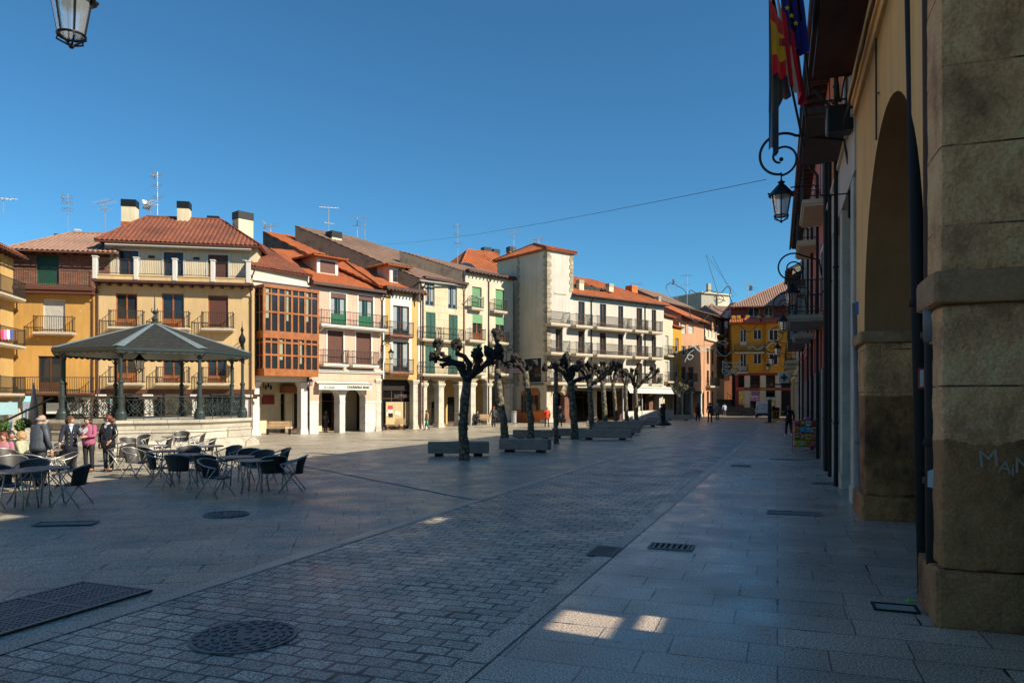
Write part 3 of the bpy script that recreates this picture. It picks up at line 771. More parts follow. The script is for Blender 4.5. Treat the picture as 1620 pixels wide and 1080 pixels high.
B.back(3.2, zg, 'white', shop=[(.8,3.4,0,2.8),(6,8.6,0,2.8)])
for px in (160, 234, 309, 392): B.column(B.U(px), zg-.3, .45, mat='wpaint')
mb = MB(); mb.box(0,B.L,-.1,.5,zg-.3,zg+.02)
for px in (160,234,309,392): u = B.U(px); mb.box(u-.9,u+.9,-.06,.46,zg-.48,zg-.3); mb.box(u-.55,u+.55,-.04,.44,zg-.62,zg-.48)
mb.build('timber_beam', M['beam'], B.root)
B.downpipe(.12, 0, zt-.4); B.downpipe(B.L-.15, 0, zt-.4)
rz_ = ze+2.7
for (px, y0, y1, w_, lab) in ((205,317,350,.95,'a'),(291,320,353,.8,'b'),(338,343,366,.8,'c')):
    dd = 5.3 if px < 330 else 7.5
    chimney(B, B.U(px,-dd), dd-.3, B.Z(px,y1,-dd)-.4, B.Z(px,y0,-dd), w_, .8, caph=.5)
for px in (232,262,278,312,329):
    mb = MB(); u = B.U(px,-7); z = B.Z(px,353,-7); mb.bev(u-.5,u+.5,7,7.4,z-.5,z+.35,.04); c = mb.build('air_conditioner', M['wpaint'], B.root)
    MB().lathe([(.27,0),(.27,.02)], (0,0,0), 14).build('fan_grille', M['iron'], c)
    c.children[0].location = (u,6.98,z-.05); c.children[0].rotation_euler = (R(90),0,0)

# gallery house
q0, q1 = P1(397), P1(489)
B = Bld('gallery_house', 'white house with a two storey varnished wooden glazed gallery above its portico', q0, q1); B3 = B
zg = B.Z(440,598); ze = B.Z(440,427)
B.shell(zg, ze, 10, 'white')
EZ = HC + (HY-420)/FPX*q0[1]
pxroof(B, [(394,420),(495,436),(400,379),(383,381)], EZ+.05, .5, 'tile')
mb = MB(); mb.box(0,B.L,-.18,0,ze-.95,ze-.85); mb.build('string_course', M['wpaint'], B.root)
chimney(B, B.U(387,-3.6), 3.4, B.Z(387,390,-3.6)-1.2, B.Z(387,336,-3.6), 1.15, .9, caph=.55)
# glazed box
off = 1.15; ua, ub = B.U(418,off), B.U(503,off); zt_, zb_ = B.Z(460,454,off), B.Z(460,595,off); zm = B.Z(460,532,off)
g = MB(); fz = [zb_, zb_+.55, zm-.28, zm+.12, zt_-.18, zt_]
g.box(ua-.02,ub+.02,-off-.03,0,zb_,zb_+.5); g.box(ua-.02,ub+.02,-off-.03,0,zm-.2,zm+.3); g.box(ua-.06,ub+.06,-off-.08,0,zt_-.22,zt_)
nb = 4
for i in range(nb+1):
    x = ua+(ub-ua)*i/nb; g.box(x-.08,x+.08,-off-.02,-off+.1,zb_+.5,zt_-.22)
for i in range(nb):
    a, b = ua+(ub-ua)*i/nb+.08, ua+(ub-ua)*(i+1)/nb-.08; c = (a+b)/2
    for l0, l1 in ((zb_+.5, zm-.2), (zm+.3, zt_-.22)):
        g.box(c-.05,c+.05,-off,-off+.08,l0,l1)
        for f in (.42,.84):
            g.box(a,b,-off-.01,-off+.08,l0+(l1-l0)*f,l0+(l1-l0)*f+.13)
for yy in (-.55,):
    g.box(ua-.02,ua+.06,yy-.05,yy+.05,zb_+.5,zt_-.22)
for l0, l1 in ((zb_+.5, zm-.2), (zm+.3, zt_-.22)):
    for f in (.42,.84): g.box(ua-.02,ua+.05,-off,0,l0+(l1-l0)*f,l0+(l1-l0)*f+.07); g.box(ub-.05,ub+.02,-off,0,l0+(l1-l0)*f,l0+(l1-l0)*f+.07)
gal = g.build('gallery', M['wood'], B.root)
MB().box(ua+.02,ub-.02,-off+.05,-.02,zb_+.5,zt_-.22).build('gallery_glass', M['glass'], gal)
cur = MB()
for i in range(8):
    for l0, l1 in ((zb_+.6, zm-.3), (zm+.4, zt_-.32)):
        if (i*7+int(l0*3)) % 3 != 1: continue
        a = ua+(ub-ua)*i/8+.12; ww = (ub-ua)/8*random.choice((.3,.45,.6)); MB().box(a,a+ww,-off+.035,-off+.045,l0+random.random()*.8,l1).build('gallery_blind', M['blind'], gal)
B.back(3.3, zg, 'cream2', shop=[(B.U(444,-3.3),B.U(484,-3.3),0.02,3.0)])
for px in (405, 482): B.column(B.U(px), zg-.25, .55, mat='wpaint')
mb = MB(); mb.box(0,B.L,0,.6,zg-.25,zg-.005); mb.build('lintel', M['wpaint'], B.root)
mb = MB(); u = B.U(415,-3.2); mb.box(u,u+1.0,3.22,3.28,2.2,2.9); mb.build('wall_sign', M['darkred'], B.root)
for i in range(5): 
    u = B.U(412+i*4,-3.2); MB().box(u,u+.13,3.24,3.28,3.3+.15*(i%2),3.62+.15*(i%2)).build('wall_plaque', M['iron'], B.root)
mb = MB(); u = B.U(446,-2.9); mb.box(u,u+1.7,2.9,3.2,3.05,3.6); mb.build('shop_sign', M['wood'], B.root)
B.downpipe(.06, 0, ze-.2); B.downpipe(B.L-.05, 0, ze-.2, mat='bpipe')

# pink house with three white arches
q0, q1 = P1(489.3), P1(605)
B = Bld('pink_house', 'pink house with green balcony doors, white arches and an orange roof with dormer', q0, q1); B4 = B
zg, z1, z2 = B.Z(550,602), B.Z(550,577), B.Z(550,517); ze = B.Z(560,459)
for a, b, c, d in ((523,547,464,514),(567,590,468,517)):
    w_ = B.win(B.rect(a,b,c,d), 'curtain', 'green', 'wpaint')
    u0,u1,za,zb = B.rect(a,b,c,d); MB().box(u0+.05,u1-.05,.085,.11,za+.05,za+.85).build('lower_panel', M['green'], w_)
    MB().box(u0,u1,.02,.12,zb-.35,zb).build('blind', M['shut'], w_)
B.shm = 'shut'
for a, b, c, d in ((518,543,523,574),(563,587,526,576)): B.win(B.rect(a,b,c,d), 'roller', 'dwood', 'wpaint')
B.shell(zg-.05, ze, 12, 'pink')
B.balcony(B.U(508,.7), B.L-.02, z2, .75, 1.05, slabm='wpaint', corbel=True)
for a, b in ((512,552),(558,600)): B.balcony(B.U(a,.6), B.U(b,.6), z1, .62, 1.05, slabm='wpaint')
mb = MB(); mb.box(0,B.L,-.12,0,z1-.62,z1-.5); mb.box(0,B.L,-.2,0,z1-.5,z1-.38); mb.build('string_course', M['wpaint'], B.root)
EZ = HC + (HY-450)/FPX*P1(515)[1]
pxroof(B, [(501,448),(622,465),(479,398),(426,393)], EZ, .5, 'tileo')
pxroof(B, [(479,398),(606,455),(501,382),(457,372),(416,366)], EZ+.35, .5, 'tileo', name='upper_roof', drops=((4,0,1.6,'gwall'),))
mb = MB(); a = onslope(B,502,449,EZ,.5); b = onslope(B,621,465,EZ,.5)
mb.box(.0,B.L,-.55,.0,ze,ze+.2)
mb.build('eave', M['beam'], B.root); mb = MB(); mb.tube([a-Vector((0,.08,.12)), b-Vector((0,.08,.12))], .07, 8); mb.build('gutter', M['bpipe'], B.root)
# dormer
def dormer(B, px0, px1, pyt, pyb, off, mat, tile, label=None, k=.18, win=(0,0,0,0), over=.4, wk='shutter', deep=3.0):
    u0, u1 = B.U(px0,-off), B.U(px1,-off); zt, zb = B.Z((px0+px1)/2,pyt,-off), B.Z((px0+px1)/2,pyb,-off)
    mb = MB(); mb.box(u0,u1,off,off+deep,zb-.6,zt); d = mb.build('dormer', M[mat], B.root)
    a, b, c, e = B.U(win[0],-off), B.U(win[1],-off), B.Z(win[0],win[3],-off), B.Z(win[0],win[2],-off)
    f = MB(); f.box(a-.25,a,off-.03,off+.01,c-.1,e+.1); f.box(b,b+.25,off-.03,off+.01,c-.1,e+.1); f.box(a-.25,b+.25,off-.031,off+.012,e-.0,e+.1); f.build('surround', M['wpaint'], d)
    MB().box(a,b,off-.02,off+.01,c,e).build('shutter' if wk=='shutter' else 'pane', M['shut' if wk=='shutter' else 'glass'], d)
    if wk != 'shutter':
        g = MB(); g.box(a,a+.06,off-.05,off-.02,c,e); g.box(b-.06,b,off-.05,off-.02,c,e); g.box((a+b)/2-.04,(a+b)/2+.04,off-.05,off-.02,c,e); g.box(a,b,off-.05,off-.02,(c+e)/2-.03,(c+e)/2+.03); g.build('window_frame', M['dwood'], d)
    r = MB(); A = (u0-over,off-over,zt); Bq = (u1+over,off-over,zt); um = (u0+u1)/2; h = (u1-u0)*.5*(k+.15)
    tile_poly(r, [A, Bq, (um+.3,off+1.2,zt+h), (um-.3,off+1.2,zt+h)])
    tile_poly(r, [(u0-over,off+deep,zt),A,(um-.3,off+1.2,zt+h),(um-.3,off+deep,zt+h)]); tile_poly(r, [Bq,(u1+over,off+deep,zt),(um+.3,off+deep,zt+h),(um+.3,off+1.2,zt+h)])
    r.quad((um-.3,off+1.2,zt+h+.04),(um+.3,off+1.2,zt+h+.04),(um+.3,off+deep,zt+h+.04),(um-.3,off+deep,zt+h+.04))
    r.build('dormer_roof', M[tile], d)
o_ = onslope(B,518,434,EZ,.5); dormer(B, 501, 535, 407, 436, o_.y-.1, 'pink', 'tileo', win=(506,530,411,430), k=.1, over=.6, deep=4)
chimney(B, B.U(533,-7), 7, EZ-B.zb+3.4, B.Z(533,366,-7), 1.0, .9, caph=.55)
# ground floor arches
pr = [(505,531),(548,571)]
bays = [(B.U(a), B.U(b)) for a, b in ((504,537.5),(546,578))]
zsp = B.Z(540,630)
B.arches(bays, 0, zsp, zg, .75, 'whitest', name='arcade', rise=B.Z(540,614)-zsp)
mb = MB()
for a, b in ((0, bays[0][0]), (bays[0][1], bays[1][0]), (bays[1][1], B.L)): mb.box(a+.0,b-.0,-.04,0,zsp-.35,zsp-.2); mb.box(a,b,-.03,0,.75,.8)
mb.build('impost', M['wpaint'], B.root)
mb = MB(); mb.box(0,bays[0][0],-.025,-.002,zsp-.2,zg-.05); mb.box(bays[1][1],B.L,-.025,-.002,zsp-.2,zg-.05); mb.box(0,B.L,-.022,-.002,zsp+(B.Z(540,614)-zsp)+.12,zg-.05); mb.build('pink_render', M['pink'], B.root)
B.back(3.4, zg-.1, 'cream2', shop=[(.8,2.6,0,3.1),(3.3,5.4,0,3.1)])
aw = MB(); ua, ub = B.U(504,.5), B.U(588,.5); zt_ = B.Z(545,608,.5); zb_ = B.Z(545,616.5,.5)
aw.box(ua,ub,-.55,-.5,zb_,zt_); aw.quad((ua,-.5,zt_),(ub,-.5,zt_),(ub,-.03,zt_+.25),(ua,-.03,zt_+.25)); a_ = aw.build('awning', M['wpaint'], B.root)
aw = MB(); aw.box(ua,ub,-.56,-.45,zt_,zt_+.07); aw.build('awning_bar', M['rail'], a_)
def text_obj(s, size, mat, parent, name='lettering', loc=(0,0,0), rot=(R(90),0,0), ext=.008, bold=0.0, sx=1.0, rz=None):
    cu = bpy.data.curves.new(name, 'FONT'); cu.body = s; cu.size = size; cu.extrude = ext; cu.align_x = 'CENTER'; cu.offset = bold
    o = bpy.data.objects.new('tmp', cu); COL.objects.link(o); bpy.context.view_layer.update()
    me = bpy.data.meshes.new_from_object(o.evaluated_get(bpy.context.evaluated_depsgraph_get())); bpy.data.objects.remove(o)
    me.name = name; me.materials.clear(); me.materials.append(M[mat]); r = bpy.data.objects.new(name, me); COL.objects.link(r)
    r.parent = parent; r.location = loc; r.rotation_euler = rot; r.scale = (sx,1,1); return r
text_obj('EL LAGAR', .2, 'rail', a_, loc=(ua+.9,-.56,zb_+.1)); text_obj('CHURRERIA MARI', .26, 'rail', a_, loc=(ub-1.3,-.56,zb_+.12), bold=.008)
B.downpipe(B.L-.06, 0, ze-.1, mat='bpipe')
M['redl'] = flat('red_letters', (.45,.03,.05), .5)
# ochre narrow house
q0, q1 = P1(605.2), P1(667)
B = Bld('narrow_ochre_house', 'narrow ochre house with white trim, two balconies and a tiled dormer', q0, q1); B5 = B
zg, z1, z2 = B.Z(635,600), B.Z(635,589), B.Z(635,531); ze = B.Z(640,462)
for c, d in ((484,530),(541,588)): B.win(B.rect(621.5,647,c,d), 'curtain', 'dwood')
B.shell(zg-.02, ze, 12, 'ochre2')
mb = MB(); ua, ub = B.U(617), B.U(651)
wa, wb = B.U(621.5), B.U(647)
for (a, b, c, d) in ((ua,wa,z1-.3,ze-.3),(wb,ub,z1-.3,ze-.3),(wa,wb,B.Z(635,484),ze-.3),(wa,wb,B.Z(635,541),z2-.25)): mb.box(a,b,-.03,.0,c,d)
mb.box(B.U(661),B.L,-.035,0,zg,ze-.1); mb.box(0,B.U(609),-.035,0,zg,ze-.1); mb.build('white_trim', M['wpaint'], B.root)
for z in (z1, z2): B.balcony(B.U(617,.6), B.U(655,.6), z, .62, 1.05, slabm='brick')
EZ = HC + (HY-457)/FPX*P1(640)[1]
pxroof(B, [(600,452),(679,466),(545,391),(501,382)], EZ, .5, 'tileo')
mb = MB(); mb.box(0,B.L,-.6,0,ze,ze+.25); n = 12
for i in range(n): mb.box(.05+i*(B.L-.2)/(n-1),.17+i*(B.L-.2)/(n-1),-.75,-.0,ze-.12,ze)
mb.build('eave', M['beam'], B.root)
o_ = onslope(B,628,448,EZ,.5); dormer(B, 616, 641, 421, 449, o_.y-.1, 'pink', 'tileo', win=(621,634,427,445), k=.25, over=.5, wk='glass')
B.downpipe(B.L-.15, 0, ze-.1)
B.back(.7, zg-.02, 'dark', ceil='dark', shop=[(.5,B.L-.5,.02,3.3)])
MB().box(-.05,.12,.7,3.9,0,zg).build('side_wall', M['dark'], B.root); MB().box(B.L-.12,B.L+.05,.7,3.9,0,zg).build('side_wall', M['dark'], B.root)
text_obj('[LOTTOGO(', .34, 'gpipe', B.root, loc=(B.L/2+.5,.62,B.Z(632,626)-.12), sx=.9)
mb = MB(); mb.box(.9,2.7,.72,.8,.35,2.35); mb.box(2.9,3.7,.72,.8,.35,2.35)
M['kraft'] = flat('papered_window', (.42,.33,.17), .8); mb.build('papered_pane', M['kraft'], B.root)
for i, (x, z, w_, h_, c) in enumerate(((1.1,1.75,.5,.3,'redl'),(1.1,1.45,.5,.28,'wpaint'),(1.15,1.1,.45,.32,'iron'),(1.85,1.3,.3,.3,'wpaint'),(2.2,1.2,.2,.35,'wpaint'),(.93,1.2,.15,.3,'wpaint'))):
    MB().box(x,x+w_,.70,.715,z,z+h_).build('poster', M[c], B.root)
B.column(B.U(594.5)+.2, zg, .4, -.05); B.column(B.U(657), zg, .5, -.05)
# jointed cream house with green shutters
q0, q1 = P1(667.2), P1(736)
B = Bld('green_shutter_house', 'jointed cream house with dark green louvred shutters and long curved balconies', q0, q1); B6 = B
zg, z1, z2 = B.Z(700,597), B.Z(700,592), B.Z(700,538.5); ze = B.Z(700,446)
for a, b in ((673,687.5),(709,723)): 
    c = 447 if a < 700 else 452; B.win(B.rect(a,b,c,c+37), 'curtain', 'lead', None)
B.shm = 'dgreen'
for a, b, c, d in ((674,689,494,538),(710,724,498,540),(673,688,547,591),(709,724,550,592)): B.win(B.rect(a,b,c,d), 'louvre', 'dgreen')
B.shell(zg, ze, 12, 'pale')
B.balcony(B.U(669,.6), B.U(699,.6), z2, .6, 1.0, wavy=True); B.balcony(B.U(702,.6), B.U(735,.6), z2, .6, 1.0, wavy=True)
B.balcony(B.U(669,.6), B.L-.05, z1, .6, 1.0, wavy=True)
EZ = HC + (HY-438)/FPX*P1(667)[1]
pxroof(B, [(663,440),(740,449),(640,400),(560,375),(467,357)], EZ, .5, 'tileb', drops=((4,0,1.9,'gwall'),))
mb = MB(); mb.box(0,B.L,-.5,0,ze,ze+.2); mb.build('eave', M['beam'], B.root)
a = onslope(B,664,441,EZ,.5); b = onslope(B,740,450,EZ,.5); mb = MB(); mb.tube([a-Vector((0,.05,.15)),b-Vector((0,.05,.15))], .08, 8); mb.build('gutter', M['galv'], B.root)
B.downpipe(B.L-.2, 0, ze); B.downpipe(.1, 0, ze-.3)
def arcade_px(B, cols, capy, mat='stone', wcol=.6, rise=None, top=None):
    zc = B.Z(cols[len(cols)//2], capy); us = [B.U(p) for p in cols]
    for u in us: B.column(min(max(u,wcol/2),B.L-wcol/2), zc, wcol, .0, mat='plinth')
    bays = [(a+wcol/2, b-wcol/2) for a, b in zip(us[:-1], us[1:]) if b-a > wcol+.4]
    # spandrels above the capitals
    mb = MB(); xs = [0] + [q for b in bays for q in b] + [B.L]
    for i in range(0, len(xs), 2):
        if xs[i+1]-xs[i] > .02: mb.box(xs[i],xs[i+1],0,.6,zc,top)
    for a, b in bays:
        c = (a+b)/2; rr = (b-a)/2; h = min(top-zc-.12, rise or (top-zc)*.8); nseg = 14
        P = [(c-rr*math.cos(math.pi*k/nseg), zc+h*math.sin(math.pi*k/nseg)) for k in range(nseg+1)]
        for (xa,za),(xb,zb_) in zip(P[:-1],P[1:]):
            mb.quad((xa,0,za),(xb,0,zb_),(xb,0,top),(xa,0,top)); mb.quad((xa,0,za),(xa,.6,za),(xb,.6,zb_),(xb,0,zb_)); mb.quad((xa,.6,za),(xa,.6,top),(xb,.6,top),(xb,.6,zb_))
    mb.build('arcade', M[mat], B.root)
arcade_px(B, [671.5, 698.5, 730], 606, 'stone', top=zg)
B.back(3.2, zg, 'stone', shop=[(1.0,2.0,0,2.2),(3.9,5.0,0,2.3)], ceil='cream')
# ivory house with light green blinds
q0, q1 = P1(736.2), P1(811.5)
B = Bld('ivory_house', 'tall ivory house with light green blinds and small single balconies', q0, q1); B7 = B
zg, z1, z2, z3 = B.Z(770,597), B.Z(770,590), B.Z(770,540), B.Z(770,490); ze = B.Z(775,436)
for a, b, c in ((747,762,454),(784,798,458)):
    B.shm = 'lgreen'; B.win(B.rect(a,b,c,c+34), 'roller', 'dwood')
for a, b, c in ((747.5,763,498),(784,798,501),(748,763,547),(784,798,550)):
    w_ = B.win(B.rect(a,b,c,c+39), 'door', 'wood'); u0,u1,za,zb = B.rect(a,b,c,c+39)
    MB().box(u0,u1,.02,.07,zb-.75,zb).build('green_blind', M['lgreen'], w_)
B.shell(zg, ze, 12, 'ivory')
for k_, (z, w1) in enumerate(((z3,0),(z2,3),(z1,3))):
    for a, b in ((747-w1-.5,766+w1),(782-w1,803+w1)): B.balcony(B.U(a,.5), B.U(b,.5), z, .5, 1.0, th=.16)
EZ = HC + (HY-430)/FPX*P1(736)[1]
pxroof(B, [(730,428),(820,440),(632,397)], EZ, .5, 'tileb', drops=((2,0,1.9,'gwall'),))
mb = MB(); mb.box(0,B.L,-.5,0,ze,ze+.2); n = 14
for i in range(n): mb.box(.05+i*(B.L-.2)/(n-1),.16+i*(B.L-.2)/(n-1),-.62,-.0,ze-.12,ze)
mb.build('eave', M['beam'], B.root)
B.downpipe(B.U(772.5), 0, ze-.1)
arcade_px(B, [749, 774.5, 808], 606, 'stone', top=zg)
B.back(3.2, zg, 'ochre2', shop=[(.8,2.0,0,2.6),(3.2,4.6,0,2.9)], ceil='cream')
p = facept(B, B.U(735.5,.2), -.2, B.Z(735,478)); e = empty('wall_street_light', p, math.atan2(B.u.y,B.u.x), 'grey street light arm fixed high between the green shuttered and ivory houses', 'street light')
mb = MB(); mb.tube([(0,.1,-.2),(.0,-.4,.25),(.6,-.9,.35)], .045, 6); mb.build('arm', M['galv'], e); MB().bev(.5,1.3,-1.1,-.75,.28,.42,.04).build('lamp_head', M['galv'], e)
# house behind
B = Bld('rear_house', 'orange hipped roof with a skylight rising behind the ivory house', (-6.0,80), (3.6,86)); 
ze = B.Z(760,420)-1.0; B.shell(0, ze, 9, 'ivory'); B.gable(ze, B.Z(764,398,-4.5), 9, 'tileo', 'ivory', hipl=4, hipr=4, gut=False, eav=False)
mb = MB(); mb.add([(1.2,.4,ze+.72),(2.8,.4,ze+.72),(2.8,1.9,ze+1.55),(1.2,1.9,ze+1.55)], [(0,1,2,3)]); mb.build('skylight', M['glass'], B.root)
for px, a, b, w_ in ((772,391,402,1.0),(786,394,404,.8),(811,390,404,.8)):
    chimney(B, B.U(px,-6), 6, B.Z(px,b,-6)-1, B.Z(px,a,-6), w_, .8, 'orange', 'iron', None, caph=.6)
# ------------------------------------------------------------ hotel with corner tower
hq0, hq1 = (3.23,68.1), (15.9,78.15)
B = Bld('hotel', 'long white hotel with rows of balconies and a square tiled corner tower', hq0, hq1, zb=-.06); HB = B
zg = B.Z(950,610); zt = B.Z(905,463.6)
F3 = B.Z(876,512.5); F2 = B.Z(876,557.8); F1 = B.Z(876,604.5)
cols = [(879,890),(915,925),(949,959),(978,986),(1007,1016),(1031,1038)]
for zf_, h in ((F3,2.35),(F2,2.2),(F1,2.1)):
    for a, b in cols:
        u0, u1 = B.U(a), B.U(b); B.win((u0,u1,zf_,zf_+h), 'door', 'dwood')
D = 11
B.shell(zg, zt, D, 'hotel')
for zf_ in (F3,F2,F1):
    for a, b in ((872,902.5),(911.5,938),(945,1000.5),(1005,1026),(1031.5,1049)): B.balcony(B.U(a,.9), B.U(b,.9), zf_, .9, 1.05, th=.2, bw=.017)
for i, (a, b) in enumerate(((876,895),(911,929),(945,967))):
    MB().box(B.U(a),B.U(b),-.08,-.002,F3+2.75,F3+2.87).build('hood_mould', M['stone'], B.root)
# tower
ut = B.U(905.5); ztt = B.Z(866,394); side = 4.3
mb = MB(); mb.box(-.04,ut,-.05,7.5,zt-3.2,ztt); mb.box(-.04,.0,-.05,7.5,zg,zt-3.2)
mb.build('tower', M['hotel'], B.root)
mb = MB(); mb.box(-.09,-.041,.0,7.4,0,ztt-.02); mb.build('tower_side_wall', M['hotelside'], B.root)
qn = MB(); n = int((ztt-zg)/.35)
for i in range(n):
    z = zg+i*.35; l = .42 if i % 2 else .28
    qn.box(-.13,-.092,-.1,l,z+.01,z+.34); qn.box(-.13,l,-.1,-.052,z+.01,z+.34)
    qn.box(-.13,-.092,side-l,side,z+.01,z+.34)
    if z > zt: qn.box(ut-l,ut+.04,-.1,-.052,z+.01,z+.34)
qn.build('quoins', M['stone'], B.root)
tr = MB(); o = .35; a, b, c, d = (-o,-o,ztt), (ut+o,-o,ztt), (ut+o,7.5+o,ztt), (-o,7.5+o,ztt); ap = ((ut)/2, 3.7, ztt+1.25)
for p_, q_ in ((a,b),(b,c),(c,d),(d,a)): tile_poly(tr, [p_,q_,ap])
for p_ in (a,b,c,d): tr.tube([(p_[0],p_[1],p_[2]+.06), (ap[0],ap[1],ap[2]+.06)], .09, 6)
tr.box(-o+.05,ut+o-.05,-o+.05,7.5+o-.05,ztt-.12,ztt-.01); tr.build('tower_roof', M['tileo'], B.root)
# main roof
k = .47; ez = zt+.02; uL, uR = ut-.1, B.L+.3; rm = MB(); yr = 6.2; zr = ez+k*yr
tile_poly(rm, [(uL,-.45,ez-.16),(uR,-.45,ez-.16),(uR-.5,1.6,ez+.75),(uL,1.6,ez+.75)])
tile_poly(rm, [(uL+6.8,1.6,ez+.75),(uR-.5,1.6,ez+.75),(uR-4.5,yr,zr),(uL+4.6,yr,zr)]); 
tile_poly(rm, [(uL,3.2,ez+k*3.2),(uL+5.6,3.2,ez+k*3.2),(uL+4.7,yr,zr),(uL,yr,zr)])
tile_poly(rm, [(uR,-.45,ez-.16),(uR,D,ez-.16),(uR-4.5,yr,zr)])
tile_poly(rm, [(uR,D,ez-.16),(uL,D,ez-.16),(uL,yr+.02,zr),(uR-4.5,yr+.02,zr)])
rm.build('roof', M['tileo'], B.root)
rt = MB(); rt.box(uL,uL+6.7,1.6,3.1,ez+.3,ez+.34); rt.box(uL,uL+6.7,3.1,3.2,ez+.3,ez+k*3.2); rt.box(uL+6.7,uL+6.8,1.6,3.2,ez+.3,ez+1.1); rt.build('roof_terrace', M['dark'], B.root)
tr = MB()
for i in range(5): tr.box(uL+.8+i*1.3,uL+.9+i*1.3,1.66,1.72,ez+.4,ez+1.25)
tr.box(uL,uL+6.7,1.65,1.7,ez+1.0,ez+1.05); tr.box(uL+3.2,uL+6.2,2.1,2.6,ez+.34,ez+1.25); tr.build('terrace_railing', M['rail'], B.root)
gt = MB(); gt.tube([(uL,-.52,ez-.2),(uR,-.52,ez-.2)], .07, 8); gt.box(uL,B.L,-.42,0,ez-.25,ez-.17); gt.build('gutter', M['beam'], B.root)
chimney(B, B.U(1001,-3.5), 3.2, B.Z(1001,470,-3.5)-.4, B.Z(1001,452,-3.5), .9, .9, 'orange', 'orange', None, caph=.2)
for px in (1032,1037,1044): chimney(B, B.U(px,-2), 2, B.Z(px,482,-2)-.6, B.Z(px,469,-2)-(.5 if px<1040 else 0), .42, .4, 'conc', 'conc', None, name='vent', caph=.15)
for px, y1 in ((918,443),(965,449)): chimney(B, B.U(px,-1.4), 1.2, B.Z(px,457,-1.4)-.3, B.Z(px,y1,-1.4), .6, .5, 'cream2', 'conc', None, caph=.3)
for px in (935, 1020): B.downpipe(B.U(px), 0, zt-.1, mat='bpipe')
# portico level
piers = [866.8, 897, 941, 984, 1010, 1030, 1046]
M['redst'] = stone('red_granite', (.22,.10,.07), (.14,.06,.04), 3, .2)
for i, px in enumerate(piers):
    u = min(max(B.U(px), .3), B.L-.3); m_ = 'plinth' if i in (0,2,4,6) else 'redst'
    B.column(u, zg, .6 if i else .75, .0, mat=m_, cap=False)
bb = MB(); bb.box(0,B.L,0,.6,zg-.5,zg-.002); 
c0, c1 = B.U(871.5), B.U(894.5); cc = (c0+c1)/2; rr = (c1-c0)/2; nn = 12
P = [(cc-rr*math.cos(math.pi*i/nn), zg-1.25+.7*math.sin(math.pi*i/nn)) for i in range(nn+1)]
for (xa,za),(xb,zb_) in zip(P[:-1],P[1:]): bb.quad((xa,0,za),(xb,0,zb_),(xb,0,zg-.4),(xa,0,zg-.4)); bb.quad((xa,0,za),(xa,.5,za),(xb,.5,zb_),(xb,0,zb_))
bb.build('lintel', M['stone'], B.root)
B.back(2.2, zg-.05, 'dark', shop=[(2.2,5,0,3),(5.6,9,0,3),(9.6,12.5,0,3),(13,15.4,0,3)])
aw = MB(); ua, ub = B.U(900), B.U(1002); za = B.Z(950,613,.9)
aw.quad((ua,-.02,zg-.15),(ua,-1.1,za),(ub,-1.1,za),(ub,-.02,zg-.15)); aw.box(ua,ub,-1.14,-1.1,za-.04,za+.08); 
a_ = aw.build('awning', M['iron'], B.root); MB().box(ua,ub,-1.17,-1.145,za-.02,za+.06).build('awning_edge', M['wpaint'], a_)
# side ground floor shop (left of the corner)
mb = MB(); mb.box(-.16,-.1,.2,side-.1,0,1.15); mb.build('side_dado', M['orange'], B.root)
mb = MB(); mb.box(-.2,-.1,.0,side,zg-.25,zg-.05); mb.box(-.17,-.1,.9,side-.9,zg-1.5,zg-1.3); mb.build('side_moulding', M['hotelside'], B.root)
w1 = MB(); w1.box(-.2,-.1,.9,2.4,1.0,2.6); w1.box(-.2,-.1,2.7,3.6,.1,2.6)
for c, r_ in ((1.65,.75),(3.15,.45)):
    pts = [(-.2,c+r_*math.cos(math.pi*i/10),2.6+r_*.8*math.sin(math.pi*i/10)) for i in range(11)]
    w1.poly(pts)
f_ = w1.build('side_door', M['wood'], B.root)
g = MB(); g.box(-.215,-.2,1.0,1.6,1.1,2.5); g.box(-.215,-.2,1.7,2.3,1.1,2.5); g.box(-.215,-.2,2.8,3.1,.9,2.5); g.box(-.215,-.2,3.2,3.5,.9,2.5); g.build('pane', M['glass'], f_)
w2 = MB(); zz = B.Z(845,605); w2.box(-.14,-.1,.6,3.2,zz,zz+2.4); f_ = w2.build('side_window', M['wpaint'], B.root)
MB().box(-.155,-.14,.7,3.1,zz+.1,zz+2.3).build('pane', M['glass'], f_)
bw = MB(); 
for i in range(16): bw.box(-.3,-.28,.5+i*.18,.515+i*.18,zz-.05,zz+.95)
bw.box(-.31,-.27,.45,3.3,zz+.93,zz+.97); bw.box(-.31,-.1,.45,3.3,zz-.1,zz-.04); bw.build('side_railing', M['rail'], B.root)
# terrace canopy in front of the hotel
p0 = G(986, 667.5); p1 = G(1066, 661)
e = empty('terrace_canopy', (p0.x,p0.y,0), math.atan2(p1.y-p0.y,p1.x-p0.x), 'white flat terrace canopy on thin posts in front of the hotel arcade', 'canopy')
L_ = (p1-p0).length; h_ = 3.15
r_ = MB(); r_.bev(-.3,L_+.2,-.5,3.2,h_,h_+.22,.04); r_.quad((-.3,-.5,h_-.01),(L_+.2,-.5,h_-.01),(L_+.2,-.75,h_-.5),(-.3,-.75,h_-.5)); r_.build('canopy_roof', M['wpaint'], e)
for x in (0, L_/3, 2*L_/3, L_-.1):
    MB().box(x,x+.1,0,.1,0,h_).build('post', M['wpaint'], e)
for x in (0, L_/3, 2*L_/3):
    MB().bev(x+.2,x+L_/3-.1,0.02,.1,.08,.95,.02).build('wind_panel', M['wpaint'], e)

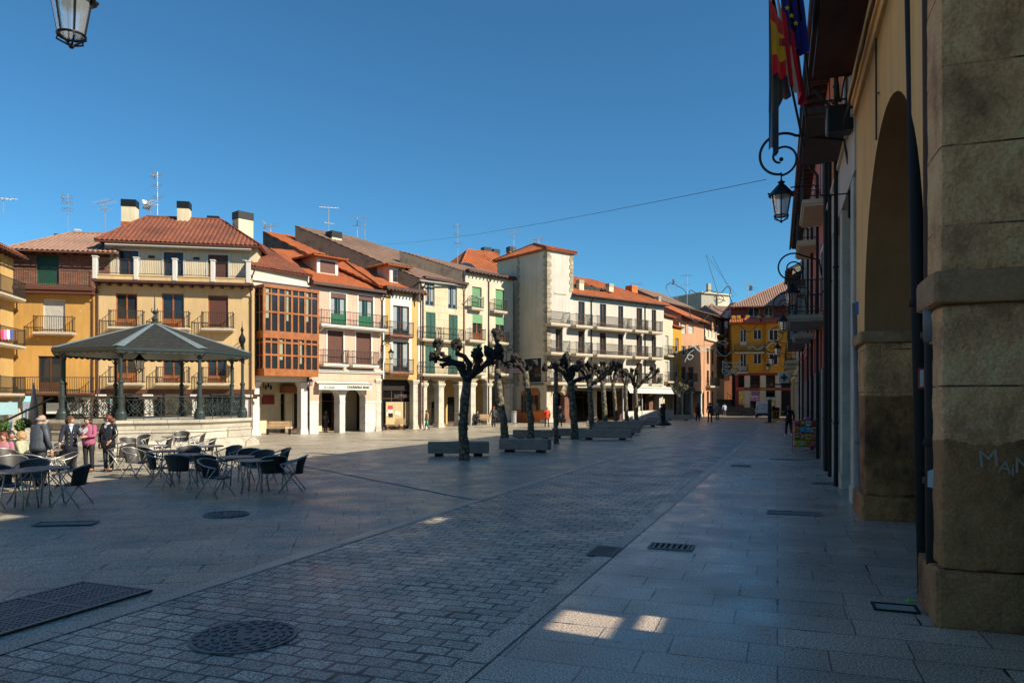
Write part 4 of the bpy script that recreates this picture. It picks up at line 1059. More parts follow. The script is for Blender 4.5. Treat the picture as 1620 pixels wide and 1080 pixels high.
# ------------------------------------------------------------ houses beyond the hotel
B = Bld('slim_cream_house', 'slim pale house with iron balconies squeezed against the far end of the hotel', (16.05,79.2), (17.6,81.6), zb=-.06)
ze = B.Z(1056,498); B.shm='wshut'
fl = [B.Z(1056,640-3), B.Z(1056,603), B.Z(1056,562), B.Z(1056,525)]
for z in fl[1:3]: B.win((.6,1.5,z,z+2.1), 'roller', 'wpaint'); 
B.shell(fl[1]-.5, ze, 9, 'ivory'); 
for z in fl[1:3]: B.balcony(.2,B.L-.2,z,.5)
B.gable(ze, ze+1.5, 9, 'tileo', 'ivory', over=.4, gut=False)
B.back(1.0, fl[1]-.5, 'cream'); B.column(.3, fl[1]-.5, .4)
B = Bld('slim_yellow_house', 'slim amber house with white framed windows beside the pale house', (17.6,81.6), (19.0,83.6), zb=-.06)
ze = B.Z(1069,515)
for py in (603,563): z = B.Z(1069,py); B.win((.7,1.6,z,z+2.0), 'door', 'wpaint')
B.shell(B.Z(1069,612), ze, 9, 'yellow'); B.back(1.0, B.Z(1069,612), 'cream'); B.column(B.L-.3, B.Z(1069,612), .4)
B.gable(ze, ze+1.4, 9, 'tileo', 'ivory', over=.3, gut=False)
B = Bld('salmon_house', 'pinkish house with orange eaves and small square windows, half in shade', (19.0,83.6), (23.2,90.2), zb=-.06)
ze = B.Z(1090,500)
for a, b in ((1076,1085),(1089,1097)):
    B.shm='wshut'; B.win(B.rect(a,b,511,527), 'roller', 'wpaint'); B.win(B.rect(a,b,547,562), 'window', 'wpaint'); B.win(B.rect(a,b,580,600), 'window', 'dwood')
B.shell(B.Z(1090,618), ze, 10, 'salmon'); B.gable(ze, ze+2.2, 9, 'tileo', 'grey', over=.7)
B.back(1.5, B.Z(1090,618), 'dark'); 
for u in (.4, 3.6, 7.0): B.column(u, B.Z(1090,618), .5)
B.balcony(B.U(1087,.5), B.U(1104,.5), B.Z(1092,604), .5)
B = Bld('parapet_house', 'brownish house with a pale openwork parapet in the shade of the alley', (23.3,90.4), (26.3,95.8), zb=-.06)
ze = B.Z(1116,537)
for py in (575,610,643):
    z = B.Z(1116,py); 
    for u in (1.2,3.6): B.win((u,u+1,z,z+1.9), 'door', 'dwood')
B.shell(0, ze, 9, 'salmon')
mb = MB(); mb.box(-.1,B.L+.1,-.25,.1,ze,ze+.3)
for i in range(4): mb.bev(i*1.7,i*1.7+.35,-.15,.2,ze+.3,ze+1.3,.03)
mb.box(0,B.L,-.02,.1,ze+.3,ze+1.2); mb.build('parapet', M['ivory'], B.root)
B.balcony(.6,5.4,B.Z(1116,610),.6)
B = Bld('orange_gable_house', 'orange and terracotta house with iron balconies at the mouth of the stepped alley', (26.0,97.0), (28.9,101.5), zb=-.06)
ze = B.Z(1142,502)
for a, b in ((1131.5,1136),(1141,1145.5)):
    B.win(B.rect(a,b,506,531), 'door', 'dwood', 'wpaint'); B.win(B.rect(a,b,540,558), 'door', 'dwood', 'wpaint'); B.win(B.rect(a,b,575,600), 'door', 'dwood')
B.shell(0, ze, 14, 'salmon'); 
B.balcony(B.U(1130,.5), B.U(1153,.5), B.Z(1142,531), .6); B.balcony(B.U(1130,.5), B.U(1153,.5), B.Z(1142,563), .6); B.balcony(B.U(1130,.5), B.U(1153,.5), B.Z(1142,600), .6)
B.gable(ze, ze+3.6, 14, 'tileb', 'terrac', over=.8, ridge=11)
mb = MB(); mb.poly([(-.06,0,ze-3.5),(-.06,14,ze-3.5),(-.06,14,ze+2.4),(-.06,11,ze+3.4),(-.06,0,ze-.05)]); mb.build('side_render', M['terrac'], B.root)
# far blocks
B = Bld('rooftop_block', 'grey and cream flat topped block high above the far roofs', (32.5,128), (38,131), zb=-.06)
z1_ = B.Z(1125,465); B.shell(0, z1_, 7, 'conc'); 
mb = MB(); mb.box(B.L-2.8,B.L,-.3,-.02,z1_-4,z1_-.3); mb.box(-.2,B.L+.2,-.35,7.2,z1_,z1_+.2); mb.build('pale_penthouse', M['ivory'], B.root)
MB().box(2.5,3.2,1,1.5,z1_+.2,z1_+2).build('vent', M['conc'], B.root)
B = Bld('far_brown_house', 'low far house with a light brown tiled roof behind the alley', (31,112), (41,116), zb=-.06)
ze = B.Z(1145,497); B.shell(0, ze, 9, 'salmon'); B.gable(ze, ze+1.8, 9, 'tilel', 'salmon', hipl=1, hipr=1, gut=False)
B = Bld('dark_gable_house', 'dark roofed house seen above the salmon house roofs', (20.5,101), (26.0,108), zb=-.06)
ze = B.Z(1090,485); B.shell(0, ze, 10, 'terrac'); B.gable(ze, ze+2.4, 10, 'tileb', 'terrac', gut=False)
# alley steps and closing wall
e = empty('alley_steps', W(1105, 640, 97)*1, 0, 'wide stone steps climbing into the dark alley left of the yellow building', 'steps')
e.location = (27.2, 92, 0); mb = MB()
for i in range(12): mb.box(-2,3.6,i*.55,12,.17*i,.17*(i+1))
mb.build('steps', M['gwall'], e)
rl = MB(); rl.tube([(1.2,0,1.0),(1.2,6.6,3.0)], .03, 6); 
for i in range(5): rl.tube([(1.2,i*1.6,.0+.5*i),(1.2,i*1.6,1.0+.5*i)], .025, 6)
rl.build('handrail', M['iron'], e)
B = Bld('alley_end_house', 'shaded house closing the top of the alley', (26,112), (36,111), zb=2.0)
B.shell(-2.5, 9, 3, 'terrac'); B.gable(9, 10.5, 3, 'tileb', 'terrac', gut=False)

B = Bld('cross_street_house', 'tall house of the side street behind the end of the right row', (39.5,96.5), (38.5,85.8), zb=0)
B.shell(0, 19, 10, 'cream2'); B.gable(19, 20.5, 10, 'tile', 'cream2')
# yellow corner building
B = Bld('yellow_building', 'bright yellow corner building with red awnings and a dark red shop front', (28.2,95.5), (39.5,93.5), zb=-.06); YB = B
zg = B.Z(1195,590); z1_ = B.Z(1195,552); zr_ = B.Z(1195,513)
ux = lambda p: B.U(p)
for a, b in ((1171,1181),(1192,1205),(1216,1232)):
    B.win(B.rect(a,b,521,537 if a>1180 else 547), 'door' if a<1180 else 'window', 'wpaint'); B.win(B.rect(a,b,559,576 if a>1180 else 586), 'door' if a<1180 else 'window', 'wpaint')
B.shell(zg, zr_, 12, 'yellow')
mb = MB(); ua, ub = ux(1211), ux(1232)+3; mb.box(ua,ub,-.55,-.01,zg+.0,zr_); mb.build('bay', M['yellow'], B.root)
for c in (521,559): 
    r_ = B.rect(1216,1231,c,c+18,.55); f_ = MB().box(r_[0],r_[1],-.6,-.551,r_[2],r_[3]).build('bay_window', M['wpaint'], B.root)
    MB().box(r_[0]+.1,(r_[0]+r_[1])/2-.05,-.62,-.6,r_[2]+.1,r_[3]-.1).box((r_[0]+r_[1])/2+.05,r_[1]-.1,-.62,-.6,r_[2]+.1,r_[3]-.1).build('pane', M['glass'], f_)
mb = MB(); mb.box(-.4,B.L,-.75,.0,zr_,zr_+.25)
tile_poly(mb, [(-.5,-.85,zr_+.2),(B.L,-.85,zr_+.2),(B.L,0,zr_+.75),(-.2,0,zr_+.75)]); mb.build('tiled_cornice', M['tileo'], B.root)
M['coral'] = flat('coral_awning', (.45,.09,.05), .7)
for a, b in ((1177,1200),(1204,1234)):
    q = MB(); u0,u1 = ux(a),ux(b); q.quad((u0,-1.1,zr_+.3),(u1,-1.1,zr_+.3),(u1,-.3,zr_+.8),(u0,-.3,zr_+.8)); q.box(u0,u1,-1.12,-1.08,zr_+.2,zr_+.3); q.build('awning', M['coral'], B.root)
ptop = B.Z(1195,505); mb = MB(); mb.box(-.1,B.L,-.2,.05,zr_+.7,ptop+.1)
for px in (1160,1168,1182,1200,1215): u = ux(px); mb.bev(u-.25,u+.25,-.26,.12,zr_+.7,ptop+.5,.04)
mb.build('parapet', M['yellow'], B.root)
ze = B.Z(1195,478,-1.8)
for a, b in ((1183,1202),(1209,1223)):
    r_ = B.rect(a,b,487,501,-1.8); B.win(r_, 'window', 'wpaint', y=1.8)
B.shell(zr_, ze, 12, 'darkred', y=1.8, name='top_floor_wall')
B.gable(ze, ze+3.7, 13, 'tilel', 'yellow', over=1.0, y0=1.8, hipl=8.5, hipr=.5, ridge=7.5)
B.balcony(.2, ux(1209), z1_-.4, .6, .9); B.balcony(ux(1165), ux(1183), zg+.15, .5, .9)
# shop front
zs = B.Z(1195,613)
mb = MB(); mb.box(ux(1163),B.L,-.1,.4,zs-.35,zs); mb.box(ux(1163),B.L,-.12,.4,zg-.3,zg); mb.box(ux(1163),ux(1179),-.06,.4,0,zs-.35); mb.box(ux(1163),ux(1168),-.06,.4,zs,zg)
mb.build('red_fascia', M['darkred'], B.root)
M['gold'] = flat('gold_letters', (.6,.4,.08), .4)
MB().box(ux(1164),ux(1177),-.35,-.13,zs-.3,zs+.05).build('red_box_sign', M['coral'], B.root)
text_obj('ALIMENTACION', .3, 'gold', B.root, loc=(ux(1213),-.11,zs-.28), sx=.9)
for px in (1182,1207,1231):
    u = ux(px); q = MB(); q.bev(u-.35,u+.35,-.14,.3,0,zs-.36,.03); q.bev(u-.35,u+.35,-.14,.3,zs+.01,zg-.31,.03); q.build('pilaster', M['ivory'], B.root)
B.back(.35, zg-.02, 'dark', shop=[(ux(1184),ux(1205),zs+.1,zg-.5),(ux(1209),ux(1229),zs+.1,zg-.5),(ux(1184),ux(1205),.4,zs-.5),(ux(1209),ux(1229),.4,zs-.5)])
M['ad1'] = flat('poster_pink', (.6,.25,.38), .5, 0, .6, 3); M['ad2'] = flat('poster_yellow', (.65,.42,.1), .5, 0, .6, 3); M['ad3'] = flat('poster_mixed', (.4,.45,.4), .5, 0, .8, 5); M['ad4'] = flat('poster_blue', (.15,.2,.45), .5, 0, .5, 4)
for a, b, c, d, m_ in ((1187,1203,618,628,'wpaint'),(1187,1203,628,634,'ad1'),(1169,1178,618,640,'ad2'),(1190,1201,619,626,'ad4'),(1210,1228,628,634,'ad3'),(1210,1228,634,642,'ad2')):
    r_ = B.rect(a,b,c,d,.1); MB().box(r_[0],r_[1],(-.09 if a==1169 else .27)-(.02 if m_=='ad4' else 0),(-.065 if a==1169 else .3),r_[2],r_[3]).build('window_poster', M[m_], B.root)
text_obj('LINDA', .55, 'redl', B.root, loc=(ux(1195),.24,B.Z(1195,625)), sx=.9)
# ------------------------------------------------------------ right hand row (in shade)
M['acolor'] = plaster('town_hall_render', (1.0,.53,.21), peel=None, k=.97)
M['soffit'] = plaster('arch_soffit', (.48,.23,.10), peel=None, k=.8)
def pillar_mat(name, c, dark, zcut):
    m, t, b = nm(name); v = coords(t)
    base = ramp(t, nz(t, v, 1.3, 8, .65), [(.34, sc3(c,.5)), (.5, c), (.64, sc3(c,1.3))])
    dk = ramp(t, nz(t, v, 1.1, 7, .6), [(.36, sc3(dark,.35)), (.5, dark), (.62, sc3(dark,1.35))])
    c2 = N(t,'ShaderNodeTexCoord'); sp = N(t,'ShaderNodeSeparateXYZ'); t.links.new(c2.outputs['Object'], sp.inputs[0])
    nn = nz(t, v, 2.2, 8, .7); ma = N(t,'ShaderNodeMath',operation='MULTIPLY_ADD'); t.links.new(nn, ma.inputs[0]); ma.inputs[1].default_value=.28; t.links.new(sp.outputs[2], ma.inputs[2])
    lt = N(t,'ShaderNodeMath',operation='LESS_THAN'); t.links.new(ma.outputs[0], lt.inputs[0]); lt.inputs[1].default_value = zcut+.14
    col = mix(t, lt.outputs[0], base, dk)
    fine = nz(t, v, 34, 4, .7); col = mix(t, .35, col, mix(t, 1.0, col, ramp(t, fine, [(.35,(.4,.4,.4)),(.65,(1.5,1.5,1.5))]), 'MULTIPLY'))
    colz = col
    # joints
    c3 = coords(t, (1,1,1), (R(90),0,0)); 
    br = N(t,'ShaderNodeTexBrick'); t.links.new(c3, br.inputs['Vector']); br.inputs['Scale'].default_value=1; br.inputs['Brick Width'].default_value=2.4; br.inputs['Row Height'].default_value=.74; br.inputs['Mortar Size'].default_value=.009
    iv = N(t,'ShaderNodeMath',operation='SUBTRACT'); iv.inputs[0].default_value=1
    jm = N(t,'ShaderNodeMath',operation='MULTIPLY'); inl = N(t,'ShaderNodeMath',operation='SUBTRACT'); inl.inputs[0].default_value=1; t.links.new(lt.outputs[0], inl.inputs[1]); jf = N(t,'ShaderNodeMath',operation='MULTIPLY'); t.links.new(inl.outputs[0], jf.inputs[0]); t.links.new(br.outputs[1], jf.inputs[1]); t.links.new(jf.outputs[0], jm.inputs[0]); t.links.new(ramp(t, nz(t, v, 1.3, 4), [(.42,(0,0,0)),(.55,(1,1,1))]), jm.inputs[1])
    colz = mix(t, jm.outputs[0], colz, sc3(dark, .3)); t.links.new(colz, b.inputs['Base Color']); b.inputs['Roughness'].default_value = .95
    t.links.new(jf.outputs[0], iv.inputs[1]); p = bump(t, b, iv.outputs[0], .8, .03)
    h2 = N(t,'ShaderNodeMath',operation='MULTIPLY'); t.links.new(nz(t, v, 5, 9, .62), h2.inputs[0]); h2.inputs[1].default_value=1
    p = bump(t, b, h2.outputs[0], 1.0, .12, p); inv = N(t,'ShaderNodeMath',operation='SUBTRACT'); inv.inputs[0].default_value=1; t.links.new(lt.outputs[0], inv.inputs[1])
    bump(t, b, inv.outputs[0], .6, .02, p)
    return m
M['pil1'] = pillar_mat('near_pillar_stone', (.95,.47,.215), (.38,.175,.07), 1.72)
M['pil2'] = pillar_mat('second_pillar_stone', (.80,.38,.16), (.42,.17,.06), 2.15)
M['brace'] = stone('capital_stone', (.70,.36,.18), (.32,.16,.08), 2.2, .9)
rdir = Vector((.356,1,0)).normalized()              # away from camera along the arcade
def RP(Y): return Vector((wx(Y), Y, 0))
def rowb(name, label, Ya, Yb, zb=0.0, group=None):
    return Bld(name, label, RP(Yb), RP(Ya), group, zb=zb)   # local x runs towards the camera, -y faces the square
def ru(B, Y): return (RP(Y)-RP_b[B.root.name]).length
# near building: town hall with round arches
B = Bld('town_hall', 'shaded ochre stone building with round arches and massive pillars at the right edge', RP(14.3), RP(6.9), zb=0.0); TH_ = B
L = B.L; s = B.L - 0.0
def ul(Y): return L - (RP(Y)-RP(6.9)).length
zs = 3.28; zc = 6.16; top = 11.9; pw = 1.0
arch_far, arch_near = ul(13.0), ul(7.65)
c = (arch_far+arch_near)/2; rr = (arch_near-arch_far)/2
mb = MB(); nseg = 28
P = [(c-rr*math.cos(math.pi*k/nseg), zs+(zc-zs)*math.sin(math.pi*k/nseg)) for k in range(nseg+1)]
for (xa,za),(xb,zb_) in zip(P[:-1],P[1:]):
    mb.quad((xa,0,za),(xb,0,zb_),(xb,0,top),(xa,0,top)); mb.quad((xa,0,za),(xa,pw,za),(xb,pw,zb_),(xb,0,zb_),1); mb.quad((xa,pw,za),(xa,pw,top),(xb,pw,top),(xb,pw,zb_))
mb.box(0,arch_far,0,pw,zs,top)
# upper storey windows above the balcony are off the frame edge; end wall facing the camera
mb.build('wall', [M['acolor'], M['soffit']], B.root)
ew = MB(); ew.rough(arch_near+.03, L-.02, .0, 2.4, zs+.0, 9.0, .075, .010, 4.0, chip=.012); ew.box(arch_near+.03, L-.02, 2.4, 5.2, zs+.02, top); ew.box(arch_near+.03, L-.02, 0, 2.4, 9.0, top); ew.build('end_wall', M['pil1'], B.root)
def pillar(ua, ub, mat, zcap0, zcap1, plinth, pwid=pw, name='pillar'):
    q = MB(); q.rough(ua,ub,0.0,pwid,plinth,zcap0,.06,.012,4.5,seed=ua); o = q.build(name, M[mat], B.root, True)
    q = MB(); q.rough(ua-.06,ub+.06,-.06,pwid+.05,-.03,plinth,.05,.007,4,seed=3.3,chip=.018); q.build('plinth', M[mat], o)
    q = MB(); q.rough(ua-.05,ub+.06,-.08,pwid+.05,zcap0,zcap1,.045,.006,5,seed=7.1,chip=.012); q.build('capital', M['brace'], o)
    return o
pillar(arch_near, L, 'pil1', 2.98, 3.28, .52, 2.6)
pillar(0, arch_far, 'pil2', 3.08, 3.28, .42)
# relief bumps on near pillar: real displaced face panels (chisel marks are in the material)
bk = MB(); zz_ = []; us2 = []
for x in (-1.72,-1.12):
    for Yp in (12.7,13.3):
        Pp = Vector((x,Yp,0)); d = Vector((.89,-.456,0)); n_ = -B.nout; t = ((B.p0 + n_*5.0 - Pp).dot(n_))/d.dot(n_); zz_.append(t*.687); us2.append((Pp+d*t-B.p0).dot(B.u))
wall_holes(bk, 0, L, 0, top, [(min(us2)+.1,max(us2)-.1,min(zz_)+.12,max(zz_)-.12)], .2, 5.0); bk.build('arcade_back_wall', M['dark'], B.root)  # hole added in the wall to throw a sun patch on the setts
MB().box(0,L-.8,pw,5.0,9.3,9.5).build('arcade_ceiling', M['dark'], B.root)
cn = MB(); zc_ = 7.72; cn.box(0,L,-.10,0,zc_,zc_+.10); cn.box(0,L,-.16,0,zc_+.10,zc_+.22); cn.box(0,L,-.06,0,zc_-.18,zc_); cn.build('cornice', M['acolor'], B.root)
# balcony high up
ub_ = MB(); u0, u1 = ul(15.0), L+.5; u0 = -.1
ub_.box(u0,u1,-.78,-.0,8.35,8.5); ub_.box(u0-.03,u1,-.86,-.0,8.5,8.66); bal = ub_.build('balcony', M['beam'], B.root)
r_ = MB()
for i in range(60): r_.box(u0+.05+i*.13,u0+.07+i*.13,-.80,-.78,8.66,9.7)
r_.box(u0,u1,-.82,-.77,9.65,9.7); r_.build('railing', M['rail'], bal)
rf = MB(); tile_poly(rf, [(0,-.7,top),(L,-.7,top),(L,2.5,top+1.0),(0,2.5,top+1.0)]); tile_poly(rf, [(L,5.5,top),(0,5.5,top),(0,2.5,top+1.0),(L,2.5,top+1.0)]); rf.build('roof', M['tile'], B.root)
# pipes on the near pillar (seen just left of its street corner)
def pipe(name, pts, r, mat, label, joints=(), root=None, group=None):
    mb = MB(); mb.tube(pts, r, 12); 
    for j in joints: mb.tube([(j[0],j[1],j[2]-.03),(j[0],j[1],j[2]+.03)], r*1.3, 12)
    o = mb.build(name, M[mat], root); 
    for p_ in o.data.polygons: p_.use_smooth = True
    return o
def LP(px, py, Y): return loc(TH_, W(px, py, Y))
pt = [LP(1442,-20,8.6), LP(1453,480,8.3), LP(1464,952,8.0)]; pt[-1].z = 0.0
pipe('downpipe', pt, .075, 'bpipe', '', [pt[1]], TH_.root)
pt = [LP(1472,-20,7.6), LP(1475,430,7.55), LP(1479,968,7.35)]; pt[-1].z = 0.0
pp_ = pipe('downpipe', pt, .078, 'pipe', '', [LP(1474,530,7.5), LP(1477,760,7.4)], TH_.root)
pt = [LP(1476,478,7.4), LP(1476.5,540,7.38)]; pipe('pipe_sleeve', pt, .09, 'gpipe', '', (), TH_.root)
pt = [LP(1477,545,7.36), LP(1479,966,7.26)]; pt[-1].z=0; pipe('pipe_guard', pt, .075, 'bpipe', '', [LP(1478,700,7.33)], TH_.root)
pt = [LP(1353,480,14.3), LP(1359,700,13.9), LP(1362,806,13.6), LP(1366,818,13.4)]; pt[-1].z=.02; pipe('downpipe', pt, .06, 'gpipe', '', [pt[1]], TH_.root)
pt = [LP(1340,-20,15.0)]
M['sticker'] = flat('red_sticker', (.45,.05,.03), .5); M['wsticker'] = flat('pale_sticker', (.6,.6,.58), .5); M['bsticker'] = flat('blue_sticker', (.03,.16,.5), .5)
def sticker(px, py, Y, w, h, mat):
    p = LP(px, py, Y); MB().bev(p.x-.0, p.x+.005, p.y-w/2, p.y+w/2, p.z-h/2, p.z+h/2, .001).build('sticker', M[mat], TH_.root)
q = LP(1457,600,8.1)
st = MB(); st.box(q.x+.05,q.x+.063,q.y-.035,q.y+.03,q.z-.1,q.z+.12); st.build('sticker', M['sticker'], TH_.root)
st = MB(); st.box(q.x+.064,q.x+.067,q.y-.02,q.y+.015,q.z-.08,q.z+.1); st.build('sticker_print', M['wsticker'], TH_.root)
q = LP(1474,757,7.3); st = MB(); st.add([(q.x+.08,q.y-.05,q.z-.07),(q.x+.08,q.y+.03,q.z-.09),(q.x+.08,q.y+.045,q.z+.03),(q.x+.08,q.y-.0,q.z+.1),(q.x+.08,q.y-.05,q.z+.08)],[(0,1,2,3,4)]); st.build('torn_sticker', M['wsticker'], TH_.root)
q = LP(1357,488,14.0); MB().box(q.x+.06,q.x+.075,q.y-.04,q.y+.04,q.z-.12,q.z+.12).build('sticker', M['bsticker'], TH_.root)
# cables along the cornice
cb = MB()
for k in range(3):
    pts = []
    for i in range(24):
        u = L*(1-i/23.0); pts.append((u, -.19-.02*k, zc_-.22-.05*k+.03*math.sin(i*1.7+k)))
    cb.tube(pts, .014, 5)
a = LP(1395,190,11.2); a.y=-.03
cb.tube([(a.x,-.03,zc_-.2),(a.x+.03,-.03,a.z-.3),(a.x+.02,-.03,LP(1399,150,11.2).z),(a.x+.3,-.03,LP(1399,156,11.2).z-.02)], .014, 5)
p = LP(1350,130,14.6)
cb.tube([(p.x+.3*math.cos(i*.6), -.14-.02*i%3, p.z-.02*i+.16*math.sin(i*.9)) for i in range(16)], .018, 5)
cb.build('wall_cables', M['iron'], TH_.root)
# graffiti
def ft(ch, px, py, size): 
    Y = 6.9 - .35*((px-1490)/200.); w_ = W(px, py, Y); l_ = loc(TH_, w_); return l_
M['chalk'] = flat('chalk_paint', (.42,.33,.25), .9)
for ch, px, py, sz, tilt in (('M',1566,738,.22,-.1),('A',1590,748,.16,.1),('i',1604,752,.15,0),('N',1622,748,.2,0)):
    Yg = 6.9-(px-1490)/1180*6.9*.356*.94
    l_ = loc(TH_, W(px, py, Yg)); text_obj(ch, sz, 'chalk', TH_.root, 'graffiti', (L+.006, l_.y, l_.z), (R(90), tilt, R(90)), ext=.001, bold=.0)

# building with tall white openings and orange upper wall
def tall(name, label, Ya, Yb, mats, zf, top, pillars, balc, group=None, roof='tile', pilw=.5, lowmat=None, lowz=None, over=.6):
    B = rowb(name, label, Ya, Yb); L = B.L
    u = lambda Y: (RP(Yb)-RP(Y)).length
    up, fas, pil = mats
    for (Y0, Y1, z, proj, mat) in balc:
        B.balcony(u(Y1), u(Y0), z, proj, 1.1, slabm=mat)
        B.shm='shut'; uu = (u(Y0)+u(Y1))/2; B.win((uu-.6,uu+.6,z,z+2.3), 'door', 'dwood', 'wpaint')
    B.shell(zf[1], top, 6, up, floor=True)
    if zf[1] > zf[0]:
        q = MB(); q.box(0,L,-.03,.5,zf[0],zf[1]-.003); q.box(0,L,-.09,-.03,zf[1]-.12,zf[1]-.003); q.build('fascia', M[fas], B.root)
    for Y in pillars:
        q = MB(); c = u(Y); lo = lowz or 0
        q.bev(c-pilw/2,c+pilw/2,-.02,.5,lo,zf[0]-.002,.015); o = q.build('column', M[pil], B.root)
        if lowz: MB().bev(c-pilw/2-.04,c+pilw/2+.04,-.06,.54,0,lowz,.02).build('column_base', M[lowmat], o)
        else: MB().bev(c-pilw/2-.03,c+pilw/2+.03,-.05,.53,0,.35,.02).build('column_base', M[pil], o)
    B.back(4.2, zf[0], 'dark')
    B.gable(top, top+1.2, 5, roof, up, over=over, gut=True)
    return B
M['gpaint'] = flat('grey_painted_column', (.24,.21,.20), .6); M['fgrey'] = plaster('light_grey_fascia', (.78,.66,.62))
M['wcol'] = stone('pale_column', (.80,.64,.50), (.55,.44,.34), 1.5, .3)
HB1 = tall('orange_portico_house', 'orange house with a tall pale grey portico between the arches and the pink house', 14.35, 22, ('orange','fgrey','wcol'), (6.5,7.7), 11.9, (15.0,17.6,20.2,21.7), ((14.6,17.6,7.9,.95,'beam'),), pilw=.55)
HB2 = tall('pink_portico_house', 'pink house in the shade with iron balconies and red columns on grey bases', 22, 35, ('rpink','rpink','rpink'), (4.5,4.9), 11.9, (22.4,24.6,26.8,29,31.2,33.4), ((23.2,26.8,4.75,1.1,'conc'),(23,26,8.3,.7,'cream2'),(29,32,8.3,.7,'cream2'),(30,33,4.75,.8,'conc')), lowmat='gpaint', lowz=3.1)
HB3 = tall('grey_portico_house', 'narrow shaded house with a glazed bay and thin columns beyond the pink house', 35, 48, ('grey','rpink','rpink'), (4.3,4.7), 12.2, (35.4,38,40.6,43.2,45.8), ((40,44,8,.9,'conc'),), lowmat='gpaint', lowz=3.0, roof='tileb')
HB4 = tall('cream_portico_house', 'cream shaded house with slender pale columns further along the right row', 48, 64, ('cream2','cream2','wcol'), (4.2,4.6), 10.3, (48.5,51.5,54.5,57.5,60.5,63.5), ((50,54,4.7,.9,'slabc'),(57,61,4.7,.9,'slabc'),(50,54,7.9,.8,'slabc')))
HB5 = tall('ochre_portico_house', 'low ochre house of the right row before the tall last one', 64, 75, ('ochre2','cream2','ochre2'), (4.0,4.4), 10.0, (65,69,73), ((66,70,4.6,.8,'slabc'),))
HB6 = tall('tall_end_house', 'tall last house of the right row beside the yellow building', 75, 84, ('cream2','cream2','wcol'), (4.0,4.4), 15.4, (76,80,83.5), ((76,80,4.6,.8,'slabc'),))
# glazed bay on third house
B = HB3; q = MB(); u0, u1 = 4.2, 7.6; q.box(u0,u1,-.9,-.0,4.9,5.4); q.box(u0,u1,-.9,-.0,8.3,8.6)
for x in (u0,u0+1.1,u0+2.2,u1-.1): q.box(x,x+.1,-.9,-.8,5.4,8.3)
q.box(u0,u1,-.9,-.82,6.8,6.9); q.box(u0,u0+.1,-.5,-.4,5.4,8.3); q.box(u1-.1,u1,-.5,-.4,5.4,8.3)
gb = q.build('glazed_bay', M['dwood'], B.root); MB().box(u0+.05,u1-.05,-.86,0,5.4,8.3).build('pane', M['curtain'], gb)
for B, us in ((HB1,(.3,2.0,4.3)),(HB2,(.3,4.6,9.2,B.L)),(HB3,(.2,6.8))):
    for u in us:
        if u < B.L: B.downpipe(u, 0, 10.5, y=-.1, mat='bpipe')
for (bb, y_, z_) in ((HB1,16.8,8.2),):
    pass
j_ = MB(); j_.bev(HB1.L-.55,HB1.L-.15,-.5,-.05,7.35,7.85,.02); jb = j_.build('meter_box', M['iron'], HB1.root); MB().box(HB1.L-.53,HB1.L-.17,-.52,-.502,7.38,7.82).build('box_edge', M['galv'], jb)
# box hanging under the balcony on the orange house
# ---- houses behind the camera: they throw the shade over the foreground
B = rowb('street_house', 'house of the right row behind the viewer', -34, 3.0); B.shell(0, 12.2, 6, 'cream2'); B.gable(12.2, 13.4, 6, 'tile', 'cream2')
# added unseen wall, blocks the sun except through slots shaped to throw the patches
B = Bld('sun_slot_wall', 'added unseen wall with slots that shape the sun patches on the pavement', (RP(6.95)+Vector((.942,-.335,0))*4), (RP(0.0)+Vector((.942,-.335,0))*4), zb=0.0)
rp = (RP(6.95)-RP(0)).length
uc = None
def uloc(P): return (Vector((P[0],P[1],0))-B.p0).dot(B.u)
hs = []
for (xa, xb) in ((.385,.95),(1.2,1.365)):
    zz = []; us_ = []
    for x in (xa, xb):
        for Yp in (6.78, 7.22):
            Pp = Vector((x,Yp,0)); d = Vector((.89,-.456,0)); n_ = -B.nout
            t = ((B.p0-Pp).dot(n_))/d.dot(n_); zz.append(t*.687); us_.append(uloc(Pp+d*t))
    hs.append((min(us_), max(us_), min(zz)+.03, max(zz)-.03))
B.holes = hs; q = MB(); wall_holes(q, -1, B.L+6, 0, 12.6, hs, .03); q.build('wall', M['cream2'], B.root); B.holes = []
# ------------------------------------------------------------ lanterns
def lantern(parent, p, s=1.0, arm=True, tilt=0):
    """hanging lantern, top hook at p (local), total height ~1.0*s"""
    e = MB(); x, y, z = p
    e.lathe([(.02*s,0),(.03*s,-.03*s),(.09*s,-.06*s),(.05*s,-.1*s),(.10*s,-.14*s),(.24*s,-.30*s),(.29*s,-.34*s),(.29*s,-.38*s),(.24*s,-.385*s)], (x,y,z), 8)
    for k in range(8):
        th = math.pi*k/4; e.ball((x+.29*s*math.cos(th),y+.29*s*math.sin(th),z-.33*s), .025*s, 0, 6, 4)
    for k in range(6):
        th = math.pi*k/3+.2; a = Vector((x+.23*s*math.cos(th),y+.23*s*math.sin(th),z-.38*s)); b = Vector((x+.15*s*math.cos(th),y+.15*s*math.sin(th),z-.83*s)); e.tube([a,b], .012*s, 5)
        e.tube([b, (x+.17*s*math.cos(th),y+.17*s*math.sin(th),z-.88*s),(x+.03*s*math.cos(th),y+.03*s*math.sin(th),z-.95*s)], .012*s, 5)
    n = 18
    for rr_, zz in ((.155*s,-.83*s),):
        e.tube([(x+rr_*math.cos(2*math.pi*k/n),y+rr_*math.sin(2*math.pi*k/n),z+zz) for k in range(n+1)], .016*s, 6)
    e.ball((x,y,z-.96*s), .035*s, 0, 8, 6)
    o = e.build('lantern', M['iron'], parent)
    g = MB(); g.lathe([(.225*s,-.39*s),(.148*s,-.82*s)], (x,y,z), 12); g.build('lantern_glass', M['lglass'], o)
    return o
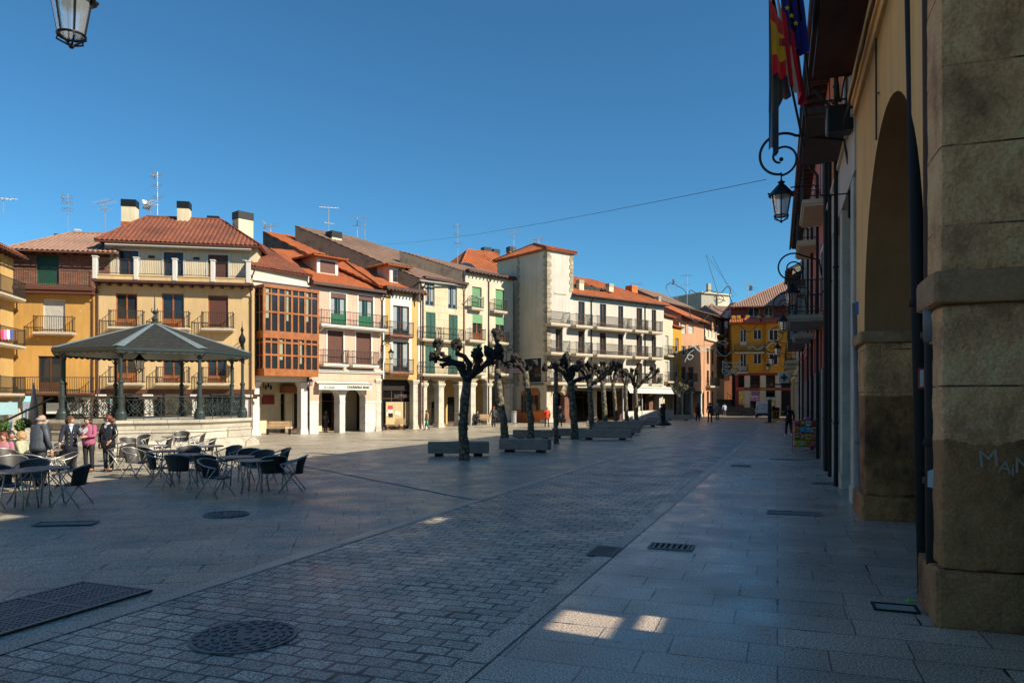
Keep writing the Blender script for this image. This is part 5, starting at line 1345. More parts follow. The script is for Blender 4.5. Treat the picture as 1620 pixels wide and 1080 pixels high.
m, t, b = nm('lantern_glass'); b.inputs['Base Color'].default_value=(.75,.82,.85,1); b.inputs['Roughness'].default_value=.25; b.inputs['Transmission Weight'].default_value=.75; b.inputs['Alpha'].default_value=.75; M['lglass'] = m
def spiral(c, r0, r1, a0, a1, ax, n=40):
    """spiral in the plane of ax (unit vec) and z"""
    pts = []
    for i in range(n+1):
        f = i/n; a = a0+(a1-a0)*f; r = r0+(r1-r0)*f
        pts.append(Vector(c)+ax*(r*math.cos(a))+Vector((0,0,1))*(r*math.sin(a)))
    return pts
def bracket(px, py_top, Y, wallp, label, s=1.0, group='wrought iron bracket lamps'):
    """lantern hanging from a scroll bracket; wallp = world point on the wall"""
    top = W(px, py_top, Y); wp = Vector(wallp); ax = Vector((wp.x-top.x, wp.y-top.y, 0)); Lr = ax.length; ax.normalize()
    e = empty('bracket_lamp', (wp.x,wp.y,top.z), 0, label, 'lamp', group)
    T = Vector((0,0,0)) - ax*Lr
    mb = MB(); r1 = .42*s
    C = T + Vector((0,0,.12*s+r1)) + ax*.0
    # big C from the wall over the top and round to above the lantern, then spiral inwards
    pts = [Vector((0,0,.2*s))-ax*.02, Vector((0,0,.75*s))-ax*.1] + spiral(C, r1*1.25, r1*1.0, R(55), R(270), ax, 26)
    mb.tube(pts, .03*s, 8)
    mb.tube(spiral(C+Vector((0,0,-.05*s)), r1*.95, .1*s, R(270), R(620), ax, 36), .026*s, 8)
    mb.ball(C+Vector((0,0,-.08*s)), .05*s, 0, 8, 6)
    mb.tube([(0,0,-1.0*s),(0,0,1.3*s)], .03*s, 6)
    mb.tube([T+Vector((0,0,-.2*s))+ax*.2*s, T+ax*(.5*Lr)+Vector((0,0,-.2*s)), T+ax*(.6*Lr)+Vector((0,0,-.45*s)), Vector((0,0,-.45*s))], .018*s, 6)
    mb.tube([T+Vector((0,0,.16*s)), T], .018*s, 6)
    mb.build('bracket', M['iron'], e)
    lantern(e, T, s)
    return e
for i, (px, py, Y, s, lab) in enumerate(((1236,284,16.2,.95,'nearest scroll bracket lamp hanging from the orange house below the flags'),
        (1253,447,25.5,.95,'scroll bracket lamp beside the iron balcony of the pink house'),
        (1239,497,38,1.0,'third bracket lamp along the shaded right row'),
        (1230,542,50,1.0,'fourth bracket lamp in front of the yellow facade'),
        (1221.5,560,64,1.05,'small fifth bracket lamp low against the yellow building'),
        (1215,573,78,1.05,'farthest bracket lamp of the right row'))):
    t = W(px, py, Y); d = (Vector((wx(Y),Y,0))-Vector((t.x,t.y,0))).dot(Vector((.942,-.335,0)))
    bracket(px, py, Y, (t.x+.942*d, t.y-.335*d, t.z), lab, s)
# street lantern on a post just outside the left edge, its lantern reaching into the frame
LA = W(113, -50, 8.0)
e = empty('lamp_post', (LA.x-1.35, LA.y-.1, 0), 0, 'close iron street lantern hanging into the top left corner', 'lamp')
mb = MB(); mb.lathe([(.22,0),(.22,.3),(.12,.45),(.1,1.0),(.07,1.2),(.06,LA.z+.5),(.09,LA.z+.55),(.03,LA.z+.8)], n=14); mb.build('post', M['iron'], e)
mb = MB(); mb.tube([(0,0,LA.z-.3),(.35,.03,LA.z+.25),(.9,.07,LA.z+.45),(1.3,.1,LA.z+.3),(1.35,.1,LA.z+.02)], .035, 8); mb.build('arm', M['iron'], e)
lo = lantern(e, (1.35,.1,LA.z), .87)
M['redlamp0'] = flat('sign_red', (.5,.04,.04), .5)
for (px, py, B_, u_, lab) in ((618,549,B5,.4,'iron bracket lamp on the corner between the pink and ochre houses'),):
    pass
def walllamp(px, py, B, off, label, s=.9, upright=False):
    u = B.U(px, off); z = B.Z(px, py, off); e = empty('wall_lamp', facept(B,u,0,z), math.atan2(B.u.y,B.u.x), label, 'lamp', 'iron lamps on the sunny facades')
    mb = MB(); ax = Vector((0,1,0))
    mb.tube([(0,-.02,-.9),(0,-.05,.3)]+[(0,-off*.5-off*.5*math.cos(a),.5+.35*math.sin(a)) for a in (R(10),R(40),R(70),R(100),R(130),R(160))]+[(0,-off,.3),(0,-off,0)], .028, 6)
    mb.tube(spiral((0,-off*.45,.35), .28, .06, R(0), R(500), ax, 22), .02, 5)
    mb.build('bracket', M['iron'], e); lantern(e, (0,-off,0), s)
walllamp(618.5, 551, B5, 1.0, 'iron bracket lamp on the ochre strip beside the pink house')
walllamp(812, 560, B7, .9, 'scroll bracket lamp at the far edge of the ivory house')
vs_ = W(817,557,72); e = empty('vertical_sign', vs_, .2, 'narrow white upright sign beside the scroll lamp on the ivory house', 'sign')
MB().bev(-.13,.13,-.05,.05,-.6,.6,.02).build('panel', M['wpaint'], e); MB().box(-.05,.05,-.056,-.051,-.4,.4).build('lettering', M['redlamp0'], e); MB().box(-.8,0,-.02,.02,.55,.6).build('arm', M['iron'], e)
vs_ = W(818,586,71); e = empty('small_sign', vs_, .2, 'small white sign with red band above the litter bin', 'sign')
MB().bev(-.36,.36,-.05,.05,-.17,.17,.02).build('panel', M['wpaint'], e); MB().box(-.3,.3,-.056,-.051,-.08,.06).build('lettering', M['redlamp0'], e); MB().box(-.02,.02,-.02,.02,.17,.6).build('arm', M['iron'], e)
walllamp(975, 588, HB, 1.0, 'bracket lamp among the hotel balconies')
walllamp(383, 553, C2, .9, 'bracket lamp on the cream house seen past the bandstand roof edge')
walllamp(492, 598, B4, .5, 'small lamp on the pink house by the white arch', .6)
# ------------------------------------------------------------ flags
def flag(px0, py0, px1, py1, Y0, Y1, cloth, label, w=.9, h=1.3, t0=.15, seed=0):
    a, b = W(px0, py0, Y0), W(px1, py1, Y1); e = empty('flag', a, 0, label, 'flag', 'flags on the town hall balcony')
    mb = MB(); mb.tube([(0,0,0), b-a], .022, 8); mb.ball(b-a, .05, 0, 8, 6); mb.build('flagpole', M['iron'], e)
    # cloth hangs straight down from the upper part of the pole in folds
    return e, a, b
def cloth(e, org, pts_top, pts_bot, mats, bands, nx=26, nz_=30, fold=.07, nf=4, seed=0, horizontal=True):
    """top edge and bottom edge given as world points; bands: list of (fraction, material index)"""
    mb = MB(); T0, T1 = Vector(pts_top[0])-org, Vector(pts_top[1])-org; B0, B1 = Vector(pts_bot[0])-org, Vector(pts_bot[1])-org
    vs = []
    for j in range(nz_+1):
        g = j/nz_
        for i in range(nx+1):
            f = i/nx; p = (T0*(1-f)+T1*f)*(1-g) + (B0*(1-f)+B1*f)*g
            amp = fold*(.3+.7*g)
            p = p + Vector((.25*amp*math.sin(f*nf*5+seed+g*2), amp*math.sin(f*nf*2*math.pi+seed+g*1.3), .03*math.sin(f*9+seed)*g))
            vs.append(p)
    k = nx+1
    for j in range(nz_):
        for i in range(nx):
            v = (j+.5)/nz_ if horizontal else (i+.5)/nx
            m_ = [mm for lim, mm in bands if v < lim][0]
            mb.f.append((j*k+i, j*k+i+1, (j+1)*k+i+1, (j+1)*k+i)); mb.m.append(m_)
    mb.v = [tuple(v) for v in vs]
    o = mb.build('cloth', mats, e, True); return o
def fabric(name, c):
    m, t, b = nm(name); b.inputs['Base Color'].default_value=(*c,1); b.inputs['Roughness'].default_value=.85; b.inputs['Transmission Weight'].default_value=0; b.inputs['Sheen Weight'].default_value=.2; return m
fr_, fy_, fb_, fg_, fw_, fp_ = fabric('flag_red',(.9,.02,.04)), fabric('flag_yellow',(.95,.72,.02)), fabric('flag_blue',(.04,.04,.35)), fabric('flag_slate',(.14,.2,.27)), fabric('flag_white',(.85,.75,.72)), fabric('flag_crimson',(.4,.01,.03))
e, a, b = flag(1272, 232, 1214, -40, 14.2, 11.8, None, 'slate blue flag hanging lowest in a narrow point from the balcony')
cloth(e, a, (W(1216,-10,12), W(1232,40,12.5)), (W(1217,236,12), W(1233,247,12.4)), [fg_], [(2,0)], nf=2, fold=.09)
o = cloth(e, a, (W(1218,60,12.2), W(1244,95,12.8)), (W(1217,182,12.2), W(1250,150,12.9)), [fg_], [(2,0)], nf=2, fold=.08, seed=2); o.name = 'cloth'
e, a, b = flag(1270, 224, 1216, -36, 14.0, 11.7, None, 'red and yellow striped flag with a small crest hanging beside the slate blue flag')
cl = cloth(e, a, (W(1217,-6,11.7), W(1240,44,12.4)), (W(1223,119,11.7), W(1248,122,12.3)), [fr_, fy_], [(.26,0),(.74,1),(2,0)], nf=2, fold=.06)
p_ = W(1236,72,12.0)-a; q = MB(); q.bev(p_.x-.045,p_.x+.045,p_.y-.13,p_.y-.12,p_.z-.07,p_.z+.05,.004); q.box(p_.x-.075,p_.x-.055,p_.y-.13,p_.y-.12,p_.z-.07,p_.z+.06); q.box(p_.x+.055,p_.x+.075,p_.y-.13,p_.y-.12,p_.z-.07,p_.z+.06); q.build('crest', fp_, cl)
e, a, b = flag(1276, 186, 1246, -30, 14.2, 12.2, None, 'red and white quartered flag bunched behind the striped one')
cloth(e, a, (W(1228,-8,12.4), W(1262,70,13.0)), (W(1243,122,12.4), W(1272,166,13.0)), [fr_, fw_, fp_], [(.25,1),(.45,0),(.6,1),(.8,0),(2,2)], nf=3, fold=.1, seed=3, horizontal=False)
e, a, b = flag(1282, 150, 1258, -40, 14.0, 12.4, None, 'dark blue flag gathered in folds nearest the balcony')
cl = cloth(e, a, (W(1233,-20,12.6), W(1268,-10,13.0)), (W(1240,70,12.7), W(1278,88,13.0)), [fb_], [(2,0)], nf=3, fold=.1, seed=5)
q = MB()
for k in range(3):
    p_ = W(1243+7*k, 16+12*k, 12.45)-a; pts=[]
    for j in range(10): rr2 = .05 if j%2==0 else .02; th=math.pi*j/5+math.pi/2; pts.append((p_.x+rr2*math.cos(th),p_.y-.06,p_.z+rr2*math.sin(th)))
    q.poly(pts)
q.build('star', fy_, cl)
# ------------------------------------------------------------ cable across the square
a, b = W(590,387,63), W(1212,284,16.5)
mb = MB(); n = 40; mb.tube([a.lerp(b, i/n)+Vector((0,0,-1.1*4*(i/n)*(1-i/n)*.3)) for i in range(n+1)], .008, 4); tag(mb.build('overhead_cable', M['gpipe']), 'thin overhead cable slung across the square from the roofs to the first bracket lamp', 'cable')
a, b = W(1080,530,88), W(1233,470,50)
# ------------------------------------------------------------ festive wire ornaments
M['wire'] = flat('ornament_tube', (.75,.8,.72), .4); M['dwire'] = flat('dark_ornament_tube', (.06,.065,.07), .5)
def ornament(name, lines, Y, label, mat='wire', r=.03, group=None, wires=()):
    p0 = W(*lines[0][0], Y); e = empty(name, p0, 0, label, 'light ornament', group); mb = MB()
    for l in lines:
        P = [W(x, y, Y)-p0 for x, y in l]
        # smooth
        if len(P) > 2:
            Q = []
            for i in range(len(P)-1):
                a0 = P[max(i-1,0)]; b0 = P[i]; c0 = P[i+1]; d0 = P[min(i+2,len(P)-1)]
                for s_ in range(4):
                    t = s_/4; Q.append(.5*((2*b0)+(c0-a0)*t+(2*a0-5*b0+4*c0-d0)*t*t+(3*b0-a0-3*c0+d0)*t*t*t))
            P = Q+[P[-1]]
        mb.tube(P, r, 5)
    mb.build('light_tube', M[mat], e)
    if wires:
        q = MB()
        for l in wires: q.tube([W(*l[0],Y)-p0, W(*l[1],Y)-p0], .012, 4)
        q.build('hanging_wire', M['iron'], e)
    return e
def Z8(pts): return [(1130+x/6.353, 560+y/6.353) for x, y in pts]
cat_ = [Z8([(85,70),(88,130),(80,165),(95,200),(130,212),(160,190),(175,185),(190,190),(215,208),(240,195),(262,160),(258,120),(268,75),(225,90),(180,85),(120,88),(85,70)]),
  Z8([(105,125),(130,112),(155,125),(130,135),(105,125)]), Z8([(192,125),(218,112),(245,125),(218,135),(192,125)]), Z8([(165,150),(175,165),(185,150),(165,150)]),
  Z8([(175,165),(165,185)]), Z8([(85,150),(155,165)]), Z8([(100,185),(155,172)]), Z8([(255,150),(195,165)]), Z8([(240,185),(195,172)]), Z8([(120,200),(160,178)]), Z8([(225,200),(190,178)])]
ornament('cat_ornament', cat_, 62, 'cat face light ornament of pale tube hanging before the alley', r=.026, wires=(((1158,574),(1156,470)),))
def Z1(pts): return [(1080+x/5.682, 430+y/5.684) for x, y in pts]
wave = [Z1([(60,680),(100,670),(130,700),(165,720),(200,690),(235,675),(255,690)]), Z1([(90,665),(125,680),(150,705),(185,700),(215,675),(250,690)]), Z1([(100,700),(60,730),(40,760),(60,790),(95,760),(60,745),(30,780),(20,810)]), Z1([(140,672),(170,695),(200,715),(240,700)])]
ornament('wave_ornament', wave, 60, 'green tinted wavy light ornament over the street in front of the salmon house', r=.021, wires=(((1084,548),(1230,540)),))
wave2 = [Z1([(580,680),(620,660),(660,690),(690,690),(720,655)]), Z1([(590,695),(630,672),(665,700),(700,695),(735,665)]), Z1([(300,690),(340,740),(390,755),(430,720)]), Z1([(320,640),(360,620),(410,640),(380,655),(340,640)]), Z1([(740,690),(790,650),(830,610)])]
ornament('wave_ornament', wave2, 56, 'grey wavy light ornament across the yellow facade', r=.02)
crown = [Z1([(65,215),(60,180),(80,165),(110,185),(150,200),(200,180),(240,165),(300,185),(350,185),(390,140),(420,135),(430,170),(420,220),(440,260),(460,330)]), Z1([(280,230),(320,210),(370,235),(350,270),(310,275),(280,250)]), Z1([(300,255),(340,245),(385,265)]), Z1([(230,340),(260,290),(300,330),(360,355),(420,365)]), Z1([(60,320),(70,400),(120,450),(200,420),(240,380)])]
ornament('crown_ornament', crown, 52, 'dark curling light ornament outlined against the sky above the alley', 'dwire', r=.03, wires=(((1127,375+30),(1160,470)),))
star = [[(1062,470),(1054,455),(1060,448),(1072,452),(1085,462),(1080,475),(1062,470)],[(1176,500),(1190,490),(1205,500),(1225,492)],[(1170,515),(1185,525),(1200,512)]]
ornament('curl_ornament', star, 50, 'small dark curling ornament beside the hotel gutter', 'dwire', r=.025)
# signs projecting on the right row
def Rface(px, py, Y): return W(px, py, Y)
p = W(1240,597,56); e = empty('pharmacy_sign', p, 0, 'square blue and white sign with a dark cross projecting from the right row', 'sign')
MB().bev(-.42,.42,-.06,.06,-.4,.4,.02).build('panel', M['wsticker'], e); q = MB(); 
for a_ in (0, 1): q.box(-.26 if a_==0 else -.09,.26 if a_==0 else .09,-.085-.004*a_,-.061,-.09 if a_==0 else -.26,.09 if a_==0 else .26)
q.build('cross', M['dgreen'], e); MB().box(.5,1.6,-.03,.03,.1,.16).build('arm', M['iron'], e)
p = W(1245,608,54); e = empty('hanging_sign', p, 0, 'dark purple projecting sign below the cross sign', 'sign')
M['purple'] = flat('purple_sign', (.06,.015,.035), .5); MB().bev(-.7,.7,-.05,.05,-.25,.25,.02).build('panel', M['purple'], e); MB().lathe([(.17,0),(.17,.02)], n=16).build('emblem', M['wsticker'], e); e.children[1].location=(-.45,-.052,0); e.children[1].rotation_euler=(R(90),0,0); MB().box(.6,1.6,-.03,.03,.05,.1).build('arm', M['iron'], e)
# ------------------------------------------------------------ bandstand
KC = Vector((-16.65, 34.75, 0)); gk = gh(KC.x, KC.y) ; KR = R(-60.5)-R(22.5)+R(22.5)
def octo(r, z, ph=R(22.5)): return [(r*math.cos(KR+ph+math.pi*k/4), r*math.sin(KR+ph+math.pi*k/4), z) for k in range(8)]
e = empty('bandstand', (KC.x,KC.y,gk-.02), 0, 'octagonal iron bandstand with slate roof on a stone platform in the square', 'bandstand')
M['ashlar'] = stone('platform_ashlar', (.68,.63,.52), (.50,.45,.35), 1.2, .5, (1.1,.45))
def octprism(mb, r0, r1, z0, z1):
    a, b = octo(r0,z0), octo(r1,z1); mb.add(a+b, [(i,(i+1)%8,(i+1)%8+8,i+8) for i in range(8)]+[tuple(range(7,-1,-1)),tuple(range(8,16))])
PT = 1.30
mb = MB(); octprism(mb,4.72,4.70,0,.26); octprism(mb,4.66,4.5,.26,.4); octprism(mb,4.36,4.34,.4,.78); octprism(mb,4.39,4.36,.78,.84); octprism(mb,4.32,4.32,.84,PT-.2); octprism(mb,4.36,4.47,PT-.2,PT-.12); octprism(mb,4.47,4.44,PT-.12,PT)
mb.build('platform', M['ashlar'], e)
RC = 3.95; cols_ = octo(RC, 0); ET = 4.3
for k, (x, y, z) in enumerate(cols_):
    q = MB(); q.lathe([(.22,PT),(.22,PT+.28),(.18,PT+.36),(.18,PT+.42),(.11,PT+.5),(.13,PT+.9),(.15,PT+.95),(.15,PT+1.0),(.10,PT+1.05),(.09,PT+1.5),(.12,PT+1.55),(.12,PT+1.6),(.065,PT+1.68),(.065,ET-.35),(.1,ET-.3),(.06,ET-.26),(.12,ET-.12),(.12,ET)], (x,y,0), 14)
    q.build('column', M['giron'], e, False)
    d = Vector((-x,-y,0)).normalized()
    q = MB()
    for s_ in (-1,1):
        t_ = Vector((-d.y*s_, d.x*s_, 0)); c0 = Vector((x,y,ET-.5))
        q.tube([c0, c0+t_*.18+Vector((0,0,.28)), c0+t_*.55+Vector((0,0,.42))], .02, 5)
    q.build('column_bracket', M['giron'], e)
for k in range(8):
    if k == 5: continue
    a, b = Vector(cols_[k]), Vector(cols_[(k+1)%8]); d = (b-a); L_ = d.length; d.normalize(); a = a+d*.2; L_ -= .4
    q = MB(); P0 = lambda u, z: a+d*u+Vector((0,0,PT+z))
    for z in (.12, .98): q.tube([P0(0,z),P0(L_,z)], .022, 5)
    q.tube([P0(0,.86),P0(L_,.86)], .014, 4)
    n = 4; w_ = L_/n
    for i in range(n):
        c0 = (i+.5)*w_
        q.tube([P0(i*w_,.14),P0((i+1)*w_,.84)], .016, 4); q.tube([P0((i+1)*w_,.14),P0(i*w_,.84)], .016, 4)
        for cz, rr2 in ((.49,.15),(.74,.09),(.24,.09)):
            q.tube([P0(c0+rr2*math.cos(2*math.pi*j/10), cz+rr2*math.sin(2*math.pi*j/10)) for j in range(11)], .014, 4)
        for cx in (c0-.26*w_, c0+.26*w_): q.tube([P0(cx+.1*math.cos(2*math.pi*j/8), .49+.13*math.sin(2*math.pi*j/8)) for j in range(9)], .012, 4)
        if i: q.tube([P0(i*w_,0),P0(i*w_,1.0)], .018, 5)
    q.build('railing', M['giron'], e)
RR = 4.36; ev = octo(RR, ET+.02); apx = Vector((0,0,5.72))
q = MB()
for k in range(8):
    a, b = Vector(ev[k]), Vector(ev[(k+1)%8]); q.add([a,b,apx], [(0,1,2)])
q.build('roof', M['slate'], e)
h_ = MB()
for k in range(8):
    a = Vector(ev[k]); t_ = Vector((-a.y,a.x,0)).normalized(); w0, w1 = .24, .10
    r1 = apx*.93+a*.07
    # strip follows both facets
    m0 = a+Vector((0,0,.05)); m1 = r1+Vector((0,0,.05))
    nx_, px_ = Vector(ev[(k+1)%8]), Vector(ev[(k-1)%8])
    for o_ in (nx_, px_):
        d = (o_-a).normalized(); h_.quad(m0, m1, r1+d*w1+Vector((0,0,.025)), a+d*w0*1.1+Vector((0,0,.025)))
h_.build('hip_flashing', M['lead'], e)
q = MB(); octprism(q,RR+.02,RR+.02,ET-.12,ET+.015); q2 = q.build('eave_board', M['giron'], e)
q = MB(); 
for k in range(8):
    a, b = Vector(octo(RR-.02,ET-.12)[k]), Vector(octo(RR-.02,ET-.12)[(k+1)%8]); n = 10
    for i in range(n*4):
        f0, f1 = i/(n*4), (i+1)/(n*4); s0, s1 = abs(math.sin(f0*n*math.pi)), abs(math.sin(f1*n*math.pi))
        q.quad(a.lerp(b,f0), a.lerp(b,f1), a.lerp(b,f1)-Vector((0,0,.04+.07*s1)), a.lerp(b,f0)-Vector((0,0,.04+.07*s0)))
q.build('valance', M['giron'], e)
q = MB(); 
for k in range(8): q.add([Vector(octo(RR-.1,ET-.11)[k]), Vector(octo(RR-.1,ET-.11)[(k+1)%8]), Vector((0,0,ET+.3))], [(2,1,0)])
q.build('ceiling', M['beam'], e)
q = MB(); q.lathe([(.22,5.62),(.16,5.72),(.1,5.78),(.14,5.9),(.05,6.0),(.04,6.15),(.1,6.2),(.1,6.26),(.03,6.32),(.02,6.95),(.002,7.1)], n=10)
for k in range(6): th = k*math.pi/3; q.tube([(0,0,6.1),(.17*math.cos(th),.17*math.sin(th),6.25),(.12*math.cos(th),.12*math.sin(th),6.4)], .015, 4)
q.build('finial', M['giron'], e)
lantern(e, (-.1,-1.2,ET-.05), .9)
st = MB(); d0 = Vector(octo(4.4,0)[5]); d1 = Vector(octo(4.4,0)[6]); mid = (d0+d1)/2; out = Vector((mid.x,mid.y,0)).normalized(); tt = Vector((-out.y,out.x,0))
ang = math.atan2(out.y,out.x); st.M = Matrix.Rotation(ang,4,'Z')
for i in range(7): st.box(3.9,4.1+.3*(i+1),-1.1,1.1,PT-PT/7*(i+1),PT-PT/7*i-.002)
st.build('steps', M['ashlar'], e)
hr = MB(); hr.M = Matrix.Rotation(ang,4,'Z')
for s_ in (-1.1,1.1): hr.tube([(4.0,s_,PT+.95),(6.3,s_,.95)], .025, 6); hr.tube([(6.3,s_,.95),(6.3,s_,0)], .025, 6); hr.tube([(5.1,s_,PT+.45),(5.1,s_,.5)], .02, 5)
hr.build('handrail', M['iron'], e)
# spiked lamp post at the right of the bandstand
p = GY(383, 41); e = empty('lamp_standard', p, 0, 'slender black lamp standard with a spiked lantern just right of the bandstand', 'lamp')
zt_ = HC+(HY-548)/FPX*41-p.z; q = MB(); q.lathe([(.2,0),(.2,.4),(.09,.6),(.06,1.4),(.05,zt_),(.09,zt_+.04)], n=10); q.build('post', M['iron'], e)
q = MB(); q.lathe([(.06,zt_),(.19,zt_+.3),(.19,zt_+.45),(.08,zt_+.65),(.05,zt_+.8),(.09,zt_+.9),(.02,zt_+1.1),(.005,zt_+1.45)], n=8); q.build('lantern', M['iron'], e)
# ------------------------------------------------------------ pollarded plane trees
def bark(name, c1, c2):
    m, t, b = nm(name); v = coords(t)
    a = ramp(t, nz(t, v, 7, 6, .7), [(.35, sc3(c1,.4)), (.5, c1), (.62, c2), (.75, sc3(c2,1.5))])
    t.links.new(a, b.inputs['Base Color']); b.inputs['Roughness'].default_value = .95
    bump(t, b, nz(t, v, 16, 8, .75), .9, .05); return m
M['bark'] = bark('plane_bark', (.10,.085,.055), (.27,.25,.17)); M['knob'] = bark('pollard_knob', (.035,.028,.022), (.06,.05,.04))
def zz(x, y): return (640+x/3.375, 500+y/3.375)
def tree(name, Yb, base, trunk, limbs, label, r0=.2, group='pollarded plane trees', thin=False, knobmat='knob'):
    p = G(*base) if Yb is None else GY(base[0], Yb); Y = p.y
    e = empty(name, p, 0, label, 'tree', group)
    def q(pt, dy=0): return W(pt[0], pt[1], Y+dy)-p
    T = [Vector((0,0,-.1))] + [q(t) for t in trunk[1:]]
    # resample with lumps
    def res(P, step=.14):
        out = []
        for a, b in zip(P[:-1], P[1:]):
            n = max(1, int((b-a).length/step))
            for i in range(n): out.append(a.lerp(b, i/n))
        return out+[P[-1]]
    TR = res(T); n = len(TR); mb = MB(); sc = FPX/Y
    rs = [r0*(1.35-.35*min(1,i/(n*.12)) - .12*i/n) for i in range(n)]
    mb.tube([pp+Vector((.03*noise.noise(pp*1.7+p), .03*noise.noise(pp*2.1-p), 0)) for pp in TR], rs, 16, nz=.22, fr=4.5)
    for k in range(int(n*.5)):
        pp = TR[random.randrange(2,n-1)]; th = random.random()*6.28; mb.ball(pp+Vector((math.cos(th),math.sin(th),0))*r0*.85, r0*random.uniform(.2,.36), 0, 8, 5, nz=.4, fr=7)
    mb.build('trunk', M['bark'], e, True)
    cr = MB(); top = TR[-1]
    for li in limbs:
        pts, kr, dy = li[0], li[1], li[2]
        m_ = len(pts); P = [top-Vector((0,0,.15))] + [q(pt, dy*(i+1)/m_) for i, pt in enumerate(pts)]
        P = res(P, .12); k = len(P); ra = r0*.62; rb = max(r0*.36, .05)
        cr.tube([pp+Vector((.05*noise.noise(pp*2.3+p),.05*noise.noise(pp*2.7),.03*noise.noise(pp*3))) for pp in P], [ra+(rb-ra)*i/k+ (.03 if i % 4 == 0 else 0) for i in range(k)], 10, nz=.4, fr=6)
        end = P[-1]; kr_ = kr*(.9 if Y < 38 else .78)
        cr.ball(end, kr_*.9, 0, 16, 12, sc=(1,1,1.15), nz=1.1, fr=6)
        for j in range(9):
            d = Vector((random.uniform(-1,1), random.uniform(-1,1), random.uniform(-.5,1.1))).normalized()
            cr.ball(end+d*kr_*random.uniform(.5,.95), kr_*random.uniform(.3,.55), 0, 9, 7, nz=1.3, fr=11)
        for j in range(14):
            d = Vector((random.uniform(-1,1), random.uniform(-1,1), random.uniform(-.3,1.2))).normalized()
            cr.tube([end+d*kr_*.6, end+d*kr_*random.uniform(1.2,1.5)], [.04,.02], 5)
        for j in range(int(k*.7)):
            pp = P[random.randrange(k)]; d = Vector((random.uniform(-1,1), random.uniform(-1,1), random.uniform(-1,1))).normalized(); cr.ball(pp+d*rb*.7, random.uniform(.05,.1), 0, 7, 5, nz=.8, fr=9)
    if limbs: cr.build('crown', M[knobmat], e, True)
    return e
Zs = lambda L_: [zz(*a) for a in L_]
tree('pollarded_tree', None, zz(320,765), Zs([(320,765),(312,600),(322,450),(335,318)]), [
  (Zs([(285,262),(235,232),(190,235),(160,215)]), .17, -.5), (Zs([(285,258),(225,225),(185,190),(180,150)]), .17, .5), (Zs([(350,255),(320,215),(285,200),(276,155)]), .19, .3),
  (Zs([(385,275),(405,235),(392,200)]), .2, -.4), (Zs([(400,285),(445,235),(450,195)]), .19, .5), (Zs([(420,268),(465,235),(500,195)]), .2, -.3), (Zs([(300,255),(260,245),(205,262)]), .1, 0)], 'largest pollarded plane tree at the left front of the row beside the first granite block', .17)
tree('pollarded_tree', None, zz(535,665), Zs([(535,665),(530,560),(505,430),(495,280)]), [
  (Zs([(500,220),(495,160),(498,105)]), .34, 0), (Zs([(490,250),(470,250)]), .12, 0), (Zs([(530,258),(575,240),(610,225)]), .22, .4), (Zs([(510,220),(510,190)]), .26, -.4), (Zs([(500,150),(485,80)]),.2,.2)], 'leaning pollarded tree with one tall knobbly head behind the second granite block', .2)
tree('pollarded_tree', None, zz(675,665), Zs([(675,665),(675,560),(660,430),(645,295)]), [
  (Zs([(610,265),(590,225)]), .22, .2), (Zs([(615,260),(560,262)]), .15, -.3), (Zs([(680,255),(690,250)]), .2, 0), (Zs([(640,250),(612,232)]), .2, .3)], 'slim forked pollarded tree to the left of the young straight tree', .17)
tree('young_tree', None, zz(810,680), Zs([(810,680),(807,500),(809,300)]), [(Zs([(809,270)]), .12, 0)], 'young straight tree with a thin trunk in front of the first hotel arch', .11)
tree('pollarded_tree', None, zz(910,655), Zs([(910,655),(903,520),(885,345)]), [
  (Zs([(840,290),(790,275),(750,275)]), .2, .4), (Zs([(845,290),(800,255)]), .27, -.4), (Zs([(870,300),(850,255)]), .33, .3), (Zs([(880,290),(868,225)]), .25, 0), (Zs([(900,310),(905,280)]), .25, 0), (Zs([(940,332),(985,325)]), .14, 0), (Zs([(850,310),(825,270)]), .25, .3)], 'pollarded tree with a wide flat mass of knobs left of centre in the row', 0.2)
tree('pollarded_tree', None, zz(1003,615), Zs([(1003,615),(995,480),(985,360)]), [
  (Zs([(960,310),(920,275)]), .3, .4), (Zs([(975,300),(940,250)]), .3, -.3), (Zs([(985,300),(985,262)]), .32, 0), (Zs([(1040,330),(1085,290),(1120,265)]), .38, .4), (Zs([(1045,335),(1095,300),(1145,255)]), .28, -.4), (Zs([(1010,300),(1020,270)]),.25,.3)], 'pollarded tree reaching a heavy arm to the right over the fifth granite block', 0.19)
tree('pollarded_tree', None, zz(1073,595), Zs([(1073,595),(1068,480),(1057,350)]), [(Zs([(1050,320),(1045,290)]), .3, 0), (Zs([(1075,310),(1090,280)]), .28, .4), (Zs([(1030,320),(1010,295)]), .24, -.4)], 'seventh pollarded tree of the row with thick mottled trunk', 0.2)
tree('pollarded_tree', None, zz(1130,590), Zs([(1130,590),(1125,480),(1113,355)]), [(Zs([(1100,320),(1095,300)]), .26, 0), (Zs([(1140,320),(1165,300)]), .3, .4), (Zs([(1120,310),(1130,285)]),.26,0)], 'narrow pollarded tree between the seventh and ninth trees', 0.16)
tree('pollarded_tree', None, zz(1187,575), Zs([(1187,575),(1183,470),(1180,370)]), [(Zs([(1165,330),(1160,310)]), .3, 0), (Zs([(1200,340),(1210,320)]), .28, .4), (Zs([(1185,320),(1183,298)]), .3, 0)], 'pollarded tree standing before the left end of the white canopy', 0.17)
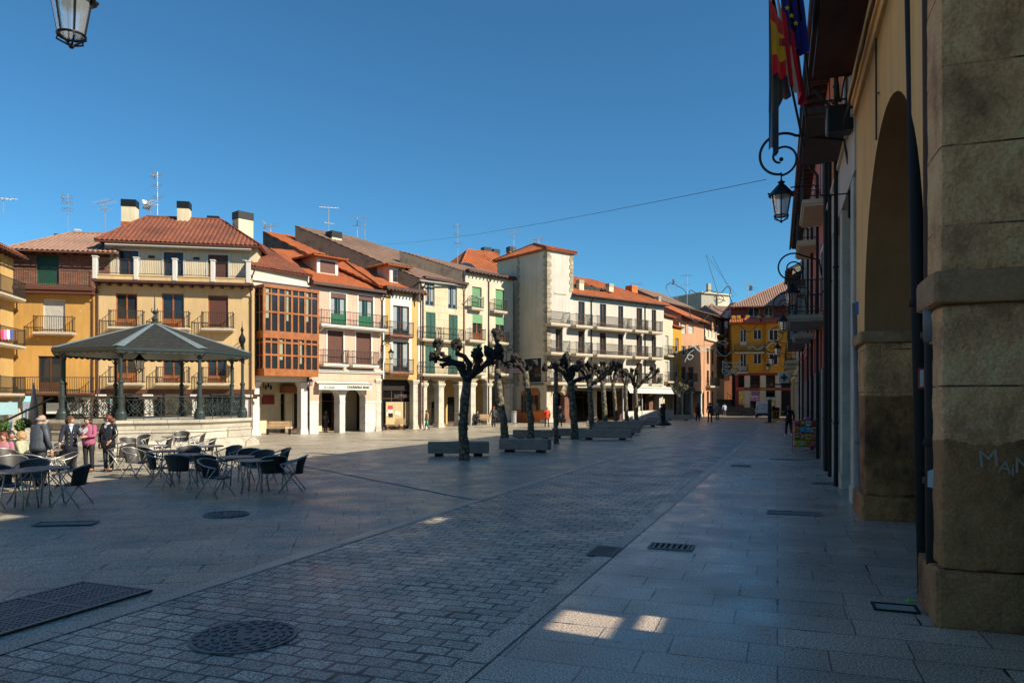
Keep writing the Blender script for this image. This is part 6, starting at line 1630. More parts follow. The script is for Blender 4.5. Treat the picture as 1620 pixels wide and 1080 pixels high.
tree('pollarded_tree', None, zz(1237,570), Zs([(1237,570),(1236,470),(1232,382)]), [(Zs([(1215,340),(1215,290)]), .24, .3), (Zs([(1245,330),(1248,300)]), .28, -.3), (Zs([(1275,345),(1310,310),(1322,275)]), .24, .3), (Zs([(1280,345),(1330,320),(1352,292)]), .2, -.3), (Zs([(1225,320),(1240,285)]),.2,0)], 'pollarded tree with a long arm rising right in front of the canopy', 0.2)
tree('pollarded_tree', None, zz(1313,550), Zs([(1313,550),(1312,470),(1310,408)]), [(Zs([(1290,380),(1270,360)]), .26, .3), (Zs([(1335,385),(1362,340)]), .26, 0), (Zs([(1300,370),(1290,350)]), .24, -.4)], 'greenish pollarded tree lit by the sun under the white canopy', .26, knobmat='bark')
tree('pollarded_tree', 80, (1075.5,660), [(1075.5,660),(1074,640),(1073,622)], [([(1066,616),(1060,612)], .3, .3), ([(1074,614),(1076,610)], .3, 0), ([(1080,616),(1084,613)], .3, -.3)], 'far pollarded tree beyond the canopy on the left of a pair', .24, knobmat='bark')
tree('pollarded_tree', 81, (1087,660), [(1087,660),(1087,640),(1088,618)], [([(1084,608),(1084,603)], .3, .3), ([(1091,610),(1093,606)], .35, 0), ([(1090,614),(1096,616)], .25, -.3)], 'farthest pollarded tree, pale and knobbly, on the right of the far pair', .26, knobmat='bark')
# ------------------------------------------------------------ granite block benches
M['granite'] = stone('dark_granite', (.42,.35,.28), (.30,.25,.20), 3.0, .25)
def block(px, py, L_, rz, label, w=.65, h=.52):
    p = G(px, py); e = empty('granite_bench', p, rz, label, 'stone bench', 'granite block benches under the trees')
    MB().rough(-L_/2,L_/2,-w/2,w/2,.1,h,.06,.003,7,chip=.008).build('block', M['granite'], e)
    for x in (-L_*.32, L_*.32): MB().box(x-.16,x+.16,-w/2+.14,w/2-.1,-.02,.1).build('foot', M['iron'], e)
    return e
hz = R(-6)
for px, py, L_, rz_, lab in ((725.5,720.5,2.25,R(4),'granite block behind the trunk of the largest tree'),(831,714.5,2.0,R(-16),'granite block alone in the foreground right of the largest tree'),
    (843,695,2.1,R(-8),'granite block just behind the foreground block'),(900,692,1.9,R(-4),'granite block behind the young straight tree'),
    (958,695,2.75,R(-14),'broad granite block at the front right of the row'),(975,687,2.9,R(-14),'granite block directly behind the broad front block'),
    (995,677,2.2,R(-10),'granite block in the middle of the receding row'),(1020,674.5,1.9,R(-12),'granite block left of the iron bollard'),
    (1040,669,1.8,R(-10),'granite block behind the iron bollard'),(1072,664.5,2.6,R(-5),'farthest granite block beyond the bollard'),(955,676.5,2.6,R(-3),'granite block half hidden between the sixth and seventh trees')):
    block(px, py, L_, rz_, lab)
# heavy bollard
p = G(1050,672); e = empty('bollard', p, 0, 'dark iron bollard on a wide round base by the last granite blocks', 'bollard')
q = MB(); q.lathe([(.62,0),(.6,.12),(.45,.22),(.3,.32),(.22,.36)], n=20); q.build('base', M['iron'], e)
q = MB(); q.lathe([(.2,.34),(.14,.5),(.13,1.3),(.2,1.36),(.2,1.44),(.1,1.5),(.16,1.62),(.06,1.78)], n=14); q.build('post', M['iron'], e)
# ------------------------------------------------------------ slatted benches
def bench(p, rz, label):
    e = empty('slatted_bench', p, rz, label, 'bench', 'slatted wooden benches along the arcade')
    q = MB()
    for i in range(4): q.bev(-.85,.85,-.25+i*.13,-.15+i*.13,.42,.455,.01)
    q.build('seat', M['slat'], e); q = MB()
    for i in range(4): q.bev(-.85,.85,.26+i*.025,.29+i*.025,.5+i*.11,.59+i*.11,.008)
    q.build('backrest', M['slat'], e)
    for x in (-.75,.75):
        q = MB(); q.bev(x-.08,x+.08,-.25,.25,0,.4,.02); q.tube([(x,.25,.3),(x,.36,.95)], .03, 6); q.build('leg', M['iron'], e)
    q = MB(); q.bev(.9,1.25,-.2,.2,.38,.44,.01); q.tube([(1.0,.15,.44),(1.0,.2,.75)], .03, 6); q.build('side_shelf', M['iron'], e)
    return e
M['slat'] = flat('pale_bench_wood', (.45,.30,.16), .6, 0, .2, 5)
fa = math.atan2(B3.u.y, B3.u.x)
bench(G(441,687), fa*.25, 'slatted wooden bench under the glazed gallery portico')
bench(G(625,679.5), fa*.25, 'slatted bench in front of the dark papered shop')
BN3 = bench(G(766,671.5), fa*.25, 'pale slatted bench between the columns with a person sitting at its left end')
# litter bin
p = G(813,670.5); e = empty('litter_bin', p, 0, 'grey cylindrical litter bin beside the arcade column', 'bin')
q = MB(); q.lathe([(.24,.12),(.25,.95),(.27,.97),(.27,1.02),(.2,1.04)], n=16); q.build('body', M['galv'], e); q = MB(); q.lathe([(.04,0),(.04,.14)], n=6); q.build('foot', M['iron'], e); MB().lathe([(.29,1.1),(.24,1.16)], n=16).build('lid', M['galv'], e)
# ------------------------------------------------------------ cafe chairs and tables
M['weave'] = flat('dark_weave', (.035,.03,.028), .55, 0, .3, 40); M['cush'] = flat('seat_weave', (.05,.055,.07), .45, 0, .3, 40)
M['frame'] = flat('chair_tube', (.42,.40,.36), .38, .6); M['ttop'] = flat('table_top', (.22,.17,.13), .4, 0, .15, 8)
def make_chair():
    e = empty('cafe_chair', (0,0,0), 0)
    q = MB(); n = 12; vs = []; 
    for i in range(n+1):      # seat shell
        x = -.23+.46*i/n
        for j in range(9):
            y = -.24+.46*j/8; vs.append((x,y,.445-.02*math.cos(x*6)*math.cos(y*5)-(.02 if j==0 else 0)))
    q.add(vs, [(i*9+j,(i+1)*9+j,(i+1)*9+j+1,i*9+j+1) for i in range(n) for j in range(8)]); q.add([(v[0],v[1],v[2]-.025) for v in vs], [(i*9+j+1,(i+1)*9+j+1,(i+1)*9+j,i*9+j) for i in range(n) for j in range(8)])
    q.build('seat', M['cush'], e, True)
    q = MB(); vs = []
    for i in range(13):
        th = R(-68)+R(136)*i/12
        for j in range(8):
            f = j/7; r_ = .27+.05*f; vs.append((r_*math.sin(th), .0+r_*math.cos(th)*(.85)+.05*f*f+.0, .43+.38*f-.10*f*abs(math.sin(th))**3))
    fs = [(i*8+j,(i+1)*8+j,(i+1)*8+j+1,i*8+j+1) for i in range(12) for j in range(7)]
    q.add(vs, fs); q.add([(v[0]*.94,v[1]*.94,v[2]) for v in vs], [tuple(reversed(f)) for f in fs])
    q.build('backrest', M['weave'], e, True)
    q = MB(); rim = [(-.29,-.24,.64),(-.31,-.12,.66),(-.32,.05,.70),(-.29,.18,.755),(-.2,.28,.80),(0,.335,.82),(.2,.28,.80),(.29,.18,.755),(.32,.05,.70),(.31,-.12,.66),(.29,-.24,.64)]
    q.tube(rim, .016, 8); q.build('armrest', M['frame'], e, True)
    for s_ in (-1,1):
        q = MB(); q.tube([(s_*.29,-.24,.64),(s_*.28,-.05,.42),(s_*.30,.26,0)], .013, 7); q.tube([(s_*.31,-.1,.66),(s_*.27,.02,.42)], .011, 6); q.build('leg', M['frame'], e, True)
        q = MB(); q.tube([(s_*.25,.02,.42),(s_*.29,-.28,0)], .013, 7); q.build('leg', M['frame'], e, True)
    q = MB(); q.tube([(-.27,.0,.42),(.27,.0,.42)], .012, 6); q.tube([(-.25,-.2,.42),(.25,-.2,.42)], .011, 6); q.build('crossbar', M['frame'], e, True)
    return e
CH = make_chair(); first = [True]
def chair(px, py, face, label, group='cafe armchairs', stack=0):
    """face: heading the sitter looks to, degrees (0 = towards camera, 90 = towards the right of the picture)"""
    p = G(px, py)
    c = CH if first[0] else copy_tree(CH); first[0] = False
    c.location = p + Vector((0,0,stack)); c.rotation_euler.z = R(face); tag(c, label, 'chair', group); return c
def make_table():
    e = empty('cafe_table', (0,0,0), 0)
    q = MB(); q.lathe([(.40,.715),(.40,.74)], n=28); q.build('tabletop', M['ttop'], e)
    q = MB(); q.lathe([(.415,.712),(.42,.73),(.415,.742),(.401,.742),(.401,.712)], n=28); q.build('rim', M['frame'], e, True)
    for k in range(4):
        th = math.pi/4+math.pi/2*k; q = MB(); q.tube([(.22*math.cos(th),.22*math.sin(th),.71),(.33*math.cos(th),.33*math.sin(th),0)], .017, 7); q.build('leg', M['frame'], e, True)
    return e
TBL = make_table(); tf = [True]
def table(px, py, label):
    c = TBL if tf[0] else copy_tree(TBL); tf[0] = False; c.location = G(px, py); tag(c, label, 'table', 'round cafe tables'); return c
for a in ((404,779,'round cafe table at the front of the middle group by the rightmost chair'),(374,771,'round cafe table just behind the front middle one'),
          (292,765.5,'round cafe table at the left of the middle group'),(262,757,'round table behind the left table of the middle group'),(240,744,'round sunlit table left of the middle group'),(275,722,'distant round table in front of the bandstand wall'),(330,745,'sunlit table close to the bandstand steps wall'),
          (30,805,'round cafe table at the left edge in the shade'),(72,798,'round cafe table beside the big dark chair at the left'),(35,768,'sunlit round table behind the left group'),(70,755,'sunlit round table near the man in grey'),(15,748,'round table by the seated people'),(190,738,'round table behind the women in the sun')): table(*a)
for a in ((340,786,75,'foreground armchair of the middle group turned away to the right'),(463,777,-80,'rightmost armchair of the middle group facing left'),
    (430,776,-150,'armchair second from the right with its back to the street'),(412,764,-10,'armchair behind the front middle table facing the viewer'),(396,760,20,'far armchair of the middle group facing the viewer'),
    (330,772,170,'armchair between the two middle tables seen from behind'),(285,772,175,'armchair squarely seen from behind at the left of the middle group'),(252,768,110,'armchair turned right left of the square-backed one'),
    (362,752,-30,'sunlit armchair at the back of the middle group'),(215,756,80,'sunlit armchair standing alone at the shadow edge'),(238,752,150,'sunlit armchair next to the one at the shadow edge'),(300,752,30,'armchair facing the street behind the left middle table'),
    (440,758,-60,'armchair at the back right of the middle group'),
    (207,730,60,'distant armchair left of the far table'),(222,723,-20,'distant armchair seen frontally before the bandstand'),(259,727,-60,'distant armchair turned left'),
    (287,714,20,'far armchair nearest the bandstand wall on the left'),(312,718,-70,'far armchair nearest the bandstand wall on the right'),(326,733,-60,'sunlit armchair right of the far table'),
    (115,800,-85,'large dark armchair at the front of the left group facing left'),(8,801,80,'armchair cut by the left edge'),(50,788,10,'armchair facing the viewer behind the left table'),
    (20,778,40,'armchair behind the table at the left edge'),(62,772,160,'sunlit armchair seen from behind near the man in grey'),(100,770,-40,'armchair in the sun behind the big dark chair'),(10,760,60,'sunlit armchair by the seated people'),
    (88,744,-60,'armchair beside the man in grey'),(103,741,30,'silver edged armchair held by the woman in navy'),(190,745,-90,'armchair just right of the woman in leather'),
    ): chair(*a)
# closed parasol and planters near the left shops
p = G(53,703); e = empty('closed_parasol', p, 0, 'folded grey parasol standing by the shop fronts', 'parasol')
q = MB(); q.lathe([(.3,0),(.3,.08),(.03,.1),(.03,2.9)], n=12); q.build('pole', M['galv'], e); M['canvas']=flat('grey_canvas',(.28,.27,.28),.9); q = MB()
q.tube([(0,0,1.0),(0,0,1.5),(0,0,2.2),(0,0,2.85)], [.22,.2,.13,.03], 14, nz=.5, fr=5); q.build('canopy', M['canvas'], e, True)
M['leaf'] = flat('leaf_green', (.07,.13,.025), .6, 0, .5, 9)
def shrub(px, py, h, r_, label):
    p = G(px, py); e = empty('potted_shrub', p, 0, label, 'plant', 'potted shrubs by the terrace')
    MB().lathe([(.2,0),(.27,.4),(.29,.42),(.25,.42)], n=14).build('pot', M['orange'], e)
    MB().tube([(0,0,.35),(.02,0,h-r_)], .03, 6).build('stem', M['bark'], e)
    q = MB()
    for i in range(900):
        d = Vector((random.gauss(0,1),random.gauss(0,1),random.gauss(0,1))).normalized()*r_*random.random()**.4; c = Vector((0,0,h-r_*.9))+Vector((d.x,d.y,d.z*1.0))
        a = Vector((random.gauss(0,1),random.gauss(0,1),random.gauss(0,1))).normalized()*.06; b = Vector((random.gauss(0,1),random.gauss(0,1),random.gauss(0,1))).normalized()*.035
        q.quad(c-a,c+b,c+a,c-b)
    q.build('foliage', M['leaf'], e)
shrub(3,709,1.2,.3,'potted shrub at the left edge of the picture'); shrub(37,707,1.25,.34,'round potted shrub behind the man in grey'); 
# ------------------------------------------------------------ van
p = G(1209,660.5); e = empty('white_van', p, R(-17), 'small white delivery van parked rear first at the end of the street', 'van')
M['vanw'] = flat('van_paint', (.62,.64,.66), .35, 0, .04); M['tyre'] = flat('tyre', (.02,.02,.02), .8); M['redlamp'] = flat('tail_lamp', (.4,.02,.02), .3)
q = MB(); prof = [(0,.3),(.0,1.0),(.06,1.5),(.2,1.78),(.5,1.84),(2.3,1.84),(2.9,1.35),(3.7,1.05),(4.0,.85),(4.0,.3)]; vs = []
for x in (-.86,-.80,.80,.86):
    for y, z in prof:
        k = 1.0; zz_ = z-(.06 if abs(x)>.82 else 0)*(1 if z>1 else 0); xx = x*(1-.09*max(0,(z-1.0))); vs.append((xx,y,zz_))
n = len(prof); fs = []
for i in range(3): fs += [(i*n+j,(i+1)*n+j,(i+1)*n+j+1,i*n+j+1) for j in range(n-1)]; 
fs += [tuple(range(n)), tuple(3*n+j for j in range(n-1,-1,-1))]+[(i*n+n-1,(i+1)*n+n-1,(i+1)*n,i*n) for i in range(3)]
q.add(vs, fs); q.build('body', M['vanw'], e)
MB().box(-.84,.84,-.1,.02,.28,.5).build('bumper', M['tyre'], e)
d_ = MB().bev(-.68,.68,-.015,.02,.52,1.66,.01).build('rear_doors', M['vanw'], e)
MB().box(-.01,.01,-.025,-.016,.52,1.66).box(-.3,-.1,-.03,-.016,1.0,1.05).build('door_seam', M['tyre'], d_)
MB().box(-.26,.26,-.03,-.016,.62,.74).build('number_plate', M['wsticker'], d_)
text_obj('Citroneta' if 0 else 'Fontanería', .17, 'redlamp', d_, loc=(0,-.026,1.38), ext=.002)
for x in (-.79,.72): MB().box(x,x+.07,-.02,.02,.75,1.25).build('tail_light', M['redlamp'], e)
for x in (-.86,.66):
    for y in (.65,3.25):
        w_ = MB(); w_.lathe([(.31,0),(.31,.2)], n=18); o = w_.build('wheel', M['tyre'], e); o.location=(x,y,.31); o.rotation_euler=(0,R(90),0)
MB().box(-.98,-.84,2.5,2.6,1.1,1.25).build('mirror', M['tyre'], e)
# post and trestle on the pavement
p = G(1217.5,668.5); e = empty('sign_post', p, 0, 'grey green metal post on a black foot in front of the van', 'post')
MB().bev(-.16,.16,-.08,.08,.05,2.05,.02).build('post', M['giron'], e); MB().bev(-.5,.5,-.25,.25,0,.06,.02).build('foot', M['iron'], e)
M['ybar'] = flat('yellow_barrier', (.5,.28,.04), .5)
p = G(1240,671); e = empty('yellow_barrier', p, R(10), 'yellow crowd barrier standing on the pavement behind the walking woman', 'barrier')
q = MB(); 
for z in (.35,1.1): q.tube([(-1.0,0,z),(1.0,0,z)], .025, 6)
for i in range(12): q.tube([(-1.0+i*.182,0,.35),(-1.0+i*.182,0,1.1)], .015, 5)
q.tube([(-1,0,0.05),(-1,0,1.1)], .025, 6); q.tube([(1,0,0.05),(1,0,1.1)], .025, 6); q.build('panel', M['ybar'], e)
for x in (-.8,.8): MB().tube([(x,-.4,.02),(x,.05,.3),(x,.4,.02)], .025, 6).build('foot', M['ybar'], e)
p = G(1226,662); e = empty('litter_bin', p, 0, 'dark bin against the red shop front beside the van', 'bin'); MB().bev(-.4,.4,-.3,.3,0,1.1,.04).build('body', M['iron'], e); MB().bev(-.42,.42,-.32,.32,1.1,1.2,.03).build('lid', M['iron'], e)
# ------------------------------------------------------------ toy rack
p = G(1274.5,717); Yr = p.y; e = empty('toy_rack', p, R(-8), 'wire display rack of colourful toys standing on the pavement', 'display rack')
q = MB(); 
for x in (-.4,.4):
    for y in (-.02,.4): q.tube([(x,y,0),(x,y,1.32)], .014, 6)
for z in (.27,.52,.8,1.05):
    q.tube([(-.4,-.02,z),(.4,-.02,z)], .012, 5); q.tube([(-.4,.4,z),(.4,.4,z)], .012, 5)
q.tube([(-.4,-.02,.25),(.4,-.02,.02)], .01, 5); q.tube([(.4,-.02,.25),(-.4,-.02,.02)], .01, 5); q.build('frame', M['redlamp'], e)
for z in (.27,.52,.8,1.05): MB().box(-.39,.39,0,.39,z,z+.015).build('shelf', M['dwood'], e)
cols = [('red',(.5,.03,.04)),('pink',(.6,.12,.3)),('orange',(.65,.2,.03)),('yellow',(.65,.5,.05)),('lime green',(.25,.5,.04)),('sky blue',(.08,.3,.55)),('cream',(.6,.5,.35)),('brown',(.25,.1,.04))]
cm = {n_: flat('toy_'+n_.replace(' ','_'), c, .4, 0, .5, 14) for n_, c in cols}; cm2 = {n_: flat('toy_b_'+n_.replace(' ','_'), sc3(c[::-1],1.0), .4, 0, .3, 14) for n_, c in cols}
rows = [(1.07,['red','brown','cream','red']),(.82,['orange','sky blue','sky blue','cream']),(.54,['brown','orange','yellow','orange']),(.29,['yellow','lime green','orange','pink'])]
sn = ['top','second','third','bottom']; pn = ['first','second','third','last']
rm_ = Matrix.Translation(p) @ Matrix.Rotation(R(-8),4,'Z')
for ri, (z, cs) in enumerate(rows):
    for ci, cn in enumerate(cs):
        x0 = -.4+ci*.2; q = MB(); hh = random.uniform(.18,.24)
        q.bev(x0+.008,x0+.19,-.03,.12,0,hh,.012,0)
        k = (ri*4+ci) % 3; bc = (x0+.1, -.035, hh*.55)
        if k == 0: q.ball(bc, .055, 1, 10, 6, sc=(1,.3,1))
        elif k == 1: q.bev(x0+.04,x0+.15,-.04,-.031,hh*.3,hh*.75,.004,1)
        else: q.ball((bc[0]-.03,bc[1],bc[2]), .035, 1, 8, 6, sc=(1,.3,1.2)); q.ball((bc[0]+.04,bc[1],bc[2]-.01), .03, 1, 8, 6, sc=(1,.3,1))
        o = q.build('toy_packet', [cm[cn], cm[cols[(ri+ci*2+1) % 8][0]]], None, False); o.location = rm_ @ Vector((0,0,z)); o.rotation_euler.z = R(-8)
        tag(o, f'{cn} toy packet, {pn[ci]} from the left on the {sn[ri]} shelf of the rack', 'toy', 'toys on the display rack')
q = MB(); q.ball((.1,.1,1.33), .11, 0, 14, 8, sc=(1.3,1,.7)); o = q.build('toy_ball', cm['pink'], None, True, tuple(p)); tag(o, 'pink inflatable toy on top of the display rack', 'toy', 'toys on the display rack')
# ------------------------------------------------------------ antennas
for px, a, b, Y, st, lab in ((107,352,307,58,2,'cluster aerial with white panels on the brick topped house'),(166,350,318,58,1,'thin aerial between the brick house and the first chimney'),
    (249,345,272,57,2,'tall white aerial cluster over the cream house'),(238,345,320,57,0,'short white dish aerial left of the tall cluster'),(428,372,354,70,0,'pale aerial on the edge of the upper orange roof'),(520,392,327,66,1,'tall aerial beside the round capped chimney'),
    (565,378,343,74,1,'thin aerial right of the tall one on the brown roof'),(577,380,350,74,0,'small branched aerial on the brown roof'),(724,410,354,78,2,'isolated white topped aerial before the rear orange roof'),(813,392,364,84,1,'aerial beside the tower chimney'),(852,384,377,74,1,'small aerial on the tower roof'),
    (1087,473,435,100,1,'broad aerial above the dark gable house'),(1071,475,445,100,0,'dark lattice aerial left of the broad one'),(1184,470,447,108,1,'aerial behind the yellow building'),(1006,462,448,86,0,'small aerial behind the hotel chimney'),(5,318,312,55,1,'aerial arms at the left edge'),(1192,470,455,106,0,'short aerial next to the one behind the yellow building')):
    antenna(px, a, b, Y, lab, st)
q = MB(); a, b = W(1138,462,112), W(1117,403,112); q.tube([a,b], .05, 5); e = empty('radio_mast', a, 0, 'leaning guyed mast high above the far rooftops', 'mast'); q = MB(); q.tube([(0,0,-1),b-a], .04, 5); q.build('mast', M['iron'], e); q = MB(); q.tube([b-a,(2.6,0,-.6)], .02, 4); q.build('guy_wire', M['iron'], e)
# ------------------------------------------------------------ people
def pm(n_, c, r_=.8, var=.12, sc=18): return flat(n_, c, r_, 0, var, sc)
M['skin'] = pm('skin', (.48,.27,.18), .55, .06); M['skin2'] = pm('skin_tan', (.40,.22,.14), .55, .06)
HAIR = {k: pm('hair_'+k, c, .6, .3) for k, c in dict(brown=(.10,.045,.02), dark=(.02,.013,.01), auburn=(.14,.035,.018), grey=(.3,.29,.28), blond=(.4,.25,.1), none=(.1,.1,.1)).items()}
def person(p, face, h, label, top, bot, shoe=(.02,.02,.02), hair='dark', arms=None, legs=None, sit=False, coat=0, longhair=False, bald=False, topmat=None, girth=1.0, female=False, collar=None, lean=0.0, fingers=False, headturn=0.0, headdown=0.0, bag=None, cushion=None):
    """local frame: looks to -y; face degrees as chairs. Units: 1.7 m figure scaled to h"""
    e = empty('person', p, R(face), label, 'person'); s = h/1.7
    V = lambda x,y,z: Vector((x*s, (y - lean*max(0,(z-.9)))*s, z*s))
    zb = -.42 if sit else 0
    pel = V(0,0,.93+zb); ch = V(0,.01,1.22+zb); nk = V(0,.0,1.43+zb); hd0 = V(0,-.01-headdown*.3,1.50+zb); hd = V(0,-.015-headdown,1.58+zb); hd1 = V(0,-.01-headdown*1.3,1.66+zb)
    # arms: (elbow, wrist) per side in figure units, x outward
    dA = {'L': ((.25,.02,1.13),(.24,-.06,.88)), 'R': ((.25,.02,1.13),(.24,-.06,.88))}
    if arms: dA.update(arms)
    dL = {'L': ((.10,-.01,.49),(.10,.02,.08)), 'R': ((.10,-.01,.49),(.10,.02,.08))}
    if sit: dL = {'L': ((.12,-.42,.50),(.12,-.40,.08)), 'R': ((.12,-.42,.50),(.13,-.38,.08))}
    if legs: dL.update(legs)
    vs, ed, rad = [], [], []
    def v(pt, r_): vs.append(pt); rad.append(r_*s); return len(vs)-1
    iP = v(pel,.13); iC = v(ch,.13); iN = v(nk,.062); iH0 = v(hd0,.062); iH = v(hd,.098); iT = v(hd1,.078)
    ed += [(iP,iC),(iC,iN),(iN,iH0),(iH0,iH),(iH,iT)]
    ci = math.sin(headturn); cc = math.cos(headturn)
    iNo = v(hd+Vector((ci*.10*s,-cc*.10*s,-.01*s)),.022); ed.append((iH,iNo))
    J = {}
    for sd, sg in (('L',1),('R',-1)):
        el, wr = dA[sd]; sh = V(sg*.165,.01,1.385+zb); elb = V(sg*el[0],el[1],el[2]+zb); wri = V(sg*wr[0],wr[1],wr[2]+zb)
        a = v(sh,.055); b = v(elb,.042); c = v(wri,.028); d = (wri-elb).normalized(); hnd = wri+d*.09*s; g = v(hnd,.036)
        ed += [(iC,a),(a,b),(b,c),(c,g)]
        side = Vector((0,0,1)).cross(d); side = side.normalized() if side.length > .1 else Vector((1,0,0)); fwd = d.cross(side)
        if fingers:
            f2 = Vector((0,-1,0)) if abs(d.z) > .7 else Vector((0,0,1)); f2 = (f2-d*f2.dot(d)).normalized(); cu = side*(-sg)
            for k in range(4):
                b0 = hnd+f2*(.030-.02*k)*s; l_ = (.07,.08,.075,.055)[k]*s
                i1 = v(b0+d*.05*s,.0095); i2 = v(b0+d*(.05*s+l_*.55)+cu*.012*s,.0085); i3 = v(b0+d*(.05*s+l_*.8)+cu*.035*s,.007); ed += [(g,i1),(i1,i2),(i2,i3)]
            i1 = v(hnd+f2*.048*s-d*.02*s,.011); i2 = v(hnd+f2*.062*s+d*.03*s+cu*.02*s,.009); ed += [(g,i1),(i1,i2)]
        kn, an = dL[sd]; hp = V(sg*.09,0,.90+zb); kne = Vector((sg*kn[0]*s,kn[1]*s,kn[2]*s)); ank = Vector((sg*an[0]*s,an[1]*s,an[2]*s))
        a2 = v(hp,.085); b2 = v(kne,.055); c2 = v(ank,.038); fd = v(ank+Vector((0,-.15*s,-.045*s)),.034); ed += [(iP,a2),(a2,b2),(b2,c2),(c2,fd)]
        J[sd] = (sh, elb, wri, hp, kne, ank)
    me = bpy.data.meshes.new('person_body'); me.from_pydata([tuple(q) for q in vs], ed, []); me.materials.append(M['skin'])
    o = bpy.data.objects.new('body', me); COL.objects.link(o); o.parent = e
    md = o.modifiers.new('skin','SKIN'); md.use_smooth_shade = True
    for i, r_ in enumerate(rad): sv = me.skin_vertices[0].data[i]; sv.radius = (r_, r_); sv.use_root = (i == 0)
    sb = o.modifiers.new('sub','SUBSURF'); sb.levels = 1; sb.render_levels = 2
    # ---- upper garment
    tm = topmat or pm('coat_'+label[:12].replace(' ','_'), top); g_ = girth; q = MB(); lo = (.82 if not coat else .9-coat)+zb*0
    hips = .175*g_ if female else .165*g_
    def ring(z, rx_, ry_): 
        c_ = V(0,.0,z+zb); return (c_.x,c_.y,c_.z,rx_*s,ry_*s)
    zlow = .84 if (sit or not coat) else .9-coat
    if coat and not sit: q.loft([ring(zlow,hips*1.12,.15*g_),ring(.84,hips*1.05,.14*g_),ring(.95,hips*.98,.135*g_),ring(1.1,.155*g_,.12*g_),ring(1.25,.178*g_,.13*g_),ring(1.36,.19,.115),ring(1.42,.13,.085),ring(1.455,.072,.068)], 18)
    else: q.loft([ring(.83,hips*1.0,.14*g_),ring(.92,hips*1.02,.142*g_),ring(1.05,.16*g_,.13*g_),ring(1.25,.178*g_,.13*g_),ring(1.36,.188,.115),ring(1.42,.13,.085),ring(1.455,.072,.068)], 18)
    for sd in 'LR':
        sh, elb, wri = J[sd][:3]; m1 = sh.lerp(elb,.5); m2 = elb.lerp(wri,.5); q.tube([sh+Vector((0,0,.0)),m1,elb,m2,wri.lerp(elb,.06)], [.072*s,.064*s,.056*s,.052*s,.045*s], 12, nz=.15, fr=14)
        q.ball(sh, .074*s, 0, 12, 8)
    cl = q.build('coat' if coat else 'jacket', tm, e, True)
    if collar:
        q = MB(); c_ = V(0,-.02,1.44+zb); q.lathe([(.078*s,-.03*s),(.084*s,.03*s)], (c_.x,c_.y,c_.z), 14); q.add([V(-.05,-.118,1.40+zb),V(.05,-.118,1.40+zb),V(0,-.14,1.2+zb)], [(0,1,2)]); q.build('shirt', pm('shirt_'+label[:9].replace(' ','_'), collar), e)
    # ---- trousers
    q = MB(); pz = V(0,0,.9+zb)
    q.loft([ring(.80,.15*g_,.125*g_),ring(.88,.165*g_,.135*g_),ring(.97,.155*g_,.125*g_)], 16)
    for sd in 'LR':
        hp, kne, ank = J[sd][3:]; q.tube([hp,hp.lerp(kne,.5),kne,kne.lerp(ank,.5),ank+Vector((0,0,.02*s))], [.10*s,.086*s,.068*s,.06*s,.055*s], 12, nz=.12, fr=12); q.ball(hp, .1*s, 0, 12, 8)
    q.build('trousers', pm('trousers_'+label[:9].replace(' ','_'), bot), e, True)
    for sd in 'LR':
        ank = J[sd][5]; q = MB(); q.ball(ank+Vector((0,-.07*s,-.045*s)), .1*s, 0, 12, 8, sc=(.45,1.35,.42)); q.ball(ank, .052*s, 0, 10, 6); q.build('shoe', pm('shoe_'+label[:9].replace(' ','_'), shoe, .5), e, True)
    # ---- hair / face
    if not bald:
        q = MB(); hc = hd+Vector((-ci*.018*s, (.02)*cc*s, .03*s))
        q.ball(hc, .108*s, 0, 16, 12, sc=(1.0,1.05,1.05), nz=.25, fr=16)
        if longhair or female: q.ball(hc+Vector((-ci*.04*s,.035*s,-.07*s)), .095*s, 0, 14, 10, sc=(1.15,.85,1.2 if longhair else .9), nz=.3, fr=16)
        q.build('hair', HAIR[hair], e, True)
    else:
        q = MB(); q.ball(hd+Vector((0,.01*s,-.025*s)), .1*s, 0, 14, 8, sc=(1.03,1.0,.5)); q.build('hair', HAIR['grey'], e, True)
    f = Vector((ci,-cc,0)); r_ = Vector((cc,ci,0)); q = MB()
    q.ball(hd+f*.040*s+Vector((0,0,-.012*s)), .072*s, 0, 14, 10, sc=(1.0,1.0,1.25)); q.ball(hd+f*.118*s+Vector((0,0,-.012*s)), .014*s, 0, 8, 6, sc=(.9,1,1.5))
    for k in (-1,1): q.ball(hd+r_*k*.098*s+Vector((0,0,-.02*s)), .022*s, 0, 8, 6, sc=(.5,.8,1.3))
    fo = q.build('face', M['skin'], e, True)
    for k in (-1,1): MB().ball(hd+f*.104*s+r_*k*.03*s+Vector((0,0,.012*s)), .010*s, 0, 8, 6).build('eye', M['iron'], fo)
    MB().ball(hd+f*.104*s+Vector((0,0,-.052*s)), .022*s, 0, 8, 6, sc=(1,.4,.35)).build('mouth', M['redlip'], fo)
    if bag:
        q = MB(); x, y, z, w_, h_, c = bag[:6]; q.bev((x-w_/2)*s,(x+w_/2)*s,(y-.07)*s,(y+.07)*s,(z-h_)*s,z*s,.03*s)
        bo = q.build('bag', pm('bag_'+label[:9].replace(' ','_'), c, .5), None, True, tuple(p), R(face)); tag(bo, bag[6] if len(bag) > 6 else 'bag', 'bag')
        q = MB(); q.tube([((x-w_*.3)*s,y*s,z*s),(x*s,y*s,(z+.16)*s),((x+w_*.3)*s,y*s,z*s)], .01*s, 6); q.build('handle', M['iron'], bo)
    return e
M['redlip'] = pm('lips', (.30,.08,.06), .5)
NV, BK, LE = (.012,.014,.03), (.012,.012,.012), (.02,.02,.022)
M['leather'] = flat('black_leather', (.02,.02,.022), .28, 0, .3, 10)
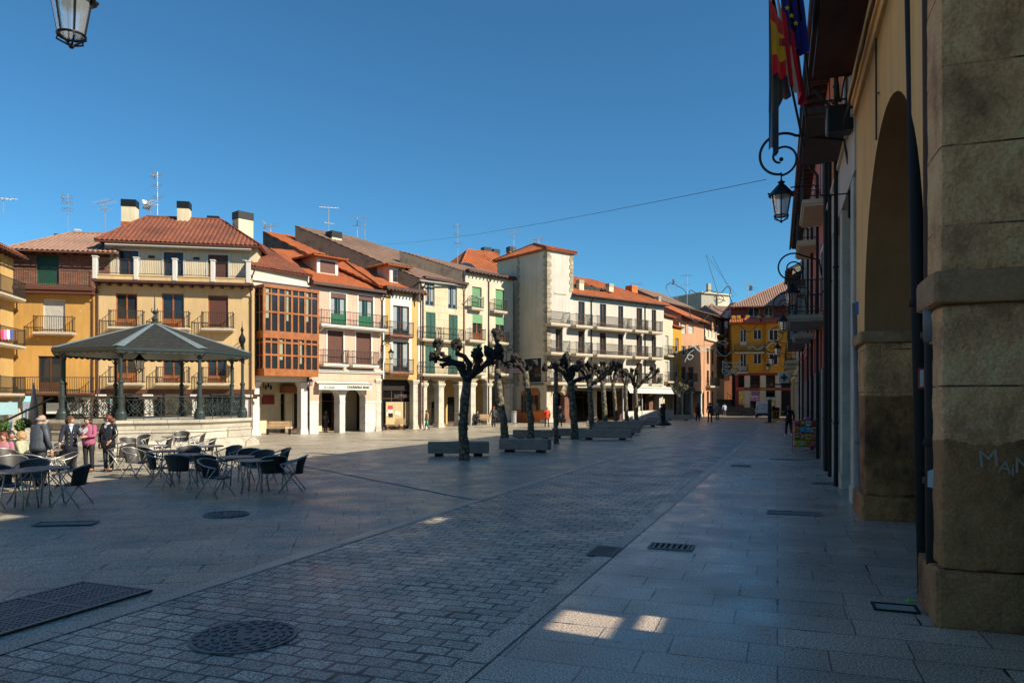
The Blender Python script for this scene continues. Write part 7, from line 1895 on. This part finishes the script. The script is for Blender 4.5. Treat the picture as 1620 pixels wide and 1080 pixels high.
M['quilt'] = flat('quilted_grey', (.06,.07,.085), .55, 0, .35, 26)
w1 = person(G(112,746), 35, 1.60, 'woman in a long navy double breasted coat at the left of the three women', NV, (.08,.09,.13), hair='brown', coat=.32, female=True, longhair=True, collar=(.5,.6,.7), fingers=True, headturn=.9,
   arms={'R': ((.26,-.03,1.12),(.30,-.16,.90)), 'L': ((.24,-.06,1.12),(.36,-.22,.93))})
q = MB()
for z in (1.2,1.08,.96,.84):
    for x in (-.055,.055): q.ball((x,-.145,z*.94), .012, 0, 6, 4)
q.build('button', M['gold'], w1)
w2 = person(G(140.5,745.5), 0, 1.58, 'woman in a pink jacket looking down at a paper between her two friends', (.36,.09,.17), BK, shoe=(.12,.05,.04), hair='dark', female=True, girth=1.1, headdown=.045, fingers=True,
   arms={'L': ((.23,-.08,1.12),(.08,-.24,1.10)), 'R': ((.23,-.06,1.12),(.07,-.26,1.18))})
pp_ = w2.location + Vector((0,-.27,1.12)); q = MB(); q.add([(-.13,0,.12),(0,-.05,.02),(.13,0,.12),(.10,.02,.19),(0,-.03,.10),(-.10,.02,.19),(0,-.06,-.06),(-.12,-.0,.06),(.12,0,.06)], [(5,0,1,4),(4,1,2,3),(0,7,6,1),(1,6,8,2)])
tag(q.build('folded_paper', M['grey_paper'] if 'grey_paper' in M else pm('paper',(.42,.42,.4)), None, False, tuple(pp_)), 'folded grey leaflet held by the woman in pink', 'leaflet')
w3 = person(G(171.5,745), -10, 1.63, 'woman with auburn hair in a black leather coat at the right of the three women', LE, (.02,.022,.03), hair='auburn', coat=.2, female=True, topmat=M['leather'], collar=(.6,.6,.6), headturn=-1.1, fingers=True, girth=1.15,
   arms={'L': ((.30,-.03,1.13),(.22,-.16,.95)), 'R': ((.28,.0,1.12),(.24,-.08,.86))}, bag=(.03,-.17,.95,.26,.2,(.015,.015,.016),'black handbag held by the woman in the leather coat'))
mg = person(GY(61,18.0), 158, 1.76, 'bald man in a quilted grey jacket seen from behind at the left', (.06,.07,.085), (.03,.03,.04), bald=True, topmat=M['quilt'], girth=1.28, fingers=True, lean=.06, arms={'L': ((.29,-.05,1.12),(.34,-.22,.92)), 'R': ((.28,.0,1.12),(.27,-.1,.86))})
for px, Y, f, lab, c, hr in ((6,19.6,20,'seated person in pink at the left edge',(.35,.14,.17),'auburn'),(17,20.5,60,'seated person in dark clothes between the pink and cream ones',(.03,.03,.035),'dark'),(34,20.0,100,'seated blond person in a cream top behind the man in grey',(.4,.4,.27),'blond')):
    person(GY(px,Y), f, 1.62, lab, c, (.03,.03,.05), hair=hr, sit=True, female=True, arms={'L': ((.24,-.08,1.13),(.15,-.28,1.08)), 'R': ((.24,-.08,1.13),(.15,-.28,1.08))})
WALK = {'L': ((.09,-.14,.50),(.09,-.20,.09)), 'R': ((.09,.03,.50),(.09,.26,.13))}
person(G(675,680.5), -60, 1.62, 'walking person in a tan jacket carrying a green bag in front of the arcade', (.42,.25,.12), (.03,.06,.14), hair='auburn', legs=WALK, bag=(.28,-.1,.80,.28,.34,(.02,.35,.2),'bright green shopping bag carried by the person in tan'))
person(G(781,675), 175, 1.72, 'person in a dark jacket walking away from the arcade steps', (.05,.05,.055), BK, hair='auburn', arms={'L': ((.27,.06,1.13),(.32,.0,.9))})
person(G(755,671.8)+Vector((0,0,.02)), 25, 1.6, 'person in black seated on the pale bench under the arcade', BK, (.03,.03,.035), shoe=(.5,.5,.5), hair='brown', sit=True, female=True, arms={'L': ((.2,-.12,1.14),(.08,-.26,1.22))})
person(G(865.5,675), 175, 1.62, 'person in a bright orange red jacket walking across the sunny square', (.75,.07,.012), (.06,.03,.04), hair='grey', coat=.2, girth=1.2, legs={'L': ((.13,-.03,.49),(.17,-.05,.08)), 'R': ((.11,.0,.49),(.13,.08,.08))})
person(G(885.5,674.5), 10, 1.68, 'person in black carrying a dark bag just right of the orange jacket', (.025,.025,.025), (.02,.02,.025), hair='brown', legs=WALK, bag=(.33,-.05,.9,.24,.32,(.02,.02,.02),'dark bag carried by the person beside the orange jacket'), arms={'L': ((.27,-.02,1.13),(.33,-.05,.96))})
person(G(1047,672), 60, 1.72, 'dark figure standing beside the iron bollard', (.03,.03,.03), (.02,.02,.02), coat=.2, hair='dark')
person(GY(515,57.5), 150, 1.68, 'dark figure inside the first white arch of the pink house', (.03,.03,.03), (.05,.03,.03), shoe=(.6,.5,.4), coat=.1, hair='dark')
person(G(1104,667), 180, 1.68, 'leftmost of the four far walkers, in black with a red bag', (.015,.015,.015), (.015,.015,.015), shoe=(.4,.4,.4), hair='dark', legs=WALK, bag=(.25,.12,1.25,.2,.3,(.25,.02,.02),'small red bag on the back of the leftmost far walker'))
person(G(1123,667.7), 178, 1.76, 'far walker in a dark jacket with pale shoulders, second from the left', (.02,.022,.03), (.015,.015,.02), hair='dark', legs={'L': ((.12,-.02,.49),(.13,-.04,.08)), 'R': ((.12,.0,.49),(.14,.05,.08))}, collar=(.4,.5,.6))
person(G(1135,666), 182, 1.66, 'far walker in a fawn grey coat, third from the left', (.22,.19,.16), (.02,.02,.03), shoe=(.5,.5,.5), hair='grey', coat=.12, girth=1.15)
person(G(1146,659), 180, 1.58, 'farthest walker in a pale blue shirt', (.45,.52,.65), (.04,.07,.15), hair='dark', shoe=(.5,.5,.5))
person(G(1248,689.5), 180, 1.72, 'woman in black walking away along the pavement by the shaded arcade', (.012,.012,.012), (.012,.012,.014), shoe=(.65,.65,.65), hair='brown', longhair=True, female=True, legs=WALK, arms={'L': ((.3,-.04,1.2),(.26,-.2,1.3)), 'R': ((.3,.0,1.12),(.3,-.1,.92))})
person(G(1301,709), -120, 1.62, 'dark clad person bending beside the toy rack', (.012,.012,.013), (.012,.012,.013), hair='dark', lean=.55, arms={'L': ((.2,-.1,1.12),(.12,-.34,1.02)), 'R': ((.2,-.1,1.12),(.1,-.3,.98))}, coat=.1)
# people sitting under the canopy and on hotel terraces are too small to show
